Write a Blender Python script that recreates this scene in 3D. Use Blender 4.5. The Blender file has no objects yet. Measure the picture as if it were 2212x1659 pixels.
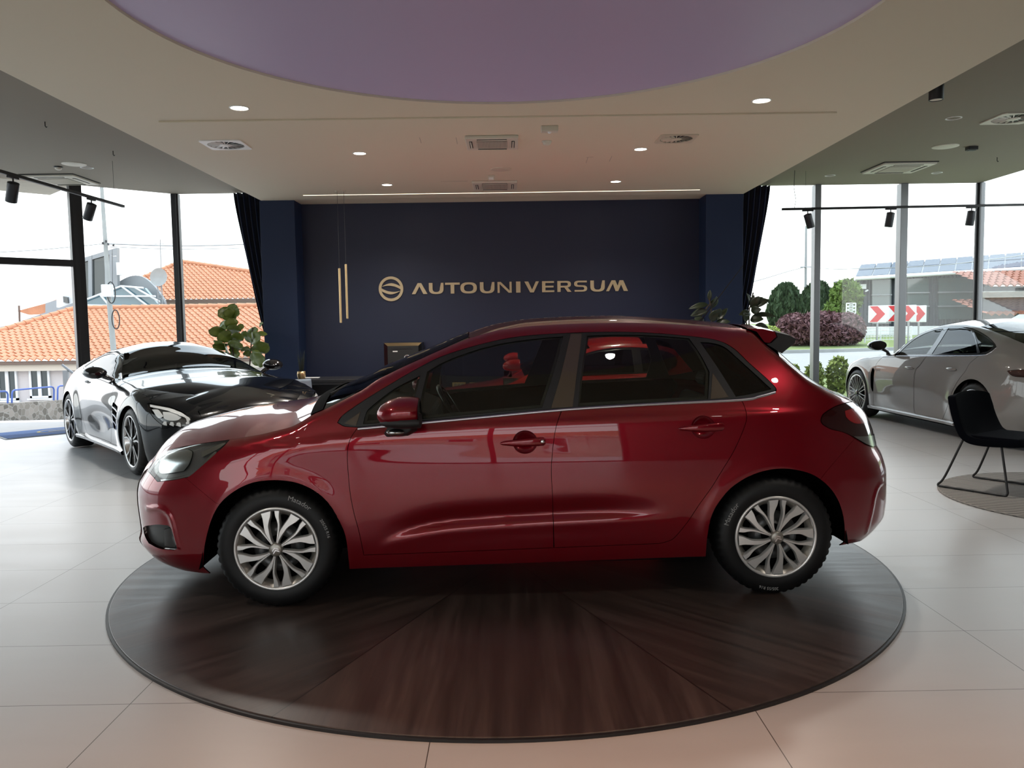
import bpy, bmesh, math, random
import numpy as np
from mathutils import Vector, Matrix
from mathutils.geometry import delaunay_2d_cdt
random.seed(7)
PI = math.pi
SC = bpy.context.scene
COL = SC.collection

# ------------------------------------------------------------------ camera
FPX, IMW, IMH, EYE = 1750.0, 2212.0, 1659.0, 1.463
_p, _yaw, _rho = math.atan(130 / 1750), .0046, .0148
CF = Vector((math.sin(_yaw) * math.cos(_p), math.cos(_yaw) * math.cos(_p), -math.sin(_p)))
_r0 = Vector((math.cos(_yaw), -math.sin(_yaw), 0))
_u0 = _r0.cross(CF)
CR = _r0 * math.cos(_rho) - _u0 * math.sin(_rho)
CU = _r0 * math.sin(_rho) + _u0 * math.cos(_rho)
cam_data = bpy.data.cameras.new('camera')
cam_data.sensor_width = 36.0
cam_data.sensor_fit = 'HORIZONTAL'
cam_data.lens = FPX / IMW * 36.0
cam_data.clip_end = 500
cam = bpy.data.objects.new('camera', cam_data)
COL.objects.link(cam)
cam.matrix_world = Matrix(((CR.x, CU.x, -CF.x, 0), (CR.y, CU.y, -CF.y, 0), (CR.z, CU.z, -CF.z, EYE), (0, 0, 0, 1)))
SC.camera = cam

def ray(px, py):
    return CF + CR * ((px - IMW / 2) / FPX) - CU * ((py - IMH / 2) / FPX)
def at_z(px, py, z):          # the point of the photograph at height z
    d = ray(px, py); return Vector((0, 0, EYE)) + d * ((z - EYE) / d.z)
def at_y(px, py, y):          # the point of the photograph at distance y
    d = ray(px, py); return Vector((0, 0, EYE)) + d * (y / d.y)

# ------------------------------------------------------------------ objects
def link(name, me, mats=None, parent=None):
    o = bpy.data.objects.new(name, me)
    COL.objects.link(o)
    if mats is not None and me is not None:
        for m in (mats if isinstance(mats, (list, tuple)) else [mats]):
            me.materials.append(m)
    if parent is not None:
        o.parent = parent
    return o
def tag(o, label=None, cat=None, group=None, kind=None):
    if label: o['label'] = label
    if cat: o['category'] = cat
    if group: o['group'] = group
    if kind: o['kind'] = kind
    return o
def empty(name, loc=(0, 0, 0), rz=0, label=None, cat=None, group=None):
    o = bpy.data.objects.new(name, None)
    o.empty_display_size = .1
    COL.objects.link(o)
    o.location = loc
    o.rotation_euler = (0, 0, rz)
    return tag(o, label, cat, group)
def copy_tree(o, parent=None):
    kids = [c for c in bpy.data.objects if c.parent == o]
    c = o.copy(); COL.objects.link(c)
    if parent is not None: c.parent = parent
    for k in kids: copy_tree(k, c)
    return c
def struct(o):
    o['kind'] = 'structure'; return o

class MB:
    """collects shapes into one mesh"""
    def __init__(s): s.v, s.f, s.m, s.sm = [], [], [], []
    def add(s, vs, fs, mi=0, smooth=False):
        b = len(s.v); s.v += [tuple(v) for v in vs]
        for f in fs:
            s.f.append([i + b for i in f]); s.m.append(mi); s.sm.append(smooth)
        return s
    def box(s, c, d, M=None, mi=0):
        hx, hy, hz = d[0] / 2, d[1] / 2, d[2] / 2
        vs = [Vector((x, y, z)) for x in (-hx, hx) for y in (-hy, hy) for z in (-hz, hz)]
        if M is not None: vs = [M @ v for v in vs]
        vs = [v + Vector(c) for v in vs]
        return s.add(vs, [(0, 1, 3, 2), (4, 6, 7, 5), (0, 4, 5, 1), (2, 3, 7, 6), (0, 2, 6, 4), (1, 5, 7, 3)], mi)
    def box2(s, a, b, mi=0):
        return s.box([(i + j) / 2 for i, j in zip(a, b)], [abs(j - i) for i, j in zip(a, b)], None, mi)
    def tube(s, pts, r, n=10, mi=0, cap=True, closed=False):
        pts = [Vector(p) for p in pts]; N = len(pts)
        rs = r if isinstance(r, (list, tuple)) else [r] * N
        rings = []; up = None
        for i, p in enumerate(pts):
            if closed: t = pts[(i + 1) % N] - pts[i - 1]
            else: t = pts[min(i + 1, N - 1)] - pts[max(i - 1, 0)]
            t.normalize()
            if up is None:
                up = Vector((0, 0, 1)) if abs(t.z) < .9 else Vector((1, 0, 0))
            a = t.cross(up)
            if a.length < 1e-5: a = t.orthogonal()
            a.normalize(); b = a.cross(t).normalized(); up = b
            rings.append([p + (a * math.cos(2 * PI * k / n) + b * math.sin(2 * PI * k / n)) * rs[i] for k in range(n)])
        vs = [v for rg in rings for v in rg]; fs = []
        for i in range(N if closed else N - 1):
            j = (i + 1) % N
            for k in range(n):
                fs.append((i * n + k, i * n + (k + 1) % n, j * n + (k + 1) % n, j * n + k))
        s.add(vs, fs, mi, True)
        if cap and not closed:
            s.add(rings[0], [tuple(range(n))], mi); s.add(rings[-1], [tuple(reversed(range(n)))], mi)
        return s
    def lathe(s, prof, n=32, M=None, mi=0, smooth=True, capa=False, capb=False):
        """prof: (radius, axial) about local z"""
        vs = []
        for r, z in prof:
            for k in range(n):
                v = Vector((r * math.cos(2 * PI * k / n), r * math.sin(2 * PI * k / n), z))
                vs.append(M @ v if M is not None else v)
        fs = []
        for i in range(len(prof) - 1):
            for k in range(n):
                fs.append((i * n + k, i * n + (k + 1) % n, (i + 1) * n + (k + 1) % n, (i + 1) * n + k))
        s.add(vs, fs, mi, smooth)
        L = len(prof) - 1
        if capa: s.add(vs[:n], [tuple(reversed(range(n)))], mi)
        if capb: s.add(vs[L * n:], [tuple(range(n))], mi)
        return s
    def prism(s, poly, a, b, M=None, mi=0):
        """poly (x,y) extruded from z=a to z=b then moved by M"""
        n = len(poly)
        vs = [Vector((x, y, a)) for x, y in poly] + [Vector((x, y, b)) for x, y in poly]
        if M is not None: vs = [M @ v for v in vs]
        fs = [(k, (k + 1) % n, n + (k + 1) % n, n + k) for k in range(n)]
        s.add(vs, fs, mi)
        s.add(vs[:n], [tuple(reversed(range(n)))], mi); s.add(vs[n:], [tuple(range(n))], mi)
        return s
    def grid(s, rows, mi=0, smooth=True, wrap=False):
        n = len(rows[0]); vs = [v for r in rows for v in r]; fs = []
        for i in range(len(rows) - 1):
            for k in range(n if wrap else n - 1):
                fs.append((i * n + k, i * n + (k + 1) % n, (i + 1) * n + (k + 1) % n, (i + 1) * n + k))
        return s.add(vs, fs, mi, smooth)
    def mesh(s, name, recalc=True):
        me = bpy.data.meshes.new(name)
        me.from_pydata(s.v, [], s.f)
        me.polygons.foreach_set('material_index', s.m)
        me.polygons.foreach_set('use_smooth', s.sm)
        if recalc:
            bm = bmesh.new(); bm.from_mesh(me)
            bmesh.ops.recalc_face_normals(bm, faces=bm.faces); bm.to_mesh(me); bm.free()
        me.update()
        return me
    def build(s, name, mats, parent=None, bevel=0, segs=2, recalc=True):
        o = link(name, s.mesh(name, recalc), mats, parent)
        if bevel:
            m = o.modifiers.new('bevel', 'BEVEL'); m.width = bevel; m.segments = segs; m.limit_method = 'ANGLE'
            m.angle_limit = math.radians(40)
        return o

def crs(pts, n=6, closed=False):
    """Catmull-Rom through the points"""
    P = [np.array(p, float) for p in pts]; N = len(P)
    if N < 3 and not closed: return [tuple(p) for p in P]
    out = []
    for i in range(N if closed else N - 1):
        p1, p2 = P[i], P[(i + 1) % N]
        p0 = P[i - 1] if (i > 0 or closed) else 2 * p1 - p2
        p3 = P[(i + 2) % N] if (i + 2 < N or closed) else 2 * p2 - p1
        for k in range(n):
            t = k / n
            out.append(tuple(.5 * ((2 * p1) + (-p0 + p2) * t + (2 * p0 - 5 * p1 + 4 * p2 - p3) * t * t + (-p0 + 3 * p1 - 3 * p2 + p3) * t ** 3)))
    if not closed: out.append(tuple(P[-1]))
    return out
def bend(poly, r=.02, n=4):
    """round the corners of a closed polygon"""
    out = []; N = len(poly)
    for i in range(N):
        p = Vector(poly[i]).to_2d(); a = Vector(poly[i - 1]).to_2d(); b = Vector(poly[(i + 1) % N]).to_2d()
        la, lb = (a - p).length, (b - p).length
        q = min(r, la * .45, lb * .45)
        s, e = p + (a - p) * (q / la), p + (b - p) * (q / lb)
        for k in range(n + 1):
            t = k / n
            out.append(tuple(s * (1 - t) ** 2 + p * 2 * t * (1 - t) + e * t * t))
    return out
def interp(x, tab):
    return float(np.interp(x, [t[0] for t in tab], [t[1] for t in tab]))
def text_mesh(body, size=1.0, extrude=0.0, bold=0.0):
    cu = bpy.data.curves.new('lettering', 'FONT'); cu.body = body; cu.size = size; cu.extrude = extrude; cu.offset = bold
    cu.align_x = 'CENTER'
    cu.resolution_u = 3
    ob = bpy.data.objects.new('lettering', cu); COL.objects.link(ob)
    bpy.context.view_layer.update()
    me = bpy.data.meshes.new_from_object(ob.evaluated_get(bpy.context.evaluated_depsgraph_get()))
    vs = [v.co.copy() for v in me.vertices]; fs = [tuple(p.vertices) for p in me.polygons]
    bpy.data.objects.remove(ob); bpy.data.curves.remove(cu); bpy.data.meshes.remove(me)
    return vs, fs

# ------------------------------------------------------------------ materials
def srgb(r, g, b):
    f = lambda c: (c / 255 / 12.92) if c / 255 <= .04045 else ((c / 255 + .055) / 1.055) ** 2.4
    return (f(r), f(g), f(b))
def newmat(name):
    m = bpy.data.materials.new(name); m.use_nodes = True
    nt = m.node_tree; b = nt.nodes['Principled BSDF']
    return m, nt, b
def mat(name, col, rough=.5, metal=0, spec=.5, coat=0, coat_r=.03, emis=None, es=0, noise=0, nscale=20, bump=0, sheen=0):
    m, nt, b = newmat(name)
    b.inputs['Base Color'].default_value = (*col, 1)
    b.inputs['Roughness'].default_value = rough
    b.inputs['Metallic'].default_value = metal
    b.inputs['Specular IOR Level'].default_value = spec
    b.inputs['Coat Weight'].default_value = coat
    b.inputs['Coat Roughness'].default_value = coat_r
    b.inputs['Sheen Weight'].default_value = sheen
    if emis:
        b.inputs['Emission Color'].default_value = (*emis, 1); b.inputs['Emission Strength'].default_value = es
    if noise or bump:
        tc = nt.nodes.new('ShaderNodeTexCoord'); nz = nt.nodes.new('ShaderNodeTexNoise')
        nz.inputs['Scale'].default_value = nscale; nz.inputs['Detail'].default_value = 5
        nt.links.new(tc.outputs['Object'], nz.inputs['Vector'])
        if noise:
            mx = nt.nodes.new('ShaderNodeMix'); mx.data_type = 'RGBA'
            mx.inputs[6].default_value = (*[c * (1 - noise) for c in col], 1)
            mx.inputs[7].default_value = (*[min(1, c * (1 + noise)) for c in col], 1)
            nt.links.new(nz.outputs['Fac'], mx.inputs[0]); nt.links.new(mx.outputs[2], b.inputs['Base Color'])
        if bump:
            bp = nt.nodes.new('ShaderNodeBump'); bp.inputs['Strength'].default_value = bump; bp.inputs['Distance'].default_value = .01
            nt.links.new(nz.outputs['Fac'], bp.inputs['Height']); nt.links.new(bp.outputs[0], b.inputs['Normal'])
    return m
def thin_glass(name, tint=(1, 1, 1), ior=1.5, rough=0.0):
    m = bpy.data.materials.new(name); m.use_nodes = True; nt = m.node_tree; nt.nodes.clear()
    out = nt.nodes.new('ShaderNodeOutputMaterial'); mix = nt.nodes.new('ShaderNodeMixShader')
    tr = nt.nodes.new('ShaderNodeBsdfTransparent'); tr.inputs[0].default_value = (*tint, 1)
    gl = nt.nodes.new('ShaderNodeBsdfGlossy'); gl.inputs['Roughness'].default_value = rough
    lw = nt.nodes.new('ShaderNodeLayerWeight'); lw.inputs[0].default_value = .5
    f0 = ((ior - 1) / (ior + 1)) ** 2
    fr = nt.nodes.new('ShaderNodeMath'); fr.operation = 'MULTIPLY_ADD'; fr.inputs[1].default_value = 1 - f0; fr.inputs[2].default_value = f0
    pw = nt.nodes.new('ShaderNodeMath'); pw.operation = 'POWER'; pw.inputs[1].default_value = 5
    nt.links.new(lw.outputs['Facing'], pw.inputs[0]); nt.links.new(pw.outputs[0], fr.inputs[0])
    nt.links.new(fr.outputs[0], mix.inputs[0]); nt.links.new(tr.outputs[0], mix.inputs[1]); nt.links.new(gl.outputs[0], mix.inputs[2])
    nt.links.new(mix.outputs[0], out.inputs[0])
    return m
def N(nt, t, **kw):
    n = nt.nodes.new(t)
    for k, v in kw.items():
        if k in n.inputs: n.inputs[k].default_value = v
        else: setattr(n, k, v)
    return n
def mathn(nt, op, a, b=None, c=None):
    n = nt.nodes.new('ShaderNodeMath'); n.operation = op
    for i, v in enumerate((a, b, c)):
        if v is None: continue
        if isinstance(v, (int, float)): n.inputs[i].default_value = v
        else: nt.links.new(v, n.inputs[i])
    return n.outputs[0]
def ramp(nt, fac, stops):
    r = nt.nodes.new('ShaderNodeValToRGB'); e = r.color_ramp.elements
    while len(e) < len(stops): e.new(.5)
    for i, (p, c) in enumerate(stops):
        e[i].position = p; e[i].color = (*c, 1)
    nt.links.new(fac, r.inputs[0])
    return r.outputs[0]
SKY, SUN, EXPO = 1.75, 1.6, 0.92
_W = (1, .93, .84)
LAMPS = []
for _x, _y in ((-2.55, 7.3), (2.5, 7.1), (-1.85, 9.4), (1.5, 9.1), (-1.9, 11.3), (1.6, 11.0)):
    LAMPS.append(('downlight_fill_beam', (_x, _y, 3.38), 125, 2.5, 1.0, _W, .07))
for _x, _y in ((-2.9, 2.6), (2.9, 2.6), (-2.9, -.5), (2.9, -.5), (0, -2.5), (-2.9, -3.5), (2.9, -3.5)):
    LAMPS.append(('downlight_fill_beam', (_x, _y, 3.38), 42, 2.5, 1.0, _W, .07))  # unseen spots without fittings, added near and behind the camera to brighten the hall
for _x in (-1.0, .3, 1.6):
    LAMPS.append(('warm_fill_beam', (_x, 1.5, 3.38), 62, 1.4, 1.0, (1, .38, .13), .07))  # unseen warm spots without fittings, added for the glow on the near floor
# ------------------------------------------------------------------ palette
M = {}
M['navy'] = mat('navy_paint', (.013, .024, .062), .5, spec=.3)
M['navy_wall'] = mat('dusky_blue_paint', (.019, .025, .055), .38, spec=.35)
M['cream'] = mat('cream_ceiling_paint', (.72, .645, .50), .7)
M['taupe'] = mat('taupe_ceiling_paint', (.25, .215, .165), .75)
M['lavender'] = mat('lavender_lit_stretch_ceiling', (.55, .46, .68), .45)  # lavender cast of the mixed daylight is put into the disc's colour
M['black'] = mat('black_powder_coat', (.008, .008, .009), .45)
M['dark'] = mat('dark_grey_metal', (.035, .036, .04), .4, .3)
M['alu'] = mat('brushed_aluminium', (.38, .38, .40), .35, .8)
M['white'] = mat('white_plastic', (.72, .68, .58), .5)
M['whiter'] = mat('white_enamel', (.85, .85, .83), .4)
M['gold'] = mat('brushed_gold', (.62, .45, .24), .32, .85)
M['glow'] = mat('lamp_glow', (1, .95, .85), .5, emis=(1, .93, .80), es=14)
M['led'] = mat('led_strip_glow', (1, .9, .7), .5, emis=(1, .86, .60), es=1.3)
M['glass'] = thin_glass('window_glass', (.97, .99, .985))
M['curtain'] = mat('navy_velvet', (.012, .017, .040), .9, spec=.1, sheen=.2)

def floor_mat():
    m, nt, b = newmat('porcelain_tile')
    tc = N(nt, 'ShaderNodeTexCoord'); sp = N(nt, 'ShaderNodeSeparateXYZ'); nt.links.new(tc.outputs['Object'], sp.inputs[0])
    def joint(c, off, step, w):
        a = mathn(nt, 'ADD', c, -off + 600 * step); a = mathn(nt, 'MODULO', a, step)
        a = mathn(nt, 'SUBTRACT', a, step / 2); a = mathn(nt, 'ABSOLUTE', a)
        return mathn(nt, 'GREATER_THAN', a, step / 2 - w)
    j = mathn(nt, 'MAXIMUM', joint(sp.outputs[0], -.295, 1.205, .0018), joint(sp.outputs[1], 3.08, .602, .0018))
    # each tile a slightly different grey
    tx = mathn(nt, 'FLOOR', mathn(nt, 'DIVIDE', mathn(nt, 'ADD', sp.outputs[0], .295), 1.205))
    ty = mathn(nt, 'FLOOR', mathn(nt, 'DIVIDE', mathn(nt, 'SUBTRACT', sp.outputs[1], 3.08), .602))
    cb = N(nt, 'ShaderNodeCombineXYZ'); nt.links.new(tx, cb.inputs[0]); nt.links.new(ty, cb.inputs[1])
    wn = N(nt, 'ShaderNodeTexWhiteNoise'); wn.noise_dimensions = '3D'; nt.links.new(cb.outputs[0], wn.inputs[0])
    mp = N(nt, 'ShaderNodeMapping'); mp.inputs['Scale'].default_value = (.8, 2.6, 1); nt.links.new(tc.outputs['Object'], mp.inputs[0])
    nz = N(nt, 'ShaderNodeTexNoise', Scale=1.6, Detail=6, Roughness=.6); nt.links.new(mp.outputs[0], nz.inputs[0])
    v = mathn(nt, 'ADD', mathn(nt, 'MULTIPLY', wn.outputs[0], .12), mathn(nt, 'MULTIPLY', nz.outputs[0], .55))
    c = ramp(nt, v, [(.1, (.43, .435, .44)), (.6, (.50, .505, .51))])
    mx = N(nt, 'ShaderNodeMix'); mx.data_type = 'RGBA'; nt.links.new(j, mx.inputs[0]); nt.links.new(c, mx.inputs[6])
    mx.inputs[7].default_value = (.07, .065, .06, 1)
    nt.links.new(mx.outputs[2], b.inputs['Base Color'])
    rr = mathn(nt, 'MULTIPLY_ADD', nz.outputs[0], .12, .27); nt.links.new(rr, b.inputs['Roughness'])
    b.inputs['Specular IOR Level'].default_value = .5
    return m
M['tile'] = floor_mat()

def deck_mat():
    m, nt, b = newmat('dark_wood_deck')
    tc = N(nt, 'ShaderNodeTexCoord'); sp = N(nt, 'ShaderNodeSeparateXYZ'); nt.links.new(tc.outputs['Object'], sp.inputs[0])
    ang = mathn(nt, 'ARCTAN2', sp.outputs[1], sp.outputs[0])
    st = PI / 4; off = math.radians(-113) + 4 * PI
    a0 = mathn(nt, 'ADD', ang, -math.radians(-113) + 4 * PI)
    sec = mathn(nt, 'FLOOR', mathn(nt, 'DIVIDE', a0, st))
    mid = mathn(nt, 'ADD', mathn(nt, 'MULTIPLY', mathn(nt, 'ADD', sec, .5), st), math.radians(-113))
    loc = mathn(nt, 'SUBTRACT', ang, mid)
    r = mathn(nt, 'SQRT', mathn(nt, 'ADD', mathn(nt, 'POWER', sp.outputs[0], 2), mathn(nt, 'POWER', sp.outputs[1], 2)))
    # the angle from the sector's middle, wrapped
    cs, sn = mathn(nt, 'COSINE', loc), mathn(nt, 'SINE', loc)
    u, v = mathn(nt, 'MULTIPLY', r, cs), mathn(nt, 'MULTIPLY', r, sn)
    cb = N(nt, 'ShaderNodeCombineXYZ'); nt.links.new(mathn(nt, 'MULTIPLY', u, .55), cb.inputs[0]); nt.links.new(mathn(nt, 'MULTIPLY', v, 9), cb.inputs[1]); nt.links.new(sec, cb.inputs[2])
    nz = N(nt, 'ShaderNodeTexNoise', Scale=1.3, Detail=9, Roughness=.68); nt.links.new(cb.outputs[0], nz.inputs[0])
    # planks
    pk = mathn(nt, 'FLOOR', mathn(nt, 'DIVIDE', v, .19))
    cb2 = N(nt, 'ShaderNodeCombineXYZ'); nt.links.new(pk, cb2.inputs[0]); nt.links.new(sec, cb2.inputs[1])
    wn = N(nt, 'ShaderNodeTexWhiteNoise'); nt.links.new(cb2.outputs[0], wn.inputs[0])
    f = mathn(nt, 'ADD', mathn(nt, 'MULTIPLY', nz.outputs[0], .85), mathn(nt, 'MULTIPLY', wn.outputs[0], .10))
    c = ramp(nt, f, [(.25, (.015, .011, .010)), (.45, (.040, .028, .024)), (.60, (.068, .048, .041)), (.78, (.13, .092, .076))])
    # seams between the sectors
    s1 = mathn(nt, 'ABSOLUTE', mathn(nt, 'SUBTRACT', mathn(nt, 'ABSOLUTE', v), mathn(nt, 'MULTIPLY', u, math.tan(PI / 8))))
    seam = mathn(nt, 'LESS_THAN', s1, .0028)
    mx = N(nt, 'ShaderNodeMix'); mx.data_type = 'RGBA'; nt.links.new(seam, mx.inputs[0]); nt.links.new(c, mx.inputs[6])
    mx.inputs[7].default_value = (.004, .003, .003, 1)
    nt.links.new(mx.outputs[2], b.inputs['Base Color'])
    nt.links.new(mathn(nt, 'MULTIPLY_ADD', nz.outputs[0], .25, .24), b.inputs['Roughness'])
    bp = N(nt, 'ShaderNodeBump', Strength=.25, Distance=.004); nt.links.new(nz.outputs[0], bp.inputs['Height']); nt.links.new(bp.outputs[0], b.inputs['Normal'])
    return m
M['deck'] = deck_mat()

# ------------------------------------------------------------------ shell
HC, HD = 3.42, 3.65            # dropped panel, dark ceiling
YB, YW = 13.42, 13.17          # glass line at the back, blue wall
XR = 7.78                      # glass on the right-hand side
FP = [(-5.38, YB), (-6.48, 12.45), (-9.2, 9.75), (-9.2, -5.0), (XR, -5.0), (XR, YB)]   # plan of the room
struct(MB().prism(FP, -.12, 0).build('floor', M['tile']))
struct(MB().prism(FP, HD, HD + .25).build('ceiling', M['taupe']))
# dropped cream panel with the round opening, built as a ring so the lavender disc sits in it
PX0, PX1, PY0, PY1 = -3.78, 3.69, -5.0, 12.76
cx, cy, cr = 0.0, 5.03, 2.37
mb = MB(); NS = 96
def edge_pt(a):
    dx, dy = math.cos(a), math.sin(a); t = 1e9
    for lim, d, c in ((PX0, dx, cx), (PX1, dx, cx), (PY0, dy, cy), (PY1, dy, cy)):
        if abs(d) > 1e-9 and (lim - c) / d > 0: t = min(t, (lim - c) / d)
    return (cx + dx * t, cy + dy * t)
angs = sorted([2 * PI * k / NS for k in range(NS)] + [math.atan2(y - cy, x - cx) % (2 * PI) for x in (PX0, PX1) for y in (PY0, PY1)])
inn = [(cx + cr * math.cos(a), cy + cr * math.sin(a)) for a in angs]; ou = [edge_pt(a) for a in angs]
n = len(angs)
for z0 in (HC, HD + .02):
    mb.add([(x, y, z0) for x, y in inn] + [(x, y, z0) for x, y in ou], [(k, (k + 1) % n, n + (k + 1) % n, n + k) for k in range(n)])
for lp in (inn, ou):
    mb.add([(x, y, HC) for x, y in lp] + [(x, y, HD + .02) for x, y in lp], [(k, (k + 1) % n, n + (k + 1) % n, n + k) for k in range(n)])
pan = struct(mb.build('ceiling_panel', M['cream']))
# the part of the dropped ceiling over the desk recess
struct(MB().box2((-3.32, 12.74, HC), (3.16, YW + .1, HD)).build('ceiling_recess', M['cream']))
struct(MB().lathe([(cr + .03, HC + .02), (cr + .03, HC + .06)], 96, Matrix.Translation((cx, cy, 0)), capa=True, capb=True, smooth=False).build('ceiling_disc', M['lavender']))
# shallow slot across the panel: a raised lighter strip with shaded lip
a, b_ = at_z(347, 262, HC), at_z(1806, 241, HC)

# blue wall and pillars
struct(MB().box2((-3.27, YW, 0), (3.11, YW + .25, HC)).build('wall_back', M['navy_wall']))
struct(MB().box2((-3.81, 12.73, 0), (-3.27, YW + .25, HC)).build('wall_pillar_left', M['navy'], bevel=.004))
struct(MB().box2((3.11, 12.73, 0), (3.69, YW + .25, HC)).build('wall_pillar_right', M['navy'], bevel=.004))
struct(MB().box2((-3.27, YW - .012, 0), (3.11, YW, .08)).build('baseboard_back', M['navy']))

# slot in the panel: a thin dropped batten casting its own shade
sl = MB()
y0 = 7.82
sl.box2((-3.26, y0, HC - .016), (3.15, y0 + .31, HC))
struct(sl.build('trim_1', M['cream'], bevel=.003))
# led line
l0, l1 = at_z(655, 422, HC), at_z(1511, 410.5, HC)
struct(MB().box2((l0.x, l0.y - .008, HC - .004), (l1.x, l0.y + .008, HC)).build('ceiling_light_line', M['led']))
# fine access-panel outlines in the cream ceiling
# ------------------------------------------------------------------ glazing
def mullion_window(name, p, q, z0, z1, posts, rails=(), w=.06, d=.10, m=None, glass=True, lip=None):
    """window along p->q (plan points): posts at fractions, rails at heights"""
    p, q = Vector((*p, 0)), Vector((*q, 0)); t = (q - p); L = t.length; t.normalize()
    R = Matrix.Rotation(math.atan2(t.y, t.x), 4, 'Z')
    root = empty(name, p); struct(root)
    fr = MB()
    for f, ww in posts:
        fr.box(t * (f * L) + Vector((0, 0, (z0 + z1) / 2)), (ww, d, z1 - z0), R)
    for z, hh, f0, f1 in rails:
        fr.box(t * (L * (f0 + f1) / 2) + Vector((0, 0, z)), (L * (f1 - f0), d * .9, hh), R)
    fr.build('window_frame', m or M['dark'], root, bevel=.006)
    if glass:
        for i in range(len(posts) - 1):
            f0, f1 = posts[i][0], posts[i + 1][0]
            g = MB(); g.box(t * (L * (f0 + f1) / 2) + Vector((0, 0, (z0 + z1) / 2)), (L * (f1 - f0), .012, z1 - z0), R)
            g.build('pane', M['glass'], root)
    return root
M['mull'] = mat('anodised_mullion', (.20, .205, .21), .38, .6)
M['mulld'] = mat('black_mullion', (.02, .02, .022), .4, .2)
# back, left of the pillar: a mullion at the corner where the glass turns
mullion_window('window_1', (-5.38, YB), (-3.6, YB), 0, HD, [(0.0, .12), (1.0, .06)], [(.04, .08, 0, 1)], m=M['mulld'])
# turned corner: fixed light between the corner and the door
mullion_window('window_2', (-6.50, 12.43), (-5.38, YB), 0, HD, [(0.0, .17), (1.0, .04)], [(.04, .08, 0, 1)], d=.14, m=M['mulld'])
# doorway with transom
dw = mullion_window('door_1', (-7.75, 11.19), (-6.50, 12.43), 0, HD, [(0.0, .10), (1.0, .10)], [(2.47, .10, 0, 1)], d=.14, m=M['mulld'], glass=False)
p, q = Vector((-7.75, 11.19, 0)), Vector((-6.50, 12.43, 0)); t = (q - p).normalized()
R = Matrix.Rotation(math.atan2(t.y, t.x), 4, 'Z')
MB().box((q - p) * .5 + Vector((0, 0, 3.08)), ((q - p).length, .012, 1.12), R).build('pane', M['glass'], dw)
mullion_window('window_3', (-9.2, 9.75), (-7.75, 11.19), 0, HD, [(0.0, .10), (1.0, .10)], [(2.47, .06, 0, 1), (.04, .08, 0, 1)], d=.14, m=M['mulld'])
# right of the pillar
def fx(px): return at_y(px, 500, YB).x
x0 = 3.4; x1 = XR; L = x1 - x0
mullion_window('window_4', (x0, YB), (x1, YB), 0, HD, [(0, .06), ((fx(1763) - x0) / L, .10), ((fx(1948) - x0) / L, .12), (1.0, .07)], [(.04, .08, 0, 1)], d=.16, m=M['mull'])
mullion_window('window_5', (XR, YB), (XR, 7.6), 0, HD, [(0, .05), (.5, .08), (1, .08)], [(.04, .08, 0, 1)], d=.14, m=M['mulld'])
mullion_window('window_6', (-9.2, 9.75), (-9.2, 4.0), 0, HD, [(0, .08), (.5, .08), (1, .08)], [(.04, .08, 0, 1)], d=.14, m=M['mulld'])
mullion_window('window_7', (-9.2, -5), (2.6, -5), 0, HD, [(0, .08), (.2, .1), (.4, .1), (.6, .1), (.8, .1), (1, .1)], [(.04, .08, 0, 1), (2.75, .06, 0, 1)], d=.14, m=M['mulld'])
M['wall_grey'] = mat('warm_grey_wall_paint', (.22, .205, .185), .7)
struct(MB().box2((XR - .05, -5, 0), (XR + .15, 7.6, HD)).build('wall_right', M['wall_grey']))
struct(MB().box2((-9.35, -5, 0), (-9.15, 4.0, HD)).build('wall_left', M['wall_grey']))
struct(MB().box2((2.6, -5.15, 0), (XR + .15, -4.95, HD)).build('wall_front', M['wall_grey']))

# turntable
tt = MB().lathe([(2.238, .0), (2.238, .0158), (2.236, .016), (0.001, .016)], 160, capa=False).build('turntable', M['deck'])
tt.location = (-.025, 4.985, 0)
tag(tt, 'round dark wood turntable set in the tiled floor under the red car', 'turntable')
rim = MB().lathe([(2.239, .0), (2.239, .012), (2.252, .012), (2.252, .0)], 160, smooth=False).build('rim', M['black'], tt)

# curtains
def curtain(name, xa, xb, y, z0, z1, tie_z, outer, label):
    """hangs from xa..xb at the top and is gathered towards xb-side at tie_z; outer = sign of the free edge"""
    rows = []; nz, nx = 40, 120
    for i in range(nz + 1):
        z = z1 + (z0 - z1) * i / nz
        if z > tie_z: f = ((z1 - z) / (z1 - tie_z)) ** 1.25
        else: f = 1 - .25 * ((tie_z - z) / (tie_z - z0))
        fre = xa + (xb - xa) * .51 * f
        row = []
        for k in range(nx + 1):
            u = k / nx
            x = fre + (xb - fre) * u
            row.append((x, y + .055 * math.sin(u * 2 * PI * 9 + .6 * math.sin(3 * z)) + .012 * math.sin(u * 57), z))
        rows.append(row)
    mb = MB(); mb.grid(rows)
    o = mb.build(name, M['curtain']); s = o.modifiers.new('thick', 'SOLIDIFY'); s.thickness = .006
    return tag(o, label, 'curtain')
curtain('curtain', -4.38, -3.55, 13.29, .03, HD - .02, 1.30, -1, 'dark navy curtain gathered beside the blue pillar near the fiddle-leaf plant')
curtain('curtain', 4.28, 3.45, 13.29, .03, HD - .02, 1.25, 1, 'dark navy curtain gathered beside the blue pillar near the grey car')
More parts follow.
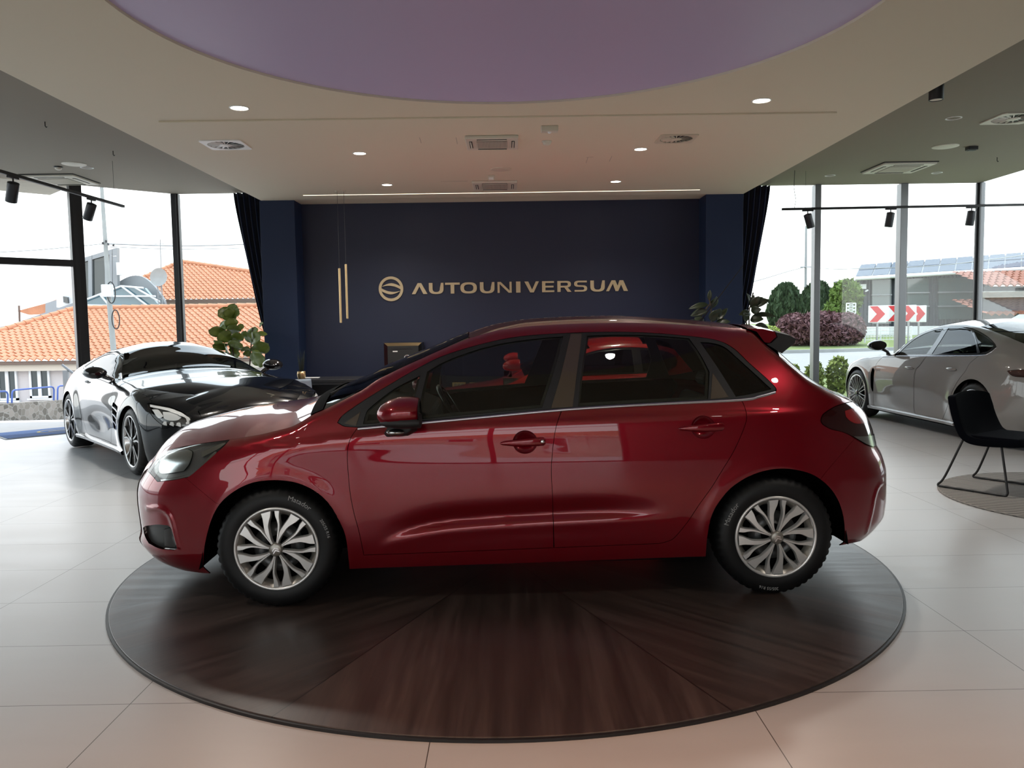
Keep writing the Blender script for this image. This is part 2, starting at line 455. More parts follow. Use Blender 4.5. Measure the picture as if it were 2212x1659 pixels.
# ------------------------------------------------------------------ car body surfaces
def smooth_tab(tab, sig, lo=None, hi=None, step=.005):
    xs = [t[0] for t in tab]; lo = xs[0] - .6 if lo is None else lo; hi = xs[-1] + .6 if hi is None else hi
    g = np.arange(lo, hi, step); y = np.interp(g, xs, [t[1] for t in tab])
    if sig > 0:
        k = np.arange(-int(4 * sig / step), int(4 * sig / step) + 1) * step
        ker = np.exp(-.5 * (k / sig) ** 2); ker /= ker.sum()
        y = np.convolve(np.pad(y, len(k) // 2, mode='edge'), ker, 'valid')
    return lambda x: np.interp(x, g, y)

class Shape:
    """half-width of a car body as a function of length x and height z (front at -x)"""
    def __init__(s, W, xf, nose, xr, tail, inset, T, r=.05, extra=None, a=4.0, b=2.59, bow=.012, tsig=.02, isig=.03):
        s.W, s.xf, s.xr, s.a, s.b, s.r, s.bow = W, xf, xr, a, b, r, bow
        s.nose = smooth_tab(nose, .012); s.tail = smooth_tab(tail, .012)
        s.inset = smooth_tab(inset, isig); s.T = smooth_tab(T, tsig); s.Traw = T; s.extra = extra
    def w0(s, x, z):
        x, z = np.asarray(x, float), np.asarray(z, float)
        qf = np.clip((s.xf - x) / (s.xf - s.nose(z)), 0, .9995); qr = np.clip((x - s.xr) / (s.tail(z) - s.xr), 0, .9995)
        base = s.W - s.inset(z) - s.bow * (x / 1.3) ** 2
        w = base * (1 - qf ** s.a) ** (1 / s.b) * (1 - qr ** s.a) ** (1 / s.b)
        if s.extra is not None: w = w + s.extra(x, z)
        return w
    def w(s, x, z):
        x, z = np.asarray(x, float), np.asarray(z, float)
        t = s.T(x) - z; r = s.r
        d = np.clip(r - t, 0, r * .985)
        return s.w0(x, z) - (r - np.sqrt(r * r - d * d))
    def normal(s, x, z):
        e = .003
        wx = (s.w(x + e, z) - s.w(x - e, z)) / (2 * e); wz = (s.w(x, z + e) - s.w(x, z - e)) / (2 * e)
        n = np.stack([-wx, -np.ones_like(wx), -wz], -1)
        return n / np.linalg.norm(n, axis=-1, keepdims=True)
    def xnose(s, z, w):        # x where the half-width is w at the nose (flank side)
        return s.xf - (s.xf - s.nose(z)) * (1 - np.clip(w / (s.W - s.inset(z)), 0, 1) ** s.b) ** (1 / s.a)
    def xtail(s, z, w):
        return s.xr + (s.tail(z) - s.xr) * (1 - np.clip(w / (s.W - s.inset(z)), 0, 1) ** s.b) ** (1 / s.a)

def dens(poly, step):
    out = []
    for i in range(len(poly)):
        p, q = np.array(poly[i]), np.array(poly[(i + 1) % len(poly)]); L = np.linalg.norm(q - p)
        if L < 1e-5: continue
        n = max(1, int(round(L / step)))
        for k in range(n): out.append(tuple(p + (q - p) * k / n))
    cl = [out[0]]
    for p in out[1:]:
        if math.hypot(p[0] - cl[-1][0], p[1] - cl[-1][1]) > step * .25: cl.append(p)
    if math.hypot(cl[0][0] - cl[-1][0], cl[0][1] - cl[-1][1]) < step * .25: cl.pop()
    return cl
def area2(poly):
    return sum(poly[i - 1][0] * poly[i][1] - poly[i][0] * poly[i - 1][1] for i in range(len(poly)))
def inset_poly(poly, d):
    """moves the outline inwards by d (outwards when negative)"""
    sgn = 1 if area2(poly) > 0 else -1
    n = len(poly); out = []
    for i in range(n):
        a, p, b = np.array(poly[i - 1]), np.array(poly[i]), np.array(poly[(i + 1) % n])
        t = b - a; L = np.linalg.norm(t)
        if L < 1e-9: out.append(tuple(p)); continue
        out.append(tuple(p + np.array([-t[1], t[0]]) / L * d * sgn))
    return out
def inside(P, poly):
    P = np.asarray(P); x, y = P[:, 0], P[:, 1]; res = np.zeros(len(P), bool)
    n = len(poly)
    for i in range(n):
        x1, y1 = poly[i - 1]; x2, y2 = poly[i]
        if y1 == y2: continue
        c = ((y1 > y) != (y2 > y)) & (x < (x2 - x1) * (y - y1) / (y2 - y1) + x1)
        res ^= c
    return res
def region(outer, holes, h, bstep=None):
    """triangulates a polygon with holes: 2-D points, triangles, boundary edges"""
    bstep = bstep or h * .7
    loops = [dens(outer, bstep)] + [dens(q, bstep) for q in holes]
    pts, edges = [], []
    for lp in loops:
        b = len(pts); pts += lp; edges += [(b + i, b + (i + 1) % len(lp)) for i in range(len(lp))]
    B = np.array(pts)
    lo, hi = B.min(0), B.max(0)
    gx = np.arange(lo[0] + h * .5, hi[0], h); gz = np.arange(lo[1] + h * .5, hi[1], h)
    G = np.array([(x + (h / 2 if j % 2 else 0), z) for j, z in enumerate(gz) for x in gx])
    if len(G):
        ok = inside(G, loops[0])
        for lp in loops[1:]: ok &= ~inside(G, lp)
        G = G[ok]
    if len(G):
        keep = np.ones(len(G), bool)
        for i in range(0, len(G), 500):
            d = np.sqrt(((G[i:i + 500, None, :] - B[None]) ** 2).sum(-1)).min(1); keep[i:i + 500] = d > h * .5
        G = G[keep]
    allp = [Vector(p) for p in pts] + [Vector((float(p[0]), float(p[1]))) for p in G]
    r = delaunay_2d_cdt(allp, edges, [], 0, 1e-7)
    V = np.array([(v.x, v.y) for v in r[0]]); Fc = [f for f in r[2] if len(f) == 3]
    C = np.array([V[list(f)].mean(0) for f in Fc])
    ok = inside(C, loops[0])
    for lp in loops[1:]: ok &= ~inside(C, lp)
    Fc = [f for f, o in zip(Fc, ok) if o]
    return V, Fc
def set_normals(me, nors):
    me.polygons.foreach_set('use_smooth', [True] * len(me.polygons))
    me.normals_split_custom_set_from_vertices([tuple(n) for n in nors])

class Skin:
    """gathers side panels and lofts of one part with exact normals"""
    def __init__(s): s.v, s.n, s.f, s.m = [], [], [], []
    def add(s, V, Nn, Fc, mi=0):
        b = len(s.v); s.v += [tuple(map(float, p)) for p in V]; s.n += [tuple(map(float, q)) for q in Nn]
        s.f += [tuple(i + b for i in f) for f in Fc]; s.m += [mi] * len(Fc)
    def side(s, sh, outer, holes=(), h=.03, off=0.0, flange=.012, sides=(-1, 1), mi=0, fmi=None, thick=0):
        V, Fc = region(outer, list(holes), h)
        x, z = V[:, 0], V[:, 1]
        y = -sh.w(x, z) + off
        nn = sh.normal(x, z)
        P = np.stack([x, y, z], -1)
        cnt = {}
        for f in Fc:
            for i in range(3):
                a, b = f[i], f[(i + 1) % 3]; cnt.setdefault((min(a, b), max(a, b)), []).append((a, b))
        bd = [v[0] for v in cnt.values() if len(v) == 1]
        for sd in sides:
            k = np.array([1, 1 if sd < 0 else -1, 1])
            ff = []
            for f in Fc:
                e1, e2 = P[f[1]] - P[f[0]], P[f[2]] - P[f[0]]
                up = np.cross(e1, e2)[1] < 0
                g = f if up else (f[0], f[2], f[1])
                ff.append(tuple(g) if sd < 0 else (g[0], g[2], g[1]))
            s.add(P * k, nn * k, ff, mi)
            if flange:
                vs, ns, fs = [], [], []
                for a, b in bd:
                    t = P[b] - P[a]; q = np.array([t[2], 0, -t[0]]); L = np.linalg.norm(q)
                    q = q / L if L > 1e-9 else np.array([0, -1., 0])
                    # outward in the plane: away from the panel
                    c = len(vs); d = np.array([0, flange, 0])
                    vs += [P[a] * k, P[b] * k, (P[b] + d) * k, (P[a] + d) * k]; ns += [q * k] * 4
                    fs.append((c, c + 1, c + 2, c + 3))
                s.add(vs, ns, fs, mi if fmi is None else fmi)
        return s
    def loft(s, sh, E, crown, nt=25, p=2.2, mi=0, wfun=None, off=0.0, ty=(-1, 1), rng=None):
        """surface spanning from the near edge E [(x,z)...] to its mirror image, crowned outwards"""
        E = np.array(E, float); n = len(E)
        w = np.array(wfun if wfun is not None else sh.w(E[:, 0], E[:, 1]))
        t = np.gradient(E, axis=0); t /= np.maximum(np.linalg.norm(t, axis=1, keepdims=True), 1e-9)
        nrm = np.stack([-t[:, 1], t[:, 0]], -1)
        for _ in range(3):
            nrm[1:-1] = (nrm[:-2] + 2 * nrm[1:-1] + nrm[2:]) / 4
        nrm /= np.linalg.norm(nrm, axis=1, keepdims=True)
        cr = np.interp(np.linspace(0, 1, n), np.linspace(0, 1, len(crown)), crown) if isinstance(crown, (list, tuple)) else np.full(n, crown)
        T = np.sin(np.linspace(ty[0], ty[1], nt) * PI / 2) if ty == (-1, 1) else np.linspace(ty[0], ty[1], nt)
        G = np.zeros((n, nt, 3))
        for j, tt_ in enumerate(T):
            c = cr * (1 - abs(tt_) ** p) + off
            G[:, j, 0] = E[:, 0] + nrm[:, 0] * c; G[:, j, 1] = w * tt_; G[:, j, 2] = E[:, 1] + nrm[:, 1] * c
        du = np.gradient(G, axis=0); dv = np.gradient(G, axis=1)
        nn = np.cross(du, dv); nn /= np.maximum(np.linalg.norm(nn, axis=2, keepdims=True), 1e-12)
        o = np.stack([nrm[:, 0], np.zeros(n), nrm[:, 1]], -1)[:, None, :]
        sg = np.sign((nn * o).sum(-1, keepdims=True)); sg[sg == 0] = 1; nn = nn * sg
        fs = []
        i0, i1 = rng or (0, n)
        G, nn = G[i0:i1], nn[i0:i1]; n = i1 - i0
        for i in range(n - 1):
            for j in range(nt - 1):
                q = (i * nt + j, i * nt + j + 1, (i + 1) * nt + j + 1, (i + 1) * nt + j)
                e = np.cross(G[i, j + 1] - G[i, j], G[i + 1, j + 1] - G[i, j])
                fs.append(q if e @ nn[i, j] > 0 else q[::-1])
        s.add(G.reshape(-1, 3), nn.reshape(-1, 3), fs, mi)
        return s
    def build(s, name, mats, parent=None):
        me = bpy.data.meshes.new(name)
        me.from_pydata(s.v, [], s.f)
        o = link(name, me, mats, parent)
        me.polygons.foreach_set('material_index', s.m)
        me.update()
        set_normals(me, s.n)
        return o

class CarTrace:
    """turns outlines seen in the photograph into lengths and heights on the flank of a car that stands at (loc, rz)"""
    def __init__(s, loc, rz):
        s.M = Matrix.Translation(loc) @ Matrix.Rotation(rz, 4, 'Z'); s.I = s.M.inverted()
    def at_w(s, px, py, w, side=-1):
        o = s.I @ Vector((0, 0, EYE)); e = s.I @ (Vector((0, 0, EYE)) + ray(px, py)); d = e - o
        t = (side * w - o.y) / d.y; p = o + d * t
        return (p.x, p.z)
    def on(s, sh, px, py, side=-1):
        o = s.I @ Vector((0, 0, EYE)); e = s.I @ (Vector((0, 0, EYE)) + ray(px, py)); d = e - o
        ys = np.arange(-sh.W - .06, -.25, .002); t = (-side * ys - o.y) / d.y
        xs, zs = o.x + d.x * t, o.z + d.z * t
        g = ys + sh.w0(xs, zs)
        k = np.argmax(g >= 0) if (g >= 0).any() else int(np.argmax(g))
        return (float(xs[k]), float(zs[k]))
    def poly(s, sh, *segs, n=5, side=-1):
        out = []
        for sg in segs:
            c = crs(sg, n)
            for p in c:
                if not out or math.hypot(p[0] - out[-1][0], p[1] - out[-1][1]) > .4: out.append(p)
        if math.hypot(out[0][0] - out[-1][0], out[0][1] - out[-1][1]) < .8: out.pop()
        return [s.on(sh, *p, side) for p in out]
    def line(s, sh, seg, n=5, side=-1):
        return [s.on(sh, *p, side) for p in crs(seg, n)]
def paint(name, col, rough=.32, metal=.25, coat=1.0, ior=1.55):
    m, nt, b = newmat(name)
    b.inputs['Base Color'].default_value = (*col, 1); b.inputs['Roughness'].default_value = rough; b.inputs['Metallic'].default_value = metal
    b.inputs['Coat Weight'].default_value = coat; b.inputs['Coat Roughness'].default_value = .015; b.inputs['Coat IOR'].default_value = ior; b.inputs['Specular IOR Level'].default_value = .1
    return m
M['tyre'] = mat('tyre_rubber', (.0055, .0055, .006), .5, spec=.3)
M['tyre_text'] = mat('worn_white_lettering', (.30, .30, .30), .6)
M['gloss_black'] = mat('gloss_black_plastic', (.006, .006, .007), .12, coat=.5)
M['soft_black'] = mat('dark_cabin_plastic', (.012, .012, .013), .6)
M['liner'] = mat('wheel_well_liner', (.004, .004, .004), .9, spec=.05)
M['cabin_grey'] = mat('grey_headlining', (.10, .098, .09), .8)
M['chrome'] = mat('chrome', (.75, .75, .77), .10, 1.0)
M['satin_chrome'] = mat('satin_chrome', (.55, .55, .60), .25, 1.0)
M['silver'] = mat('silver_wheel_lacquer', (.70, .69, .68), .3, .6)
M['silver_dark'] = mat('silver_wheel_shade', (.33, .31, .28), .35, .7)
M['disc'] = mat('brake_steel', (.10, .10, .10), .4, .8)
M['tint'] = thin_glass('tinted_car_glass', (.42, .45, .42), 1.5)
M['tint_dark'] = thin_glass('privacy_car_glass', (.05, .055, .06), 1.5)
M['clear'] = thin_glass('lamp_lens', (.93, .94, .93), 1.5)

def ringseg(n): return [2 * PI * k / n for k in range(n)]
def tyre_mesh(R, rim, wid, n=144, tread=True):
    prof = [(rim - .003, .022), (rim + .006, .008), (rim + .018, .002), ((R + rim) / 2 - .005, 0), (R - .042, .003), (R - .024, .011), (R - .010, .022), (R - .002, .034), (R, .05), (R, wid / 2)]
    prof = prof + [(r, wid - a) for r, a in reversed(prof[:-1])]
    mb = MB(); rows = []
    for i, (r, a) in enumerate(prof):
        row = []
        for k in range(n):
            rr = r
            if tread and i in (6, 7, 8, len(prof) - 9, len(prof) - 8, len(prof) - 7) and k % 3 == 0: rr -= .007
            t = 2 * PI * k / n
            row.append((rr * math.cos(t), a, rr * math.sin(t)))
        rows.append(row)
    mb.grid(rows, smooth=True, wrap=True)
    return mb
def arc_text(mb, body, R, size, th0, y, mi=0, flip=False):
    """lettering bent round the tyre wall, centred on angle th0"""
    vs, fs = text_mesh(body, size)
    out = []
    for v in vs:
        r = R + (v.y if not flip else -v.y); a = th0 - v.x / R if not flip else th0 + v.x / R
        out.append((r * math.cos(a), y, r * math.sin(a)))
    mb.add(out, fs, mi)
# ================================================================== red hatchback on the turntable
RC_LOC, RC_RZ = Vector((.065, 4.99, .016)), math.radians(1.7)
RT = CarTrace(RC_LOC, RC_RZ)
M['red'] = paint('metallic_red_paint', (.20, .0016, .0095), .30, .5)
M['bronze_reflection'] = mat('pillar_panel_bronze_reflection', (.065, .048, .034), .22, .0, coat=.6)  # black gloss panels; their bronze reflection is put into the base colour
M['fog'] = mat('dark_grey_grille_plastic', (.03, .03, .03), .4)
M['red_lens'] = mat('dark_red_lamp', (.022, .001, .002), .08, coat=1)
M['red_lens2'] = mat('red_lamp_element', (.30, .006, .010), .2, coat=1)
M['reflector'] = mat('lamp_reflector', (.55, .56, .56), .18, 1.0)
M['lamp_dark'] = mat('lamp_housing', (.17, .17, .17), .25, .6)

# silhouettes of nose and tail -> plan curve of the ends
XF, XR_ = -.88, .98
q53 = (1 - (.53 / .885) ** 2.59) ** .25
nose_px = [(453, 1239), (388, 1231), (345, 1221), (323, 1210), (306, 1191), (297, 1174.5), (303, 1163), (304, 1152), (301, 1128), (297, 1095), (296, 1069), (299.5, 1048), (309, 1030), (318, 1015), (325, 1002), (337, 987), (352, 976)]
nz_ = []
for q in nose_px[2:]:
    x, z = RT.at_w(*q, .53); nz_.append((z, XF - (XF - x) / q53))
nz_.sort()
nose_tab = [(nz_[0][0] - .06, nz_[0][1] + .25)] + nz_ + [(1.1, nz_[-1][1] + .75)]
tail_px = [(1850, 1171), (1878, 1161), (1898, 1141), (1915.5, 1117), (1919, 1080), (1918.7, 1038), (1918, 1014), (1909.5, 986), (1897, 965), (1893, 950), (1889.6, 930), (1880, 900), (1872, 887), (1862, 873)]
tz_ = []
for q in tail_px:
    x, z = RT.at_w(*q, .53); tz_.append((z, XR_ + (x - XR_) / q53))
tz_.sort()
tail_tab = [(tz_[0][0] - .08, tz_[0][1] - .3)] + tz_ + [(1.5, tz_[-1][1] - .12)]
inset_tab = [(-.1, .16), (.12, .095), (.18, .065), (.24, .040), (.34, .015), (.46, .004), (.6, 0), (.75, .003), (.85, .014), (.95, .036), (1.0, .053), (1.1, .098), (1.2, .152), (1.3, .215), (1.4, .288), (1.5, .37)]
T_px = [(318, 1012), (325, 1001), (337, 986), (358, 974), (386, 967), (440, 958), (491, 952), (560, 940.5), (628, 924), (655, 909), (672, 896), (700, 885.5), (781, 844), (811, 822), (870, 793), (919, 771), (970, 748), (1012, 731), (1071, 714), (1139, 705), (1200, 701), (1260, 698.5), (1349, 696.8), (1420, 698.5), (1484, 702), (1550, 705.5), (1609, 710), (1632, 716), (1651, 740), (1685, 766), (1715, 793), (1750, 822), (1795, 847), (1838, 866), (1862, 874)]
def zsag(tab): return tab
sh0 = Shape(.885, XF, nose_tab, XR_, tail_tab, inset_tab, [(-3, 2), (3, 2)])
T_m = []
for q in T_px:
    x, z = RT.on(sh0, *q); T_m.append((x, z))
T_m = [T_m[0]] + [b for a, b in zip(T_m, T_m[1:]) if b[0] > a[0] + .002]
T_m = [(T_m[0][0] - .15, T_m[0][1] - .10)] + T_m + [(T_m[-1][0] + .12, T_m[-1][1] - .2)]
# sculpted lines of the flank
groove = RT.line(sh0, [(800, 1185), (830, 1163), (870, 1147), (930, 1133), (1000, 1124), (1100, 1117), (1200, 1111), (1330, 1106), (1480, 1102)])
gx, gz = [p[0] for p in groove], [p[1] for p in groove]
shoulder = RT.line(sh0, [(480, 985), (600, 968), (760, 944), (1000, 923), (1250, 909), (1500, 897), (1790, 888)])
sx, sz = [p[0] for p in shoulder], [p[1] for p in shoulder]
hubF, hubR = Vector((-1.293, 0, .3130)), Vector((1.30, 0, .3130))
def red_extra(x, z):
    fade = np.clip((x - gx[0]) / .35, 0, 1) * np.clip((gx[-1] - x) / .6, 0, 1); fade = fade * fade * (3 - 2 * fade)
    s = z - np.interp(x, gx, gz)
    e = -.027 * fade * np.where(s > 0, np.exp(-(s / .060) ** 2), np.exp(-(s / .025) ** 2)) + .006 * fade * np.exp(-((s + .05) / .035) ** 2)
    f2 = np.clip((x - sx[0]) / .4, 0, 1) * np.clip((sx[-1] - x) / .4, 0, 1)
    s2 = z - np.interp(x, sx, sz)
    e = e + .010 * f2 * np.where(s2 > 0, np.exp(-(s2 / .018) ** 2), np.exp(-(s2 / .09) ** 2))
    for hb in (hubF, hubR):
        rr = np.sqrt((x - hb.x) ** 2 + (z - hb.z) ** 2)
        e = e + .007 * np.exp(-((rr - .372) / .05) ** 2)
    # folds of the bumpers
    for L_, amp, sg in folds:
        e = e + amp * np.exp(-(pdist(x, z, L_) / sg) ** 2)
    return e
def pdist(x, z, L_):
    x, z = np.asarray(x, float), np.asarray(z, float); d = np.full(np.broadcast(x, z).shape, 9.0)
    for (x1, z1), (x2, z2) in zip(L_, L_[1:]):
        dx, dz = x2 - x1, z2 - z1; t = np.clip(((x - x1) * dx + (z - z1) * dz) / (dx * dx + dz * dz), 0, 1)
        d = np.minimum(d, np.sqrt((x - x1 - t * dx) ** 2 + (z - z1 - t * dz) ** 2))
    return d
folds = [(RT.line(sh0, [(318, 1098), (345, 1098), (362, 1108), (372, 1128), (384, 1180)], 4), .010, .014),
         (RT.line(sh0, [(1908, 1040), (1898, 1050), (1890, 1070), (1882, 1110), (1872, 1150)], 4), .008, .012)]
RS = Shape(.885, XF, nose_tab, XR_, tail_tab, inset_tab, T_m, r=.045, extra=red_extra)
tr = lambda *segs: RT.poly(RS, *segs)

archF_px = [(453.6, 1238.5), (439, 1225), (440, 1203), (443, 1174), (455, 1127), (474, 1089.5), (506, 1061), (546, 1042.5), (593, 1037), (640, 1042.5), (681, 1061), (712, 1089.5), (734, 1127), (747, 1160), (753, 1206), (755, 1229)]
archR_px = [(1524, 1202), (1525, 1190), (1528, 1157), (1536, 1117), (1552, 1085.5), (1579, 1054), (1615, 1030), (1655, 1016), (1695, 1012), (1735, 1018), (1766, 1031), (1794, 1055), (1812, 1084), (1822, 1117), (1825, 1150), (1823, 1172), (1814, 1178)]
W_END = .42
ztop = .80
for _ in range(60):
    xx = float(RS.xnose(ztop, W_END)); ztop += .5 * (float(RS.T(xx)) - ztop)
zs_n = np.linspace(ztop, .175, 30); noseB = [(float(RS.xnose(z, W_END)), float(z)) for z in zs_n]       # top -> bottom
zbk = .95
for _ in range(60):
    xx = float(RS.xtail(zbk, W_END)); zbk += .3 * (float(RS.T(xx)) - zbk)
zs_t = np.linspace(zbk, .215, 28); tailB = [(float(RS.xtail(z, W_END)), float(z)) for z in zs_t]
Tcut = [(float(x), float(RS.T(x)) - .0005) for x in np.arange(noseB[0][0] + .012, tailB[0][0] - .008, .012)]
bot_f = RT.line(RS, [(453.6, 1238.5), (432, 1237), (388, 1231), (352, 1224)])
bot_r = RT.line(RS, [(1814, 1178), (1850, 1171), (1872, 1164)])
arch_f, arch_r = RT.line(RS, archF_px[1:]), RT.line(RS, archR_px[:-1])
outer = Tcut + tailB + list(reversed(bot_r)) + list(reversed(arch_r)) + list(reversed(arch_f)) + bot_f + list(reversed(noseB))

fr_door = tr([(771, 926), (757, 948), (751, 972), (751, 1004), (756, 1061), (764, 1105), (776, 1150), (786, 1199)], [(786, 1199), (1000, 1191), (1196, 1183)],
             [(1196, 1183), (1194, 1085), (1191, 1018), (1194, 970), (1201, 923), (1214, 883)], [(1214, 883), (1000, 902), (771, 926)])
re_door = tr([(1215, 883), (1201, 923), (1194, 970), (1191, 1018), (1194, 1085), (1197, 1183)], [(1197, 1183), (1300, 1179), (1423, 1174)],
             [(1423, 1174), (1440, 1170), (1457, 1161), (1484, 1129), (1511, 1089), (1538, 1051), (1561, 1014), (1585, 974), (1605, 930), (1612.5, 903), (1608, 878), (1599, 861)], [(1599, 861), (1400, 871), (1215, 883)])
DLO_top = [(729, 913), (742, 896), (788, 864), (840, 832), (902, 796), (957, 769), (1038, 744), (1122, 727), (1227, 719.5), (1320, 717), (1400, 719), (1497, 727), (1551, 736), (1585, 753), (1619, 785), (1653, 815), (1674, 836), (1677, 844)]
DLO_bot = [(1677, 844), (1640, 853.5), (1601, 861), (1400, 871), (1215, 882.5), (1000, 902), (773, 923)]
dlo = tr(DLO_top, DLO_bot, [(773, 923), (745, 921), (729, 913)])
headl = tr([(320, 1019), (325, 1002), (336, 987), (352, 976)], [(352, 976), (386, 968), (440.5, 958.6), (491.6, 952.5)], [(491.6, 952.5), (482, 965), (464, 981), (440.5, 1002), (410, 1028), (400, 1032)], [(400, 1032), (377.6, 1037), (340, 1041)], [(340, 1041), (329, 1028), (320, 1019)])
taill = tr([(1773.5, 902.6), (1780, 892.7), (1806, 877), (1838, 869), (1862, 873)], [(1862, 873), (1873, 884), (1880, 900), (1888, 926)], [(1888, 926), (1892, 950), (1892, 960)], [(1892, 960), (1885, 965.5), (1870, 960.3), (1838, 941), (1818, 932.4), (1794, 926.5), (1777, 917)], [(1777, 917), (1773, 910), (1773.5, 902.6)])
# bumpers: a seam from the lamp to the arch, then everything in front of it
seamF = RT.line(RS, [(400, 1032), (436, 1062), (472, 1092)])
kF = min(range(len(arch_f)), key=lambda i: math.hypot(arch_f[i][0] - seamF[-1][0], arch_f[i][1] - seamF[-1][1]))
bump_f = seamF[:-1] + list(reversed(arch_f[:kF + 1])) + bot_f + list(reversed(noseB)) + RT.line(RS, [(320, 1019), (329, 1028), (340, 1041)]) + RT.line(RS, [(340, 1041), (377.6, 1037)])
seamR = RT.line(RS, [(1846, 948), (1812, 987), (1779, 1026)])
kR = min(range(len(arch_r)), key=lambda i: math.hypot(arch_r[i][0] - seamR[-1][0], arch_r[i][1] - seamR[-1][1]))
tb_low = [p for p in tailB if p[1] < RT.on(RS, 1889, 962)[1]]
bump_r = seamR[:-1] + arch_r[kR:] + bot_r + list(reversed(tb_low)) + RT.line(RS, [(1887, 966), (1870, 960.5), (1848, 947)])
fogp = tr([(309, 1140), (314, 1136)], [(314, 1136), (340, 1133), (362.5, 1135)], [(362.5, 1135), (370, 1142), (378, 1169), (382, 1184), (376, 1188.6)], [(376, 1188.6), (345, 1185), (321, 1173.5)], [(321, 1173.5), (313, 1158), (309, 1140)])

GAP = .0028
red = empty('car', RC_LOC, RC_RZ, 'glossy red hatchback parked sideways on the round wooden turntable', 'car')
hd = dict(h=.028)
clip = lambda q, d: inset_poly(dens(q, .012), d)
body = Skin()
body.side(RS, outer, [clip(q, -GAP * .5) for q in (fr_door, re_door, dlo, headl, taill)] + [clip(bump_f, -.001), clip(bump_r, -.001)], h=.021, flange=.02)
roofE = [(x, float(RS.T(x))) for x in np.linspace(RT.on(RS, 1014, 730)[0], RT.on(RS, 1640, 722)[0], 40)]
wR = lambda E: [float(RS.w0(x, z)) - RS.r * .83 for x, z in E]
body.loft(RS, roofE, [.030, .042, .044, .044, .040, .035], p=2.0)
_e = np.array([(roofE[-1][0], roofE[-1][1])] + [(x, float(RS.T(x))) for x in np.linspace(roofE[-1][0] + .01, RT.on(RS, 1690, 770)[0], 10)])
body.loft(RS, _e, [.035, .05, .08], p=2.2)
body.build('body', M['red'], red)
bf = Skin(); bf.side(RS, bump_f, [fogp], h=.013, flange=.012)
hx = np.linspace(noseB[0][0], RT.on(RS, 668, 898)[0], 50)[1:]
frontE = list(reversed(noseB)) + [(float(x), float(RS.T(x))) for x in hx]
frontW = [W_END] * len(noseB) + list(RS.w([p[0] for p in frontE[len(noseB):]], [p[1] for p in frontE[len(noseB):]]))
nB = len(noseB); frontC = list(np.interp(range(len(frontE)), [0, nB * .5, nB - 1, nB + 8, nB + 25, len(frontE) - 1], [.045, .055, .068, .104, .112, .082]))
bf.loft(RS, frontE, frontC, nt=41, p=2.2, wfun=frontW, rng=(0, nB))
bf = bf.build('front_bumper', M['red'], red)
for sd in (-1, 1):
    fg = Skin(); fg.side(RS, clip(fogp, -.004), h=.02, off=.040, sides=(sd,), flange=0); fg.build('fog_lamp_recess', M['fog'], bf)
    fgl = Skin(); fgl.side(RS, tr([(351, 1146), (368, 1145), (376, 1182), (352, 1181)]), h=.02, off=.022, sides=(sd,), flange=.03); fgl.build('fog_lamp', M['gloss_black'], bf)
# raised crease above the fog lamp and grille bars on the nose
br = Skin(); br.side(RS, bump_r, h=.013, flange=.012)
br.loft(RS, tb_low, [.04, .045, .045, .04], nt=21, p=2.2, wfun=[W_END] * len(tb_low))
br.build('rear_bumper', M['red'], red)
# hood
ho = Skin(); ho.loft(RS, frontE, frontC, nt=41, p=2.2, wfun=frontW, rng=(nB - 1, len(frontE)))
ho.build('hood', M['red'], red)
gr = Skin(); gE = [p for p in frontE[:nB] if .30 < p[1] < .44]
gr.loft(RS, gE, [.058, .058], nt=25, p=2.2, wfun=[W_END * .92] * len(gE)); gr.build('grille', M['fog'], bf)
# windshield, base to header
wx = np.linspace(RT.on(RS, 668, 898)[0], RT.on(RS, 1012, 731)[0], 40)
wsE = [(float(x), float(RS.T(x))) for x in wx]
ws = Skin(); ws.loft(RS, wsE, [.080, .072, .060, .048, .040, .036, .034], nt=33, p=2.2)
ws.build('windshield', M['tint'], red)
cw = Skin(); cw.loft(RS, wsE[:4], [.081, .079], nt=33, p=2.2, off=.004); cw.build('cowl', M['liner'], red)
# tailgate
tx_ = [RT.on(RS, *q) for q in crs([(1651, 741), (1685, 766), (1715, 793), (1750, 822), (1795, 847), (1838, 866)], 5)]
tgE = [(x, float(RS.T(x))) for x, z in tx_]
rw = Skin(); rw.loft(RS, tgE[3:], [.085, .10, .10, .07, .05], nt=25, p=2.4); rw.build('rear_window', M['tint_dark'], red)
tg = Skin(); tl = [(float(x), float(RS.T(x))) for x in np.linspace(tgE[-1][0], tailB[0][0] - .004, 10)] + [p for p in tailB[1:] if p[1] > tb_low[0][1] - .01]
tg.loft(RS, tl, [.05, .05, .05, .045], nt=21, p=2.2)
tg.build('tailgate', M['red'], red)

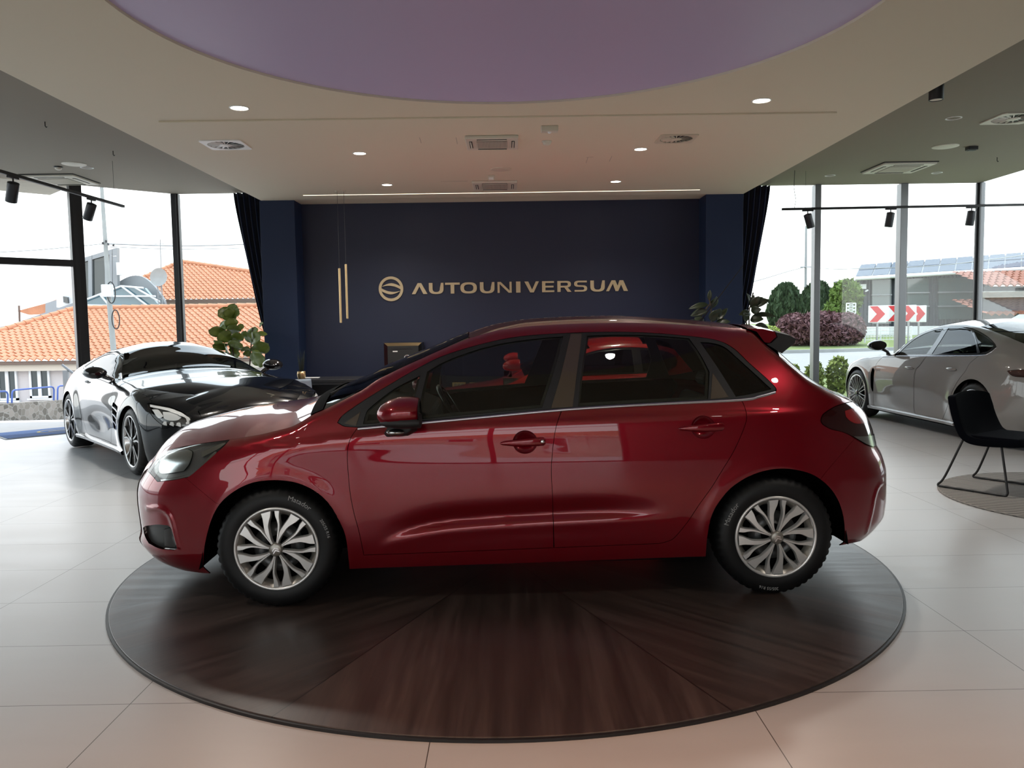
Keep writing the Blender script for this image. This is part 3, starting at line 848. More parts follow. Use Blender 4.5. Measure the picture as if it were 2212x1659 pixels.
# doors: outer skin, handles, glass
def handle(door, px, py, sd):
    x, z = RT.on(RS, px, py); y = -float(RS.w(x, z))
    g = MB()
    prof = [(-.118, .003), (-.105, .009), (-.06, .015), (.0, .019), (.075, .0215), (.105, .021), (.115, .012)]
    rows = []
    for dx, h in prof:
        out = .012 + .020 * math.cos(max(-1, min(1, dx / .14)) * PI / 2)
        rows.append([(x + dx, y - out + .010 * (1 - math.cos(2 * PI * k / 12)) * .6, z + .03 * dx + h * math.sin(2 * PI * k / 12)) for k in range(12)])
    g.grid(rows, wrap=True); g.add(rows[0], [tuple(range(12))]); g.add(rows[-1], [tuple(range(12))])
    if sd > 0: g.v = [(a, -b, c) for a, b, c in g.v]
    o = g.build('door_handle', M['red'], door)
    if px < 1300:
        kx, kz = RT.on(RS, 1171, 952); k_ = MB(); k_.lathe([(.0105, 0), (.009, .003), (.001, .003)], 20, Matrix.Translation((kx, sd * (.036 - y), kz)) @ Matrix.Rotation(-sd * PI / 2, 4, 'X')); k_.build('keyhole', M['chrome'], o)
    c = MB(); rows = []
    for k, dy in ((1.0, 0), (.93, .010), (.75, .022), (.45, .028), (.02, .030)):
        rows.append([(x + .01 + .064 * k * math.cos(t), float(-RS.w(x + .01 + .064 * k * math.cos(t), z + .060 * k * math.sin(t))) + dy, z + .060 * k * math.sin(t)) for t in ringseg(36)])
    c.grid(rows, wrap=True)
    if sd > 0: c.v = [(a, -b, d) for a, b, d in c.v]
    c.build('handle_recess', M['red'], door)
    return o
def cup(px, py):
    x, z = RT.on(RS, px, py)
    return [(x + .01 + .064 * math.cos(t), z + .060 * math.sin(t)) for t in ringseg(36)]
panes = {
 'front_door': [[(784, 916), (789, 897), (800, 880), (852, 840), (908, 811)], [(908, 811), (901, 840), (893, 870), (889, 907)], [(889, 907), (784, 917)]],
 'front_door2': [[(923, 803), (957, 783), (1004, 764), (1054.5, 748.5), (1105, 738.5), (1172.6, 730), (1217, 727)], [(1217, 727), (1206, 771), (1189.5, 825), (1171, 881)], [(1171, 881), (1000, 897), (905, 906)], [(905, 906), (910, 858), (923, 803)]],
 'rear_door': [[(1268.4, 725), (1332, 723), (1416, 725), (1489, 731)], [(1489, 731), (1512.5, 764.6), (1533, 803)], [(1533, 803), (1530, 862)], [(1530, 862), (1450, 866.6), (1349, 872), (1249, 877.7)], [(1249, 877.7), (1256, 805), (1268.4, 725)]],
 'quarter': [[(1512.5, 739), (1538, 741), (1565, 749.5), (1595, 775), (1632, 808.5), (1667, 841)], [(1667, 841), (1629, 850), (1590, 857)], [(1590, 857), (1551, 795), (1512.5, 739)]],
}
PAN = {k: tr(*v) for k, v in panes.items()}
bpil = tr([(1233, 721), (1257, 720.5)], [(1257, 720.5), (1247, 798), (1237, 878.5)], [(1237, 878.5), (1190, 882)], [(1190, 882), (1210, 815), (1233, 721)])
cpil = tr([(1539, 805), (1574, 858)], [(1574, 858), (1535, 862)], [(1535, 862), (1539, 805)])
apil = tr([(743, 915), (779, 889)], [(779, 889), (769, 920)], [(769, 920), (743, 915)])
for sd in (-1, 1):
    d1 = Skin(); d1.side(RS, clip(fr_door, GAP * .5), [cup(1130, 955)], h=.0135, sides=(sd,), flange=.02); d1 = d1.build('front_door', M['red'], red)
    d2 = Skin(); d2.side(RS, clip(re_door, GAP * .5), [cup(1515, 923)], h=.0135, sides=(sd,), flange=.02); d2 = d2.build('rear_door', M['red'], red)
    handle(d1, 1130, 955, sd); handle(d2, 1515, 923, sd)
    for k, par, mt in (('front_door', d1, 'tint'), ('front_door2', d1, 'tint'), ('rear_door', d2, 'tint')):
        g = Skin(); g.side(RS, clip(PAN[k], -.003), h=.04, off=.010, sides=(sd,), flange=0); g.build('window_glass', M[mt], par)
    g = Skin(); g.side(RS, clip(PAN['quarter'], -.003), h=.04, off=.008, sides=(sd,), flange=0); g.build('quarter_glass', M['tint_dark'], red)
    t = Skin(); t.side(RS, clip(dlo, GAP * .5), [PAN[k] for k in panes], h=.03, off=.003, sides=(sd,), flange=.018)
    t.build('window_frame', M['soft_black'], red)
    t = Skin(); t.side(RS, bpil, h=.03, off=.0005, sides=(sd,), flange=.004); t.build('pillar_panel', M['bronze_reflection'], red)
    t = Skin(); t.side(RS, cpil, h=.03, off=.0005, sides=(sd,), flange=.004); t.build('corner_panel', M['bronze_reflection'], red)
    t = Skin(); t.side(RS, apil, h=.03, off=.0005, sides=(sd,), flange=.004); t.build('corner_panel', M['bronze_reflection'], red)
    # bright strip along the belt line
    st = MB(); ln = RT.line(RS, [(1675, 847.5), (1640, 857), (1598, 864.5), (1400, 874.5), (1215, 886), (1000, 906), (773, 927)], 8)
    rows = []
    for x, z in ln:
        y = -float(RS.w(x, z)); rows.append([(x, sd * -(y + .002), z + .0085), (x, sd * -(y - .006), z + .006), (x, sd * -(y - .007), z - .004), (x, sd * -(y + .002), z - .0085)])
    st.grid(rows); st.build('belt_strip', M['satin_chrome'], red)
    # lamps
    hl = Skin(); hl.side(RS, clip(headl, GAP * .5), h=.02, off=.001, sides=(sd,), flange=.01); hl = hl.build('headlight', M['clear'], red)
    b1 = Skin(); b1.side(RS, clip(headl, .004), h=.02, off=.045, sides=(sd,), flange=0); b1.build('lamp_housing', M['lamp_dark'], hl)
    b2 = Skin(); b2.side(RS, tr([(338, 1012), (346, 992), (365, 980), (400, 973)], [(400, 973), (411, 980), (404, 1004), (392, 1020)], [(392, 1020), (345, 1025), (338, 1012)]), h=.018, off=.03, sides=(sd,), flange=.012); b2.build('reflector', M['reflector'], hl)
    b3 = Skin(); b3.side(RS, tr([(345, 1037), (375, 1033), (408, 1024), (436, 1001), (462, 976)], [(462, 976), (466, 979), (440, 1003), (411, 1028), (376, 1037), (346, 1040)]), h=.015, off=.012, sides=(sd,), flange=.01); b3.build('light_guide', M['reflector'], hl)
    b4 = Skin(); b4.side(RS, tr([(430, 978), (480, 958), (470, 970), (432, 990)]), h=.015, off=.03, sides=(sd,), flange=.01); b4.build('indicator', M['reflector'], hl)
    tlp = Skin(); tlp.side(RS, clip(taill, GAP * .5), h=.02, off=-.004, sides=(sd,), flange=.02); tlp = tlp.build('taillight', M['red_lens'], red)
    c1 = Skin(); c1.side(RS, tr([(1824, 887), (1850, 880), (1866, 886)], [(1866, 886), (1872, 905), (1872, 914)], [(1872, 914), (1846, 914), (1828, 902), (1824, 887)]), h=.015, off=-.006, sides=(sd,), flange=.004); c1.build('brake_lamp', M['red_lens2'], tlp)
    c2 = Skin(); c2.side(RS, tr([(1842, 942), (1889, 937)], [(1889, 937), (1891, 959), (1885, 964)], [(1885, 964), (1869, 958), (1842, 942)]), h=.015, off=-.010, sides=(sd,), flange=.004); c2.build('reversing_lamp', M['reflector'], tlp)

# spoiler over the rear window
def spoil(pxs, name, half, mt):
    pl = [RT.at_w(*q, .55) for q in pxs]
    mb = MB(); rows = []
    cxm = sum(p[0] for p in pl) / len(pl); czm = sum(p[1] for p in pl) / len(pl)
    for t in np.sin(np.linspace(-1, 1, 25) * PI / 2):
        k = 1 if abs(t) < .9 else 1 - .03 * ((abs(t) - .9) / .1) ** 2
        bow = .05 * (1 - t * t)
        rows.append([(cxm + (x - cxm) * k + bow, half * t, czm + (z - czm) * k + bow * .5) for x, z in pl])
    mb.grid(rows, wrap=True, smooth=False); mb.add(rows[0], [tuple(range(len(pl)))]); mb.add(rows[-1], [tuple(range(len(pl)))])
    return mb.build(name, mt, red, bevel=.008, segs=3)
sp1 = spoil([(1610, 709), (1645, 710), (1672, 716), (1676, 727), (1661, 741), (1650, 740), (1632, 716)], 'spoiler', .565, M['red'])
sp2 = spoil([(1673, 717), (1703, 724), (1718, 732), (1714, 742), (1703, 750), (1686, 764), (1652, 743), (1663, 741), (1677, 728)], 'spoiler_lip', .57, M['soft_black'])
MB().lathe([(.012, 0), (.010, .01), (.004, .03), (.0025, .43)], 10, Matrix.Translation((1.13, .0, float(RS.T(1.13)) + .035)) @ Matrix.Rotation(math.radians(38), 4, 'Y')).build('aerial', M['soft_black'], red)

# mirrors
def mirror(sd):
    root = None
    cap = MB(); rows = []
    x0, z0 = RT.at_w(868, 888, .99); yb = -.99
    prof = [(-.118, .30), (-.10, .60), (-.06, .86), (-.01, 1.0), (.04, .99), (.078, .93), (.086, .86)]
    for dx, k in prof:
        rows.append([(x0 + dx, yb + .115 * k * math.cos(2 * PI * j / 24) * (1 if math.cos(2 * PI * j / 24) > 0 else .95), z0 - .005 + k * .078 * math.sin(2 * PI * j / 24) - .10 * max(0, -dx) * .9) for j in range(24)])
    cap.grid(rows, wrap=True); cap.add(rows[0], [tuple(range(24))])
    low = MB(); rows = []
    for dx, k in [(-.105, .35), (-.07, .75), (0, 1.0), (.06, 1.0), (.092, .95)]:
        rows.append([(x0 + dx, yb + .112 * k * math.cos(2 * PI * j / 24), z0 - .050 + k * .036 * math.sin(2 * PI * j / 24) - .03 * max(0, -dx)) for j in range(24)])
    low.grid(rows, wrap=True); low.add(rows[0], [tuple(range(24))]); low.add(rows[-1], [tuple(range(24))])
    gl = MB(); gl.add([(x0 + .087, yb + .095 * math.cos(2 * PI * j / 24), z0 - .012 + .060 * math.sin(2 * PI * j / 24)) for j in range(24)], [tuple(range(24))])
    bz = MB(); bz.lathe([(1, 0), (.86, .004)], 24, Matrix.Translation((x0 + .086, yb, z0 - .008)) @ Matrix.Rotation(PI / 2, 4, 'Y') @ Matrix.Diagonal((.067, .11, 1, 1)))
    bz.add([(x0 + .0855, yb + .11 * math.cos(2 * PI * j / 24), z0 - .008 + .067 * math.sin(2 * PI * j / 24)) for j in range(24)], [tuple(range(24))])
    ft = MB(); rows = []
    fp = [RT.at_w(*q, .90) for q in [(826, 939), (840, 917), (905, 912), (900, 933), (880, 944), (832, 947)]]
    ft.add([(x, -.86, z) for x, z in fp] + [(x * .6 + fp[2][0] * .4 - .03, -.95, z * .7 + fp[1][1] * .3) for x, z in fp], [(k, (k + 1) % 6, 6 + (k + 1) % 6, 6 + k) for k in range(6)] + [tuple(range(6)), tuple(range(6, 12))])
    lp = MB(); lx, lz = RT.at_w(855, 933, .94)
    lp.lathe([(1, 0), (.9, .25), (.5, .5), (.01, .6)], 20, Matrix.Translation((lx, -.962, lz)) @ Matrix.Rotation(PI / 2, 4, 'X') @ Matrix.Diagonal((.045, .018, .03, 1)))
    for g in (cap, low, gl, bz, ft, lp):
        if sd > 0: g.v = [(a, -b, c) for a, b, c in g.v]
    o = low.build('side_mirror', M['soft_black'], red)
    cap.build('mirror_cap', M['red'], o); bz.build('mirror_bezel', M['soft_black'], o); gl.build('mirror_glass', M['chrome'], o)
    ft.build('mirror_foot', M['soft_black'], o, bevel=.006); lp.build('puddle_lamp', M['reflector'], o)
for sd in (-1, 1): mirror(sd)

# wipers on the cowl
for k, (y0, y1) in enumerate(((-.45, .05), (.05, .5))):
    xb = wsE[3][0]; zb = wsE[3][1] + .060
    g = MB(); g.tube([(xb - .02, y0, zb - .005), (xb + .02, (y0 + y1) / 2, zb + .022), (xb + .03, y1, zb + .02)], .007, 8); g.build('wiper', M['soft_black'], red)

# wheels
def red_wheel(name, hub, sd):
    w_ = empty(name); w_.parent = red
    w_.location = (hub.x, sd * .868, hub.z); w_.rotation_euler = (0, 0, 0 if sd < 0 else PI)
    ty = tyre_mesh(.313, .205, .205).build('tyre', M['tyre'], w_)
    tx = MB(); a0, a1 = (62, 22) if hub.x < 0 else (152, 262)
    arc_text(tx, 'Matador', .262, .036, math.radians(a0), -.0015)
    tx.build('tyre_lettering', M['tyre_text'], ty, recalc=False)
    tx = MB(); arc_text(tx, '205/55 R16', .268, .022, math.radians(a1), -.0015); tx.build('size_lettering', M['tyre_text'], ty, recalc=False)
    Mx = Matrix.Rotation(-PI / 2, 4, 'X')     # local z -> y (inwards)
    rimg = MB(); rimg.lathe([(.218, .010), (.216, .000), (.209, -.002), (.203, .003), (.196, .014), (.190, .030), (.188, .06)], 96, Mx)
    cov = rimg.build('wheel_cover', M['silver'], w_)
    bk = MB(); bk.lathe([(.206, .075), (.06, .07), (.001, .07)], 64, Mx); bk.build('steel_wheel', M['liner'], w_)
    dsc = MB(); dsc.lathe([(.13, .062), (.13, .066), (.06, .066), (.06, .062)], 48, Mx); dsc.build('brake_disc', M['disc'], w_)
    ph = math.radians(77.8 if hub.x < 0 else 68)
    def spoke(tab, th, y_rim, y_hub):
        """tab: radius, angle of one edge, angle of the other (degrees from the pair's centre line)"""
        mb = MB(); rows = []
        tab = crs(tab, 4)
        for r, a0_, a1_ in tab:
            f = (r - .03) / .17; y = y_hub + (y_rim - y_hub) * max(0, f) ** 1.6
            d = []
            m = .0022 / r; A0, A1 = th + math.radians(a0_), th + math.radians(a1_)
            for a_, dy, rr in ((A0 - m * 2.2, .024, r), (A0 - m * .6, .004, r), (A0 + m * .4, 0, r), (A1 - m * .4, 0, r), (A1 + m * .6, .004, r), (A1 + m * 2.2, .024, r)):
                d.append((rr * math.cos(a_), y + dy, rr * math.sin(a_)))
            rows.append(d)
        mb.grid(rows, smooth=False); return mb
    wide = [(.030, -8.5, -1.2), (.05, -8, -.8), (.075, -11, -1.0), (.10, -14, -2.2), (.125, -16.2, -6), (.15, -20.8, -9), (.172, -24.5, -11), (.199, -26.3, -11.6)]
    nar = [(.030, 1.0, 8), (.05, .8, 6.5), (.075, .8, 6.0), (.10, 1.5, 5.8), (.125, 2.4, 6.4), (.15, 4.4, 9.2), (.172, 5.9, 12.2), (.199, 6.2, 13.2)]
    for k in range(8):
        th = ph + k * PI / 4
        spoke(wide, th, .001, -.010).build('spoke', M['silver'], cov); spoke(nar, th, .003, -.008).build('spoke', M['silver'], cov)
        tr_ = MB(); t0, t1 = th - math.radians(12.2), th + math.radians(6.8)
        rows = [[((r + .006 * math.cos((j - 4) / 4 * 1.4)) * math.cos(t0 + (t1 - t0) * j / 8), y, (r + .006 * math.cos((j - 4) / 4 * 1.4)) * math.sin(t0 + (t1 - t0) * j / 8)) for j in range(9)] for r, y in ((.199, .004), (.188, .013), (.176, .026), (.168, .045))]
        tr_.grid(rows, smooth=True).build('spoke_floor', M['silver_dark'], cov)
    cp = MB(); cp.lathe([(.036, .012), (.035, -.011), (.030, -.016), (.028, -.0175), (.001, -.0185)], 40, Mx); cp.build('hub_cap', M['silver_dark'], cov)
    em = MB()
    for dz in (-.007, .006):
        for s_ in (-1, 1):
            a = math.radians(20)
            q = [(0, dz + .009), (s_ * .017, dz - .003), (s_ * .017, dz - .010), (0, dz + .002)]
            qq = [(x * math.cos(a) - z * math.sin(a), -.0195, x * math.sin(a) + z * math.cos(a)) for x, z in q]
            qb = [(x, y + .004, z) for x, y, z in qq]
            em.add(qq + qb, [(0, 1, 2, 3), (4, 5, 6, 7), (0, 1, 5, 4), (1, 2, 6, 5), (2, 3, 7, 6), (3, 0, 4, 7)])
    em.build('emblem', M['chrome'], cov)
    return w_
for hb in (hubF, hubR):
    for sd in (-1, 1): red_wheel('wheel', hb, sd)
# wheel wells, floor pan, cabin
for arch, hb in ((arch_f, hubF), (arch_r, hubR)):
    for sd in (-1, 1):
        wl = MB(); A = [p for p in arch if p[1] > .19]
        rows = [[(x, sd * (float(RS.w(x, z)) - .012), z) for x, z in A]] + [[(hb.x + (x - hb.x) * k, sd * y, hb.z + (z - hb.z) * k) for x, z in A] for k, y in ((1.02, .80), (1.02, .45))]
        wl.grid(rows); wl.add([(hb.x + (x - hb.x) * 1.02, sd * .45, hb.z + (z - hb.z) * 1.02) for x, z in A], [tuple(range(len(A)))])
        wl.build('wheel_well', M['liner'], red)
fpn = MB()
fpn.box2((-.92, -.80, .19), (.93, .80, .26)); fpn.box2((-1.95, -.45, .20), (1.85, .45, .30)); fpn.box2((-1.80, -.44, .28), (-.95, .44, .62)); fpn.box2((.95, -.44, .28), (1.8, .44, .60))
fpn.build('floor_pan', M['liner'], red)
cab = tr([(771, 926), (751, 1004), (786, 1199)], [(786, 1199), (1423, 1174)], [(1423, 1174), (1511, 1089), (1612, 903), (1599, 861)], [(1599, 861), (1400, 871), (1215, 883), (1000, 902), (771, 926)])
for sd in (-1, 1):
    lin = Skin(); lin.side(RS, cab, h=.06, off=.055, sides=(sd,), flange=.06); lin.build('door_lining', M['liner'], red)
up = Skin()
upo = [p for p in Tcut if RT.on(RS, 735, 870)[0] < p[0] < RT.on(RS, 1790, 845)[0]]
upo = [(x, z - .02) for x, z in upo] + RT.line(RS, [(1770, 880), (1601, 861), (1400, 871), (1215, 883), (1000, 902), (773, 923), (735, 915)])
up.side(RS, upo, [clip(PAN[k], .012) for k in panes], h=.04, off=.030, flange=.01)
up.loft(RS, [(x, z) for x, z in roofE], [.01, .03, .03, .03, .02], p=2.4, off=-.012)
up.build('cabin_trim', M['cabin_grey'], red)
ds = MB()
dp = [(-1.02, .45), (-1.0, .93), (-.85, .985), (-.62, .975), (-.52, .93), (-.50, .80), (-.62, .70), (-.66, .45)]
ds.prism(dp, -.72, .72, Matrix.Rotation(PI / 2, 4, 'X')); ds.build('dashboard', M['soft_black'], red, bevel=.02)
sw = MB(); cs = Vector((-.38, -.36, .935)); ax = Vector((.86, 0, .5)).normalized(); u_ = Vector((0, 1, 0)); v_ = ax.cross(u_)
sw.tube([cs + (u_ * math.cos(t) + v_ * math.sin(t)) * .185 for t in ringseg(40)], .016, 10, closed=True)
for t in (0, PI, -PI / 2): sw.tube([cs - ax * .01, cs + (u_ * math.cos(t) + v_ * math.sin(t)) * .18], .014, 8)
sw.lathe([(.06, -.02), (.055, .02), (.001, .028)], 24, Matrix.Translation(cs) @ ax.to_track_quat('Z', 'Y').to_matrix().to_4x4()); sw.tube([cs, cs - ax * .25], .03, 10)
sw.build('steering_wheel', M['gloss_black'], red)
def seat(x, y, rear=False):
    s = MB(); wd = .48 if not rear else 1.15
    s.box((x - .10, y, .46), (.52, wd, .18)); 
    R_ = Matrix.Rotation(math.radians(24), 4, 'Y')
    s.box((x + .25, y, .72), (.15, wd * .96, .54), R_)
    if rear:
        for dy in (-.36, .36): s.box((x + .40, y + dy, 1.07), (.08, .24, .10), R_)
    s.build('seat', M['soft_black'], red, bevel=.04, segs=4)
seat(-.02, -.37); seat(-.02, .37); seat(.86, 0, True)
MB().box((-.30, .0, .60), (.5, .2, .5)).build('centre_console', M['soft_black'], red, bevel=.03)
# ================================================================== the other cars in the hall
def alloy(parent, hub, sd, W, R, rim, wid, style, caliper=None):
    w_ = empty('wheel'); w_.parent = parent
    w_.location = (hub[0], sd * W, hub[1]); w_.rotation_euler = (0, 0, 0 if sd < 0 else PI)
    tyre_mesh(R, rim, wid, 96).build('tyre', M['tyre'], w_)
    Mx = Matrix.Rotation(-PI / 2, 4, 'X')
    rg = MB(); rg.lathe([(rim + .008, .012), (rim + .006, .002), (rim - .006, .004), (rim - .012, .018), (rim - .03, .11), (rim - .05, .18)], 72, Mx)
    c = rg.build('rim', M['alloy'], w_)
    d = MB(); d.lathe([(.19, .10), (.19, .125), (.07, .125), (.07, .10)], 48, Mx, capa=False); d.build('brake_disc', M['disc'], w_)
    bk = MB(); bk.lathe([(rim - .02, .17), (.001, .17)], 48, Mx); bk.build('wheel_back', M['liner'], w_)
    mats_ = {'twin': M['alloy_dark'], 'mesh': M['alloy_dark']}
    def bar(p, q, w0, w1, y0, y1, th=.022, mt='alloy_dark'):
        mb = MB(); p, q = Vector((p[0], 0, p[1])), Vector((q[0], 0, q[1])); t = (q - p).normalized(); n_ = Vector((-t.z, 0, t.x))
        a = [p + n_ * w0, p - n_ * w0, q - n_ * w1, q + n_ * w1]; ys = (y0, y0, y1, y1)
        mb.add([v + Vector((0, y, 0)) for v, y in zip(a, ys)] + [v + Vector((0, y + th, 0)) for v, y in zip(a, ys)], [(0, 1, 2, 3), (7, 6, 5, 4), (0, 4, 5, 1), (1, 5, 6, 2), (2, 6, 7, 3), (3, 7, 4, 0)])
        mb.build('spoke', M[mt], c, bevel=.004)
        ed = MB(); k = .35
        ed.add([v + Vector((0, y - .0012, 0)) for v, y in zip([p + n_ * w0 * k, p - n_ * w0 * k, q - n_ * w1 * k, q + n_ * w1 * k], ys)], [(0, 1, 2, 3)])
        if style == 'twin': ed.build('spoke_face', M['alloy'], c)
    if style == 'twin':
        for k in range(5):
            th = PI / 2 + k * 2 * PI / 5
            for s_ in (-1, 1):
                a0, a1 = th + s_ * .22, th + s_ * .20
                m = (.16 * math.cos(th + s_ * .16), .16 * math.sin(th + s_ * .16))
                bar((.045 * math.cos(a0), .045 * math.sin(a0)), m, .014, .012, .012, .014)
                bar(m, ((rim - .006) * math.cos(th + s_ * .24), (rim - .006) * math.sin(th + s_ * .24)), .012, .013, .014, .008)
    else:
        for k in range(10):
            th = k * 2 * PI / 10 + .1
            for s_ in (-1, 1):
                bar((.05 * math.cos(th), .05 * math.sin(th)), ((rim - .004) * math.cos(th + s_ * .20), (rim - .004) * math.sin(th + s_ * .20)), .008, .007, .012, .006, .018, 'alloy' if False else 'alloy_mid')
    cp = MB(); cp.lathe([(.055, .03), (.052, .008), (.035, .002), (.001, .0)], 32, Mx); cp.build('hub_cap', M['alloy_dark'], c)
M['led_white'] = mat('white_lamp_element', (.72, .74, .76), .3)
M['alloy'] = mat('polished_alloy', (.62, .62, .63), .2, .9)
M['alloy_mid'] = mat('grey_alloy', (.20, .20, .205), .3, .7)
M['alloy_dark'] = mat('black_alloy', (.012, .012, .013), .25, .4, coat=.5)

def arc(hub, ra, z0, n=28):
    """wheel opening as a polyline from the front foot over the top to the rear foot"""
    a0 = math.asin(max(-1, min(1, (z0 - hub[1]) / ra)))
    return [(hub[0] - ra * math.cos(a), hub[1] + ra * math.sin(a)) for a in np.linspace(a0, PI - a0, n)]

def gen_car(name, label, loc, rz, spec, group=None):
    root = empty(name, loc, rz, label, 'car', group)
    sh = Shape(spec['W'], spec['xf'], spec['nose'], spec['xr'], spec['tail'], spec['inset'], spec['T'], r=spec.get('r', .06), extra=spec.get('extra'), tsig=.03)
    ct = CarTrace(loc, rz); ct.sh = sh; side = spec.get('side', -1)
    WE = spec.get('wend', .5); P = spec['paint']; h = spec.get('h', .04)
    ln = lambda seg, n=4: ct.line(sh, seg, n, side)
    pl = lambda *seg: ct.poly(sh, *seg, n=4, side=side)
    def meet(fn, s0, k):
        z = s0
        for _ in range(80): z += k * (float(sh.T(float(fn(z, WE)))) - z)
        return z
    zt, zb = meet(sh.xnose, spec['znose'], .3), meet(sh.xtail, spec['ztail'], .3)
    z0 = spec['z0']
    noseB = [(float(sh.xnose(z, WE)), float(z)) for z in np.linspace(zt, z0, 22)]
    tailB = [(float(sh.xtail(z, WE)), float(z)) for z in np.linspace(zb, z0, 22)]
    hubs = spec['hubs']; ra = spec['ra']
    zs = spec['zsill']
    aF, aR = arc(hubs[0], ra, zs), arc(hubs[1], ra, zs)
    Tc = [(float(x), float(sh.T(x)) - .0005) for x in np.arange(noseB[0][0] + .012, tailB[0][0] - .008, .02)]
    outer = Tc + tailB + [(aR[-1][0] + .02, z0)] + list(reversed(aR)) + list(reversed(aF)) + [(aF[0][0] - .02, z0)] + list(reversed(noseB))
    S = spec['shapes'](pl, ln, ct, sh)
    cut = [inset_poly(dens(q, .02), -.003) for k, q in S['cuts']]
    body = Skin(); body.side(sh, outer, cut, h=h, flange=.02)
    iH, iW, iR, iB = [float(v) for v in spec['stations']]          # windshield base, header, roof end, rear glass end
    frontE = list(reversed(noseB)) + [(float(x), float(sh.T(x))) for x in np.linspace(noseB[0][0], iH, 40)[1:]]
    fw = [WE] * 22 + list(sh.w([p[0] for p in frontE[22:]], [p[1] for p in frontE[22:]]))
    cF = list(np.interp(range(len(frontE)), [0, 21, 30, 45, len(frontE) - 1], spec['crownF']))
    nos = Skin(); nos.loft(sh, frontE, cF, nt=33, p=2.2, wfun=fw, rng=(0, 22)); 
    bon = Skin(); bon.loft(sh, frontE, cF, nt=41, p=2.2, wfun=fw, rng=(21, len(frontE)))
    def strip(a, b, n, crown, nm, mt, par=root, **kw):
        E = [(float(x), float(sh.T(x))) for x in np.linspace(a, b, n)]
        k = Skin(); k.loft(sh, E, crown, nt=33, p=2.2, **kw); return k.build(nm, mt, par)
    strip(iH, iW, 24, spec['crownW'], 'windshield', M[spec.get('wsmat', 'tint_dark')])
    E = [(float(x), float(sh.T(x))) for x in np.linspace(iW, iR, 24)]
    body.loft(sh, E, spec['crownR'], nt=33, p=2.2)
    bodyo = body.build('body', P, root)
    nos.build('front_bumper', P, root); bon.build('hood', P, root)
    strip(iR, iB, 20, spec['crownB'], 'rear_window', M['tint_dark'])
    tl = [(float(x), float(sh.T(x))) for x in np.linspace(iB, tailB[0][0] - .004, 10)] + tailB[1:]
    k = Skin(); k.loft(sh, tl, spec['crownT'], nt=25, p=2.2); k.build('tailgate', P, root)
    # cut pieces
    objs = {}
    for sd in (-1, 1):
        for kind, q in S['cuts']:
            k = Skin()
            if kind == 'dlo':
                k.side(sh, inset_poly(dens(q, .02), .002), [g for g in S['glass']], h=.05, off=.003, sides=(sd,), flange=.01); k.build('window_frame', M['gloss_black'], root)
                for gi_, g in enumerate(S['glass']):
                    kk = Skin(); kk.side(sh, inset_poly(dens(g, .02), -.003), h=.06, off=.008, sides=(sd,), flange=0); kk.build('window_glass', M[spec['gmats'][gi_] if 'gmats' in spec else spec.get('gmat', 'tint')], root)
            elif kind == 'door':
                k.side(sh, inset_poly(dens(q, .02), .002), h=h * .8, sides=(sd,), flange=.02); objs[('door', sd, len([1 for a in objs if a[1] == sd]))] = k.build('door', P, root)
            elif kind == 'headlight':
                k.side(sh, inset_poly(dens(q, .01), .002), h=.025, off=.001, sides=(sd,), flange=.01); hl = k.build('headlight', M['clear'], root); objs[('headlight', sd, 0)] = hl
                kk = Skin(); kk.side(sh, inset_poly(dens(q, .01), .006), h=.03, off=.035, sides=(sd,), flange=0); kk.build('lamp_housing', M['lamp_dark'], hl)
                for nm, g, off in S.get('lampbits', []):
                    kk = Skin(); kk.side(sh, g, h=.02, off=off, sides=(sd,), flange=.006); kk.build(nm, M['led_white'], hl)
            elif kind == 'taillight':
                k.side(sh, inset_poly(dens(q, .01), .002), h=.025, off=-.004, sides=(sd,), flange=.02); k.build('taillight', M['red_lens'], root)
            elif kind == 'vent':
                k.side(sh, inset_poly(dens(q, .01), .001), h=.03, off=.03, sides=(sd,), flange=0); v_ = k.build('vent', M['gloss_black'], root)
                for g in S.get('ventbars', []):
                    kk = Skin(); kk.side(sh, g, h=.02, off=-.002, sides=(sd,), flange=.02); kk.build('vent_fin', M['satin_chrome'], v_)
        for hb in hubs:
            alloy(root, hb, sd, spec['Ww'], spec['R'], spec['rim'], .26, spec['style'])
            A = arc(hb, ra + .005, zs + .02)
            wl = MB(); wl.grid([[(x, sd * (float(sh.w(x, z)) - .012), z) for x, z in A], [(x, sd * .5, z) for x, z in A]]); wl.add([(x, sd * .5, z) for x, z in A], [tuple(range(len(A)))])
            wl.build('wheel_well', M['liner'], root)
        # sill blade
        sl = MB(); xs_ = np.linspace(aF[-1][0], aR[0][0], 12)
        rows = [[(x, sd * (float(sh.w(x, zs + .01)) + dy), zs + dz) for dy, dz in ((-.03, .03), (.012, .012), (.03, .0), (.02, -.03), (-.05, -.045), (-.06, .0))] for x in xs_]
        sl.grid(rows, wrap=True, smooth=False); sl.add(rows[0], [tuple(range(6))]); sl.add(rows[-1], [tuple(range(6))]); sl.build('side_skirt', P if spec.get('skirt', 'body') == 'body' else M['gloss_black'], root)
        # mirror
        mx, mz, mw = spec['mirror']
        mm = MB(); rows = []
        for dx, k_ in [(-.11, .25), (-.09, .6), (-.04, .9), (.02, 1), (.07, .97), (.085, .9)]:
            rows.append([(mx + dx, sd * (mw + .12 * k_ * math.cos(t)), mz + k_ * .07 * math.sin(t) - .25 * max(0, -dx) * .4) for t in ringseg(20)])
        mm.grid(rows, wrap=True); mm.add(rows[0], [tuple(range(20))])
        mo = mm.build('side_mirror', spec['mirmat'], root)
        mg = MB(); mg.add([(mx + .086, sd * (mw + .105 * math.cos(t)), mz + .06 * math.sin(t)) for t in ringseg(20)], [tuple(range(20))]); mg.build('mirror_glass', M['chrome'], mo)
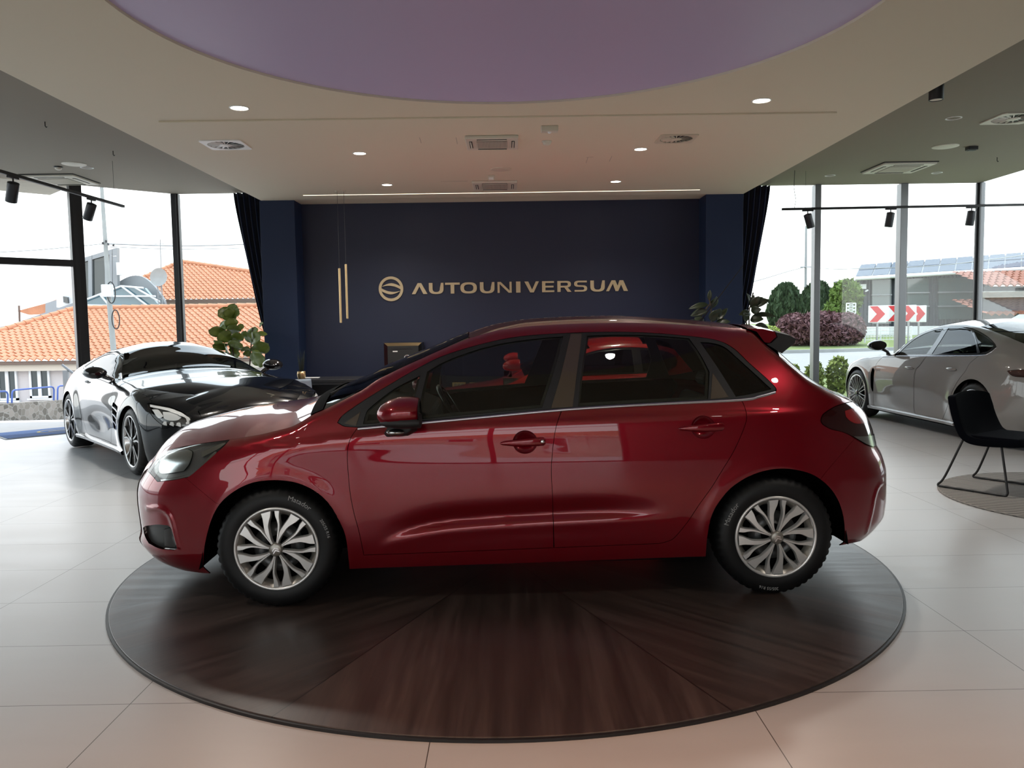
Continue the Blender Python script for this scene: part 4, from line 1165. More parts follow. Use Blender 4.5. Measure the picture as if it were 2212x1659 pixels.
        st = MB(); st.tube([(mx, sd * (mw - .08), mz - .04), (mx - .02, sd * (mw - .17), mz - .09), (mx - .03, sd * (float(sh.w(mx, mz - .14)) - .02), mz - .13)], [.03, .022, .03], 10); st.build('mirror_arm', M['gloss_black'], mo)
        # handles
        for j, (hx_, hz_) in enumerate(S.get('handles', [])):
            y = float(sh.w(hx_, hz_)); g = MB(); rows = []
            for dx, hh in [(-.10, .004), (-.08, .012), (0, .017), (.08, .015), (.10, .006)]:
                rows.append([(hx_ + dx, sd * (y + .008 + .016 * math.cos(dx / .1 * 1.4) + .008 * math.cos(t)), hz_ + hh * math.sin(t)) for t in ringseg(12)])
            g.grid(rows, wrap=True); g.add(rows[0], [tuple(range(12))]); g.add(rows[-1], [tuple(range(12))]); g.build('door_handle', P, objs.get(('door', sd, j), root))
        for kind, q in S.get('strips', []):
            rows = [[(x, sd * (float(sh.w(x, z)) + o), z + dz) for o, dz in ((.0, .006), (.005, .004), (.005, -.004), (0, -.006))] for x, z in q]
            g = MB(); g.grid(rows); g.build(kind, M['satin_chrome'], root)
    # cabin
    fp = MB(); fp.box2((noseB[-1][0] + .4, -.5, z0), (tailB[-1][0] - .4, .5, z0 + .08)); fp.box2((aF[-1][0], -spec['W'] + .1, z0), (aR[0][0], spec['W'] - .1, z0 + .06)); fp.build('floor_pan', M['liner'], root)
    for sd in (-1, 1):
        q = [(aF[-1][0] + .1, zs + .1)] + [(float(x), float(spec['belt'](x)) - .02) for x in np.linspace(aF[-1][0] + .1, aR[0][0] + .2, 8)] + [(aR[0][0] + .1, zs + .1)]
        k = Skin(); k.side(sh, q, h=.1, off=.07, sides=(sd,), flange=.06); k.build('door_lining', M['soft_black'], root)
    d = MB(); bz = float(spec['belt'](iH + .2)); d.prism([(iH - .1, z0 + .2), (iH - .05, bz - .03), (iH + .35, bz - .01), (iH + .45, bz - .15), (iH + .4, z0 + .2)], -spec['W'] + .2, spec['W'] - .2, Matrix.Rotation(PI / 2, 4, 'X')); d.build('dashboard', M['soft_black'], root, bevel=.02)
    for sy in (-.38, .38):
        s_ = MB(); sx_ = iH + 1.0
        s_.box((sx_, sy, z0 + .22), (.5, .46, .16)); s_.box((sx_ + .33, sy, z0 + .5), (.14, .44, .60), Matrix.Rotation(math.radians(22), 4, 'Y')); s_.box((sx_ + .47, sy, z0 + .82), (.1, .24, .14), Matrix.Rotation(math.radians(15), 4, 'Y'))
        s_.build('seat', M['soft_black'], root, bevel=.04, segs=3)
    sw = MB(); c_ = Vector((iH + .52, -.38, bz - .02)); ax = Vector((.86, 0, .5)).normalized(); v_ = ax.cross(Vector((0, 1, 0)))
    sw.tube([c_ + (Vector((0, 1, 0)) * math.cos(t) + v_ * math.sin(t)) * .175 for t in ringseg(28)], .015, 8, closed=True); sw.tube([c_, c_ - ax * .2], .03, 8); sw.build('steering_wheel', M['gloss_black'], root)
    if 'after' in spec: spec['after'](root, sh, ct, noseB, tailB, S)
    return root, sh, ct

INS_LOW = [(-.1, .10), (.1, .07), (.18, .05), (.28, .015), (.40, 0), (.55, 0), (.68, .01), (.78, .035), (.86, .075), (.93, .125), (1.0, .185), (1.1, .275), (1.2, .365), (1.3, .47), (1.5, .6)]
# ------------------------------------------------------------------ black coupe
M['black_paint'] = paint('deep_black_paint', (.0016, .0024, .0040), .2, .0, ior=1.4)
BC_T = [(-2.45, .45), (-2.2, .62), (-2.0, .70), (-1.7, .795), (-1.3, .86), (-.9, .885), (-.5, .91), (-.30, .955), (.0, 1.085), (.3, 1.185), (.6, 1.225), (.95, 1.20), (1.35, 1.09), (1.75, .975), (2.0, .92), (2.2, .86), (2.4, .6)]
def bc_extra(x, z):
    e = np.zeros(np.broadcast(x, z).shape)
    for hx_ in (-1.315, 1.315):
        rr = np.sqrt((x - hx_) ** 2 + (z - .36) ** 2); e = e + .028 * np.exp(-((rr - .38) / .16) ** 2)
    e = e - .035 * np.exp(-((x + .1) / .55) ** 2) * np.exp(-((z - .42) / .16) ** 2)
    return e
def bc_shapes(pl, ln, ct, sh):
    head = pl([(318.5, 872), (330, 872), (363, 879.5), (393, 892), (412, 902)], [(412, 902), (411, 913), (405, 923)], [(405, 923), (378, 922), (350, 917)], [(350, 917), (334, 904), (323, 888), (318.5, 872)])
    dlo_ = [(-.46, .905), (-.22, .99), (.05, 1.10), (.3, 1.165), (.6, 1.195), (.9, 1.165), (1.15, 1.09), (1.30, 1.01), (1.18, .975), (.7, .945), (.1, .915)]
    glass = [inset_poly(dens(crs(dlo_, 3, True), .02), .018)]
    door = crs([(-.55, .86), (-.60, .6), (-.52, .35), (-.45, .24)], 4) + crs([(.55, .24), (.62, .4), (.78, .7), (.80, .93)], 4) + [(.4, .905), (.0, .89)]
    vent = bend([(-.93, .66), (-.66, .70), (-.66, .42), (-.80, .42)], .05)
    bars = [[(-.92 + .02 * k, .62 - .075 * k), (-.655, .655 - .075 * k), (-.655, .640 - .075 * k), (-.91 + .02 * k, .605 - .075 * k)] for k in range(3)]
    bits = [('daytime_lamp', pl([(322, 874), (363, 882), (392, 894), (408, 904), (406, 916)], [(406, 916), (401, 916), (402, 905), (388, 898), (360, 887), (324, 879)]), .008),
            ('reflector', pl([(325, 885), (338, 886), (348, 900)], [(348, 900), (338, 903), (325, 885)]), .018),
            ('projector', pl([(348, 890), (372, 892), (388, 903)], [(388, 903), (375, 909), (352, 906), (348, 890)]), .022)]
    for k in range(3):
        c0 = 353 + 15 * k; bits.append(('led_lens', pl([(c0 - 4, 917 + k), (c0 - 1, 911 + k), (c0 + 4, 912 + k), (c0 + 5, 920 + k)]), .010))
    tail_ = bend([(2.0, .86), (2.18, .84), (2.25, .78), (2.0, .80)], .02)
    return dict(cuts=[('dlo', crs(dlo_, 3, True)), ('door', door), ('headlight', head), ('vent', vent), ('taillight', tail_)], glass=glass, lampbits=bits, ventbars=bars, handles=[(.63, .86)],
                strips=[])
BC_LOC, BC_RZ = Vector((-3.893, 9.70, .001)), math.radians(130.1)
bc_spec = dict(W=.975, xf=-1.15, nose=[(-.1, -1.9), (.1, -2.1), (.2, -2.2), (.4, -2.24), (.55, -2.25), (.65, -2.18), (.75, -1.95), (.9, -1.2)], xr=1.2, tail=[(0, 2.1), (.3, 2.22), (.6, 2.27), (.85, 2.25), (1.0, 2.1)],
  inset=INS_LOW, T=BC_T, r=.07, extra=bc_extra, wend=.55, paint=M['black_paint'], h=.035, znose=.66, ztail=.86, z0=.13, hubs=[(-1.315, .34), (1.315, .345)], ra=.365, zsill=.20, side=1, shapes=bc_shapes,
  stations=(-.42, .28, .75, 1.75), crownF=[.06, .07, .07, .07, .09], crownW=[.10, .105, .10, .09, .085], crownR=[.085, .085, .08], crownB=[.08, .08, .06], crownT=[.06, .07, .07], R=.34, rim=.255, Ww=.975, style='twin',
  mirror=(-.28, 1.00, 1.02), mirmat=M['gloss_black'], belt=lambda x: .90, wsmat='tint_mid')
M['tint_mid'] = thin_glass('dark_windshield_glass', (.12, .13, .12), 1.6)
gen_car('car', 'low black sports coupe with its nose behind the red hatchback, near the glass doorway', BC_LOC, BC_RZ, bc_spec)

# ------------------------------------------------------------------ grey saloon by the right-hand glass
M['grey_paint'] = paint('chalk_grey_paint', (.20, .197, .19), .25, .0)
GS_LOC, GS_RZ = Vector((6.215, 10.65, .001)), math.radians(-88)
def gs_extra(x, z):
    e = np.zeros(np.broadcast(x, z).shape)
    for hx_ in (-1.43, 1.42):
        rr = np.sqrt((x - hx_) ** 2 + (z - .38) ** 2); e = e + .022 * np.exp(-((rr - .40) / .14) ** 2)
    e = e - .030 * np.exp(-(x / .8) ** 2) * np.exp(-((z - .40) / .15) ** 2)
    return e
def gs_shapes(pl, ln, ct, sh):
    top = [(1933, 766), (1946.5, 753), (1968, 734), (1994.7, 718), (2021, 709.5), (2048, 706), (2075, 706), (2102, 711), (2128.5, 724), (2147, 740), (2152.5, 750)]
    bot = [(2152.5, 750), (2139, 761), (2115, 767.5), (2002, 768.5), (1933, 768)]
    dlo_ = pl(top, bot)
    g1 = pl([(1941, 764), (1951, 753), (1972, 735), (1997, 721), (2022, 712.5), (2037, 710)], [(2037, 710), (2020, 738), (2001, 765)], [(2001, 765), (1941, 766)])
    g2 = pl([(2048, 709), (2075, 709.5), (2096, 713)], [(2096, 713), (2106, 735), (2110, 763)], [(2110, 763), (2012, 765)], [(2012, 765), (2030, 738), (2048, 709)])
    g3 = pl([(2103, 715), (2127, 727), (2147, 745)], [(2147, 745), (2136, 757), (2117, 763)], [(2117, 763), (2103, 715)])
    d1 = pl([(1906, 772), (1893, 787), (1888, 810), (1886.5, 845), (1887.5, 874), (1893, 884)], [(1893, 884), (1930, 889), (1977, 897)], [(1977, 897), (1973.6, 877), (1975, 808), (1986.7, 789), (2001, 769)])
    d2 = pl([(2003, 769), (1988, 789), (1976.5, 808), (1975, 877), (1979, 897)], [(1979, 897), (2036, 906)], [(2036, 906), (2046, 880), (2055, 850), (2070, 822), (2085, 802), (2096, 784), (2114, 769)])
    vent = pl([(1884, 796), (1888, 797), (1888.5, 815), (1887.5, 838), (1885, 846)], [(1885, 846), (1881.5, 835), (1881, 812), (1884, 796)])
    tail_ = pl([(2176, 801), (2200, 799), (2214, 799)], [(2214, 799), (2214, 815)], [(2214, 815), (2188, 812), (2176, 801)])
    hd_ = bend([(-2.05, .80), (-1.80, .84), (-1.80, .72), (-2.05, .68)], .03)
    st = ln([(1936, 769), (2000, 769.5), (2113, 768.5), (2138, 762.5), (2153.5, 751)], 5)
    return dict(cuts=[('dlo', dlo_), ('door', d1), ('door', d2), ('vent', vent), ('taillight', tail_), ('headlight', hd_)], glass=[g1, g2, g3], handles=[ct.on(sh, 1966, 794), ct.on(sh, 2057, 797)], strips=[('belt_strip', st)])
_sh = Shape(.97, -1.25, [(-1, -2.35), (2, -2.35)], 1.3, [(-1, 2.4), (2, 2.4)], [(z, i * .9) for z, i in [(-.1, .12), (.15, .07), (.25, .03), (.4, .0), (.6, 0), (.75, .01), (.88, .035), (.96, .065), (1.05, .125), (1.15, .2), (1.25, .28), (1.35, .36), (1.5, .5)]], [(-3, 3), (3, 3)])
_ct = CarTrace(GS_LOC, GS_RZ)
_tp = [_ct.on(_sh, *q) for q in [(1842, 778), (1860, 772), (1877, 769.5), (1901, 767), (1928, 763), (1944, 750), (1968, 729), (1995, 713), (2021, 704.5), (2048, 700.5), (2080, 700), (2104, 704), (2128, 712), (2170, 728), (2205, 745)]]
_tp = [_tp[0]] + [b for a, b in zip(_tp, _tp[1:]) if b[0] > a[0] + .01]
GS_T = [(-2.6, .45), (-2.3, .66), (-2.1, .76)] + [p for p in _tp if p[0] > -2.0 and p[0] < 1.9]
GS_T += [(2.0, GS_T[-1][1] - .10), (2.2, .98), (2.35, .92), (2.6, .6)]
gs_base = [p for p in GS_T]
def gs_after(root, sh, ct, noseB, tailB, S):
    # small dark script on the front wing and a light bar across the tail
    x, z = ct.on(sh, 1895, 801); vs_, fs_ = text_mesh('e-hybrid', .05)
    mb = MB(); mb.add([(x + v.x, -float(sh.w(x, z)) - .002, z + v.y) for v in vs_], fs_); mb.build('script_badge', M['gloss_black'], root, recalc=False)
gs_spec = dict(W=.97, xf=-1.25, nose=[(-.1, -2.05), (.15, -2.25), (.3, -2.33), (.5, -2.36), (.65, -2.32), (.78, -2.15), (.95, -1.5)], xr=1.3, tail=[(0, 2.2), (.3, 2.36), (.6, 2.42), (.9, 2.38), (1.1, 2.2)],
  inset=[(z, i * .9) for z, i in [(-.1, .12), (.15, .07), (.25, .03), (.4, .0), (.6, 0), (.75, .01), (.88, .035), (.96, .065), (1.05, .125), (1.15, .2), (1.25, .28), (1.35, .36), (1.5, .5)]],
  T=GS_T, r=.06, extra=gs_extra, wend=.55, paint=M['grey_paint'], h=.035, znose=.72, ztail=.92, z0=.14, hubs=[(-1.43, .355), (1.42, .36)], ra=.395, zsill=.20, side=-1, shapes=gs_shapes,
  stations=(_ct.on(_sh, 1934, 759)[0], _ct.on(_sh, 2021, 704.5)[0], _ct.on(_sh, 2110, 705)[0], 2.05), crownF=[.05, .06, .06, .055, .05], crownW=[.09, .09, .08, .07], crownR=[.06, .06, .06], crownB=[.07, .08, .07], crownT=[.05, .06, .06],
  R=.355, rim=.27, Ww=.965, style='mesh', mirror=(_ct.on(_sh, 1918, 757)[0] + .03, 1.09, 1.06), mirmat=M['gloss_black'], belt=lambda x: .93, after=gs_after, gmats=('tint', 'tint_mid', 'tint_mid'))
gen_car('car', 'pale grey four-door saloon standing by the glass wall, seen past the black chair', GS_LOC, GS_RZ, gs_spec)

# ------------------------------------------------------------------ red coupe behind the hatchback
M['red2'] = paint('bright_red_paint', (.45, .012, .014), .25, .0)
RB_LOC = Vector((.85, 10.15, .001))
def rb_shapes(pl, ln, ct, sh):
    dlo_ = [(-.60, .87), (-.36, .965), (-.05, 1.07), (.22, 1.14), (.5, 1.165), (.85, 1.145), (1.1, 1.06), (1.0, .90), (.3, .865)]
    D = crs(dlo_, 3, True)
    g1 = [(-.50, .885), (-.3, .965), (-.05, 1.05), (.22, 1.12), (.5, 1.145), (.60, 1.14), (.60, .885)]; g2 = [(.70, .89), (.70, 1.135), (.84, 1.125), (1.03, 1.05), (.96, .915)]
    door = crs([(-.6, .86), (-.62, .55), (-.5, .26)], 4) + crs([(.5, .26), (.60, .6), (.64, .85)], 4)
    hd_ = bend([(-2.0, .53), (-1.65, .63), (-1.65, .56), (-1.95, .48)], .03); tl = bend([(2.0, .82), (2.2, .80), (2.2, .70), (2.0, .72)], .02)
    return dict(cuts=[('dlo', D), ('door', door), ('headlight', hd_), ('taillight', tl)], glass=[g1, g2], handles=[(.5, .82)])
rb_spec = dict(bc_spec); rb_spec.update(znose=.5, paint=M['red2'], side=-1, shapes=rb_shapes, style='twin', mirmat=M['red2'], gmat='tint', wsmat='tint', mirror=(-.80, 1.0, 1.05), belt=lambda x: .85, stations=(-.66, .12, .75, 1.75), crownF=[.04, .02, .015, .02, .05], R=.30, ra=.322, rim=.22, hubs=[(-1.315, .301), (1.315, .301)],
   T=[(-2.45, .38), (-2.2, .46), (-2.0, .52), (-1.7, .60), (-1.4, .655), (-1.2, .68), (-1.0, .715), (-.80, .785), (-.66, .86), (-.4, .985), (-.1, 1.10), (.2, 1.185), (.5, 1.215), (.9, 1.195), (1.35, 1.07), (1.75, .95), (2.0, .90), (2.2, .84), (2.4, .6)])
gen_car('car', 'bright red coupe behind the red hatchback, glimpsed through its side windows', RB_LOC, 0, rb_spec)
# ================================================================== ceiling fittings
CREAM_P = mat('cream_plastic', (.62, .55, .43), .5)
WH_P = mat('off_white_plastic', (.66, .62, .52), .45)
def downlight(px, py, z, r, label, group, lit=True, name='ceiling_light'):
    p = at_z(px, py, z); t = empty(name, p, 0, label, 'ceiling light', group)
    mb = MB(); mb.lathe([(r, -.0005), (r, -.005), (r * .88, -.007), (r * .82, -.001), (r * .78, .012)], 40); mb.build('trim_ring', M['whiter'], t)
    d = MB(); d.lathe([(r * .80, -.002 if lit else .01), (.001, -.002 if lit else .01)], 40, smooth=False); d.build('diffuser', M['glow'] if lit else M['black'], t)
    return t
G1 = 'lit downlights in the cream ceiling panel'
DL = [(517, 233, .088, 'large lit downlight in front of the ceiling slot, on the side of the glass doorway'),
      (1645, 217, .088, 'large lit downlight in front of the ceiling slot, on the side of the grey car'),
      (777, 331, .08, 'lit downlight midway between the bright square swirl vent and the larger ceiling cassette'),
      (1384, 322, .08, 'lit downlight beside the beige swirl vent in the cream ceiling'),
      (836, 399, .08, 'lit downlight just in front of the thin light line, above the gold emblem'),
      (1330, 392, .08, 'lit downlight just in front of the thin light line, above the last gold letters')]
for px, py, r, lb in DL: downlight(px, py, HC, r, lb, G1)
G2 = 'unlit ring downlights in the dark ceiling'
for px, py, r, lb in [(188, 362, .085, 'unlit ring downlight in the dark ceiling beside the doorway cassette unit'), (2060, 255, .085, 'unlit ring downlight in the dark ceiling beside the half-cut swirl vent'),
                      (1793, 379, .08, 'unlit ring downlight between the cream panel edge and the dark ceiling cassette'), (2024, 373, .08, 'unlit ring downlight just beyond the dark ceiling cassette, toward the corner mullion')]:
    downlight(px, py, HD, r, lb, G2, lit=False)
def disc_speaker(px, py, z, r, label, m):
    p = at_z(px, py, z); o = MB().lathe([(r, -.0005), (r, -.006), (r * .93, -.009), (.001, -.010)], 40).build('ceiling_speaker', m, bevel=0); o.location = p
    MB().lathe([(r * .9, -.0098), (r * .86, -.012), (.001, -.012)], 40).build('speaker_grille', m, o)
    tag(o, label, 'speaker', 'round ceiling speakers')
disc_speaker(1082, 365, HC, .13, 'round beige speaker in the cream ceiling above the second cassette', CREAM_P)
disc_speaker(160, 354, HD, .15, 'round pale speaker in the dark ceiling by the doorway', WH_P)
disc_speaker(2042, 316, HD, .16, 'round pale speaker in the dark ceiling above the grey car', WH_P)
def detector(px, py, z, m, label):
    p = at_z(px, py, z); o = MB().lathe([(.055, -.0005), (.055, -.012), (.050, -.016)], 28, capb=True).build('smoke_detector', M['black'] if z == HD else m); o.location = p
    MB().lathe([(.045, -.016), (.040, -.034), (.022, -.045), (.001, -.046)], 28).build('sensor_cap', m, o)
    tag(o, label, 'smoke detector')
detector(1181, 305, HC, WH_P, 'small white smoke detector below the white box on the cream ceiling')
detector(126, 360, HD, WH_P, 'small dome smoke detector in the dark ceiling near the doorway')
def cbox(nm, px, py, z, d, m, label, cat):
    p = at_z(px, py, z); o = MB().box((0, 0, -d[2] / 2 - .0005), d).build(nm, m, bevel=.006); o.location = p
    MB().box((0, 0, -.003), (d[0] * .8, d[1] * .8, .005)).build('mounting_plate', m, o)
    return tag(o, label, cat)
b_ = cbox('emergency_light', 1187, 273, HC, (.17, .10, .055), WH_P, 'white box-shaped emergency light on the cream ceiling', 'emergency light')
MB().lathe([(.02, 0), (.012, -.015), (.001, -.016)], 16, Matrix.Translation((0, 0, -.055))).build('indicator_lens', M['whiter'], b_)
b_ = cbox('motion_sensor', 1061, 379, HC, (.085, .07, .07), WH_P, 'little white motion sensor hanging in front of the far ceiling cassette', 'sensor')
MB().box((0, -.036, -.045), (.06, .006, .03)).build('lens', M['whiter'], b_)
b_ = cbox('motion_sensor', 2099, 317, HD, (.12, .10, .045), M['black'], 'small black sensor box on the dark ceiling above the grey car', 'sensor')
MB().box((0, 0, -.048), (.08, .06, .006)).build('lens', M['dark'], b_)
def hook(px, py, label):
    p = at_z(px, py - 5, HD); o = MB().tube([(0, 0, 0), (0, 0, -.045), (.012, 0, -.06), (.02, 0, -.05)], .005, 8).build('ceiling_hook', M['black']); o.location = p; tag(o, label, 'hook', 'little black ceiling hooks')
hook(97, 268, 'little black hook in the dark ceiling, nearest the frame edge above the track'); hook(244, 331, 'little black hook in the dark ceiling toward the cream panel'); hook(2154, 345, 'little black hook in the dark ceiling behind the black sensor box')
def cassette(px, py, z, s, label, m, dark=False, rz=0):
    p = at_z(px, py, z); t = empty('air_conditioner', p, rz, label, 'air conditioner', 'ceiling cassette air conditioners')
    h = s / 2; mb = MB(); mb.box((0, 0, -.018), (s, s, .034)); mb.build('fascia_panel', m, t, bevel=.008)
    if dark: MB().box((0, 0, -.006), (s + .03, s + .03, .012)).build('black_surround', M['black'], t)  # black surround, slightly wider than the fascia
    MB().box((0, 0, .004), (s * .8, s * .8, .02)).build('mounting_frame', M['vent_grey'], t)
    g = MB(); k = s * .29; g.box((0, 0, -.037), (2 * k, 2 * k, .006)); g.build('grille', M['vent_grey'], t, bevel=.003)
    gb = MB()
    for i in range(22):
        x = -k + 2 * k * (i + .5) / 22; gb.box((x, 0, -.042), (2 * k / 44, 2 * k * .97, .005))
    gb.build('grille_bars', m, t)
    for i in range(4):
        R_ = Matrix.Rotation(i * PI / 2, 4, 'Z'); l = MB()
        l.box(R_ @ Vector((0, h * .80, -.0365)), (s * .56, s * .055, .005), R_); l.build('louvre_slot', M['black'], t)
        l = MB(); l.box(R_ @ Vector((0, h * .80, -.042)), (s * .54, s * .022, .006), R_ @ Matrix.Rotation(.35, 4, 'X')); l.build('louvre', m, t)
M['vent_grey'] = mat('vent_grey', (.24, .22, .19), .6)
cassette(1063, 305, HC, .56, 'square beige ceiling cassette unit nearest the ceiling slot', WH_P)
cassette(1069, 398, HC, .62, 'square beige ceiling cassette unit next to the thin light line', WH_P)
cassette(131, 386, HD, .74, 'white ceiling cassette with a black surround above the glass doorway', WH_P, True)
cassette(1941, 360, HD, .74, 'white ceiling cassette with a black surround above the grey car', WH_P, True)
def swirl(px, py, z, s, label, m, dark):
    p = at_z(px, py, z); t = empty('air_vent', p, 0, label, 'air vent', 'square swirl vents')
    fr = MB(); n = 48; h = s / 2; r = s * .43
    def sq(a):
        c, s_ = math.cos(a), math.sin(a); k = h / max(abs(c), abs(s_)); return (c * k, s_ * k)
    an = [2 * PI * (i + .5) / n for i in range(n)]
    fr.add([(*sq(a), -.012) for a in an] + [(r * math.cos(a), r * math.sin(a), -.012) for a in an] + [(*sq(a), -.0005) for a in an] + [(r * math.cos(a), r * math.sin(a), .01) for a in an],
           [(i, (i + 1) % n, n + (i + 1) % n, n + i) for i in range(n)] + [(i, (i + 1) % n, 2 * n + (i + 1) % n, 2 * n + i) for i in range(n)] + [(n + i, n + (i + 1) % n, 3 * n + (i + 1) % n, 3 * n + i) for i in range(n)])
    fr.build('frame', m, t)
    MB().lathe([(r, -.001), (.001, -.001)], 40, smooth=False).build('plenum', M['black'], t)
    bl = MB()
    for i in range(18):
        a = 2 * PI * i / 18; R_ = Matrix.Rotation(a, 4, 'Z') @ Matrix.Rotation(.55, 4, 'X')
        bl.box(Matrix.Rotation(a, 4, 'Z') @ Vector((r * .66, 0, -.006)), (r * .62, .016, .003), R_)
    bl.build('blades', m, t)
    MB().lathe([(r * .34, -.010), (r * .30, -.016), (.001, -.017)], 28).build('hub', m, t)
swirl(488, 312, HC, .44, 'bright square swirl vent in the cream ceiling near the lit doorway side', M['whiter'], True)
swirl(1461, 299, HC, .40, 'beige square swirl vent in the cream ceiling toward the grey car side', CREAM_P, True)
swirl(2189, 255, HD, .50, 'square swirl vent in the dark ceiling, cut by the frame edge', M['white'], True)
# surface spot at the corner of the panel
p = at_z(2023, 178, HD); o = MB().lathe([(.065, 0), (.065, -.16), (.058, -.163), (.05, -.15)], 32).build('ceiling_spot', M['black']); o.location = p
MB().lathe([(.052, -.158), (.001, -.150)], 32).build('lens', M['white'], o); tag(o, 'black cylinder spot on the dark ceiling near the cream panel edge', 'ceiling spot')
# access panel outlines
for k, (a, b) in enumerate([((985, 297), (988, 311)), ((906, 297), (910, 309)), ((952, 392), (1010, 391)), ((1267, 340), (1282, 339)), ((1266, 352), (1270, 340)), ((1316, 349), (1322, 337))]):
    A, B = at_z(*a, HC), at_z(*b, HC); mb = MB(); mb.tube([A, B], .0018, 4); struct(mb.build('trim_%d' % (k + 2), M['vent_grey']))

# ------------------------------------------------------------------ light tracks
def track(a, b, label, spots, wires=()):
    t = empty('light_track', a, 0, label, 'light track')
    d = Vector(b) - Vector(a); L = d.length; u = d.normalized(); R_ = u.to_track_quat('X', 'Z').to_matrix().to_4x4()
    MB().box(d / 2, (L, .036, .034), R_).build('rail', M['black'], t, bevel=.003)
    for q in wires:
        q = Vector(q) - Vector(a); m_ = MB(); m_.tube([q, q + Vector((.02, 0, .12)), q + Vector((-.01, 0, .3)), Vector((q.x, q.y, HD - a[2]))], .004, 6); m_.build('suspension_wire', M['black'], t)
    for q in [Vector(a) + d * .08, Vector(a) + d * .92]:
        m_ = MB(); m_.tube([q - Vector(a), Vector((q.x - a[0], q.y - a[1], HD - a[2]))], .002, 6); m_.build('suspension_wire', M['dark'], t)
    for f, tilt, lb in spots:
        p = Vector(a) + d * f
        s = empty('track_spotlight', p, 0, lb, 'track spotlight', 'black track spotlights')
        MB().box((0, 0, -.028), (.16, .034, .020), R_).build('adapter', M['black'], s, bevel=.002)
        MB().tube([(0, 0, -.035), (0, 0, -.10)], .008, 10).build('stem', M['black'], s)
        T_ = Matrix.Translation((0, 0, -.10)) @ Matrix.Rotation(tilt[0], 4, 'Y') @ Matrix.Rotation(tilt[1], 4, 'X')
        MB().lathe([(.02, .03), (.056, .02), (.058, .01), (.058, -.185), (.05, -.19), (.046, -.17)], 28, T_).build('lamp_body', M['dark'], s)
        MB().lathe([(.048, -.175), (.001, -.17)], 24, T_, smooth=False).build('lens', M['vent_grey'], s)
ZT = 3.1
ta, tb = at_z(-60, 353, ZT), at_z(267, 446, ZT)
fr = lambda px, py: (at_z(px, py, ZT) - ta).length / (tb - ta).length
track(ta, tb, 'black light track hanging above the doorway and the black coupe', [(fr(18, 378), (.35, .25), 'black track spotlight cut close to the frame edge above the doorway'), (fr(199, 426), (.45, .2), 'black track spotlight near the end of the track above the black coupe')])
ta, tb = at_z(1689, 452, ZT), at_z(2330, 440, ZT)
track(ta, tb, 'long black light track hanging across the glass above the grey car', [(fr(1742, 452), (-.32, .1), 'black track spotlight nearest the navy curtain'), (fr(1923, 448), (.12, .1), 'black track spotlight in front of the middle mullion above the grey car'), (fr(2104, 443), (.10, .1), 'black track spotlight nearest the corner mullion')], [at_z(1716, 450, ZT)])

# ------------------------------------------------------------------ pendants over the desk
for (px, yt, yb, px0), lb in (((733, 580, 697, 728), 'lower of the two thin gold pendant tubes, nearer the navy pillar'), ((747, 571, 688, 742), 'higher of the two thin gold pendant tubes, nearer the gold emblem')):
    c = at_z(px0, 412, HC); Y = c.y
    zt, zb = at_y(px, yt, Y).z, at_y(px, yb, Y).z
    t = empty('pendant_light', (at_y(px, yt, Y).x, Y, HC), 0, lb, 'pendant lamp', 'gold tube pendants')
    MB().lathe([(.032, -.0005), (.032, -.012), (.001, -.013)], 24).build('ceiling_rose', CREAM_P, t)
    MB().tube([(0, 0, -.012), (0, 0, zt - HC)], .0022, 6).build('wire', M['black'], t)
    MB().lathe([(.004, zt - HC + .004), (.0165, zt - HC), (.0165, zb - HC), (.012, zb - HC - .003)], 20, smooth=False, capb=True).build('tube', M['gold'], t)

# ------------------------------------------------------------------ wall sign
M['sign'] = mat('pale_gold_letters', (.60, .49, .31), .42, .35)
sg = empty('wall_sign', at_y(845, 624, YW), 0, 'gold emblem and AUTOUNIVERSUM lettering on the dark blue wall', 'sign')
SO = sg.location.copy()
def wallpt(px, py): q = at_y(px, py, YW); return (q.x - SO.x, q.z - SO.z)
RX = Matrix.Rotation(PI / 2, 4, 'X')     # (x, y, z) -> (x, -z, y): drawing plane onto the wall
def flat(name, loops, par=sg, d=.022, m=None):
    mb = MB()
    for i_, lp in enumerate(loops): mb.prism(lp, .002, d + (.0008 * i_ if len(loops) < 8 else 0), RX)
    return mb.build(name, m or M['sign'], par)
Re = .198
def ringpoly(ro, ri, a0, a1, n=40, cx=0, cz=0):
    A = np.linspace(a0, a1, n)
    return [(cx + ro * math.cos(a), cz + ro * math.sin(a)) for a in A] + [(cx + ri * math.cos(a), cz + ri * math.sin(a)) for a in reversed(A)]
em = MB()
for k in range(48):
    a0, a1 = 2 * PI * k / 48, 2 * PI * (k + 1) / 48
    em.prism([(Re * math.cos(a0), Re * math.sin(a0)), (Re * math.cos(a1), Re * math.sin(a1)), (.155 * math.cos(a1), .155 * math.sin(a1)), (.155 * math.cos(a0), .155 * math.sin(a0))], .002, .022, RX)
def arcband(sgn):
    # a thin swoosh that grows out of the ring, over the middle of the emblem
    A = np.linspace(0, 1, 30)
    up_, lo_ = [], []
    for t in A:
        x = -.140 + .300 * t; z = .020 + .062 * math.sin(PI * min(1, t * .80 + .10)) - .03 * t
        wd = .006 + .040 * min(1, t * 2.0)
        up_.append((sgn * x, sgn * (z + wd * .5))); lo_.append((sgn * x, sgn * (z - wd * .5)))
    return up_, lo_
for sgn in (1, -1):
    u, l = arcband(sgn)
    for i in range(len(u) - 1): em.prism([u[i], u[i + 1], l[i + 1], l[i]], .002, .021, RX)
emo = em.build('emblem', M['sign'], sg)
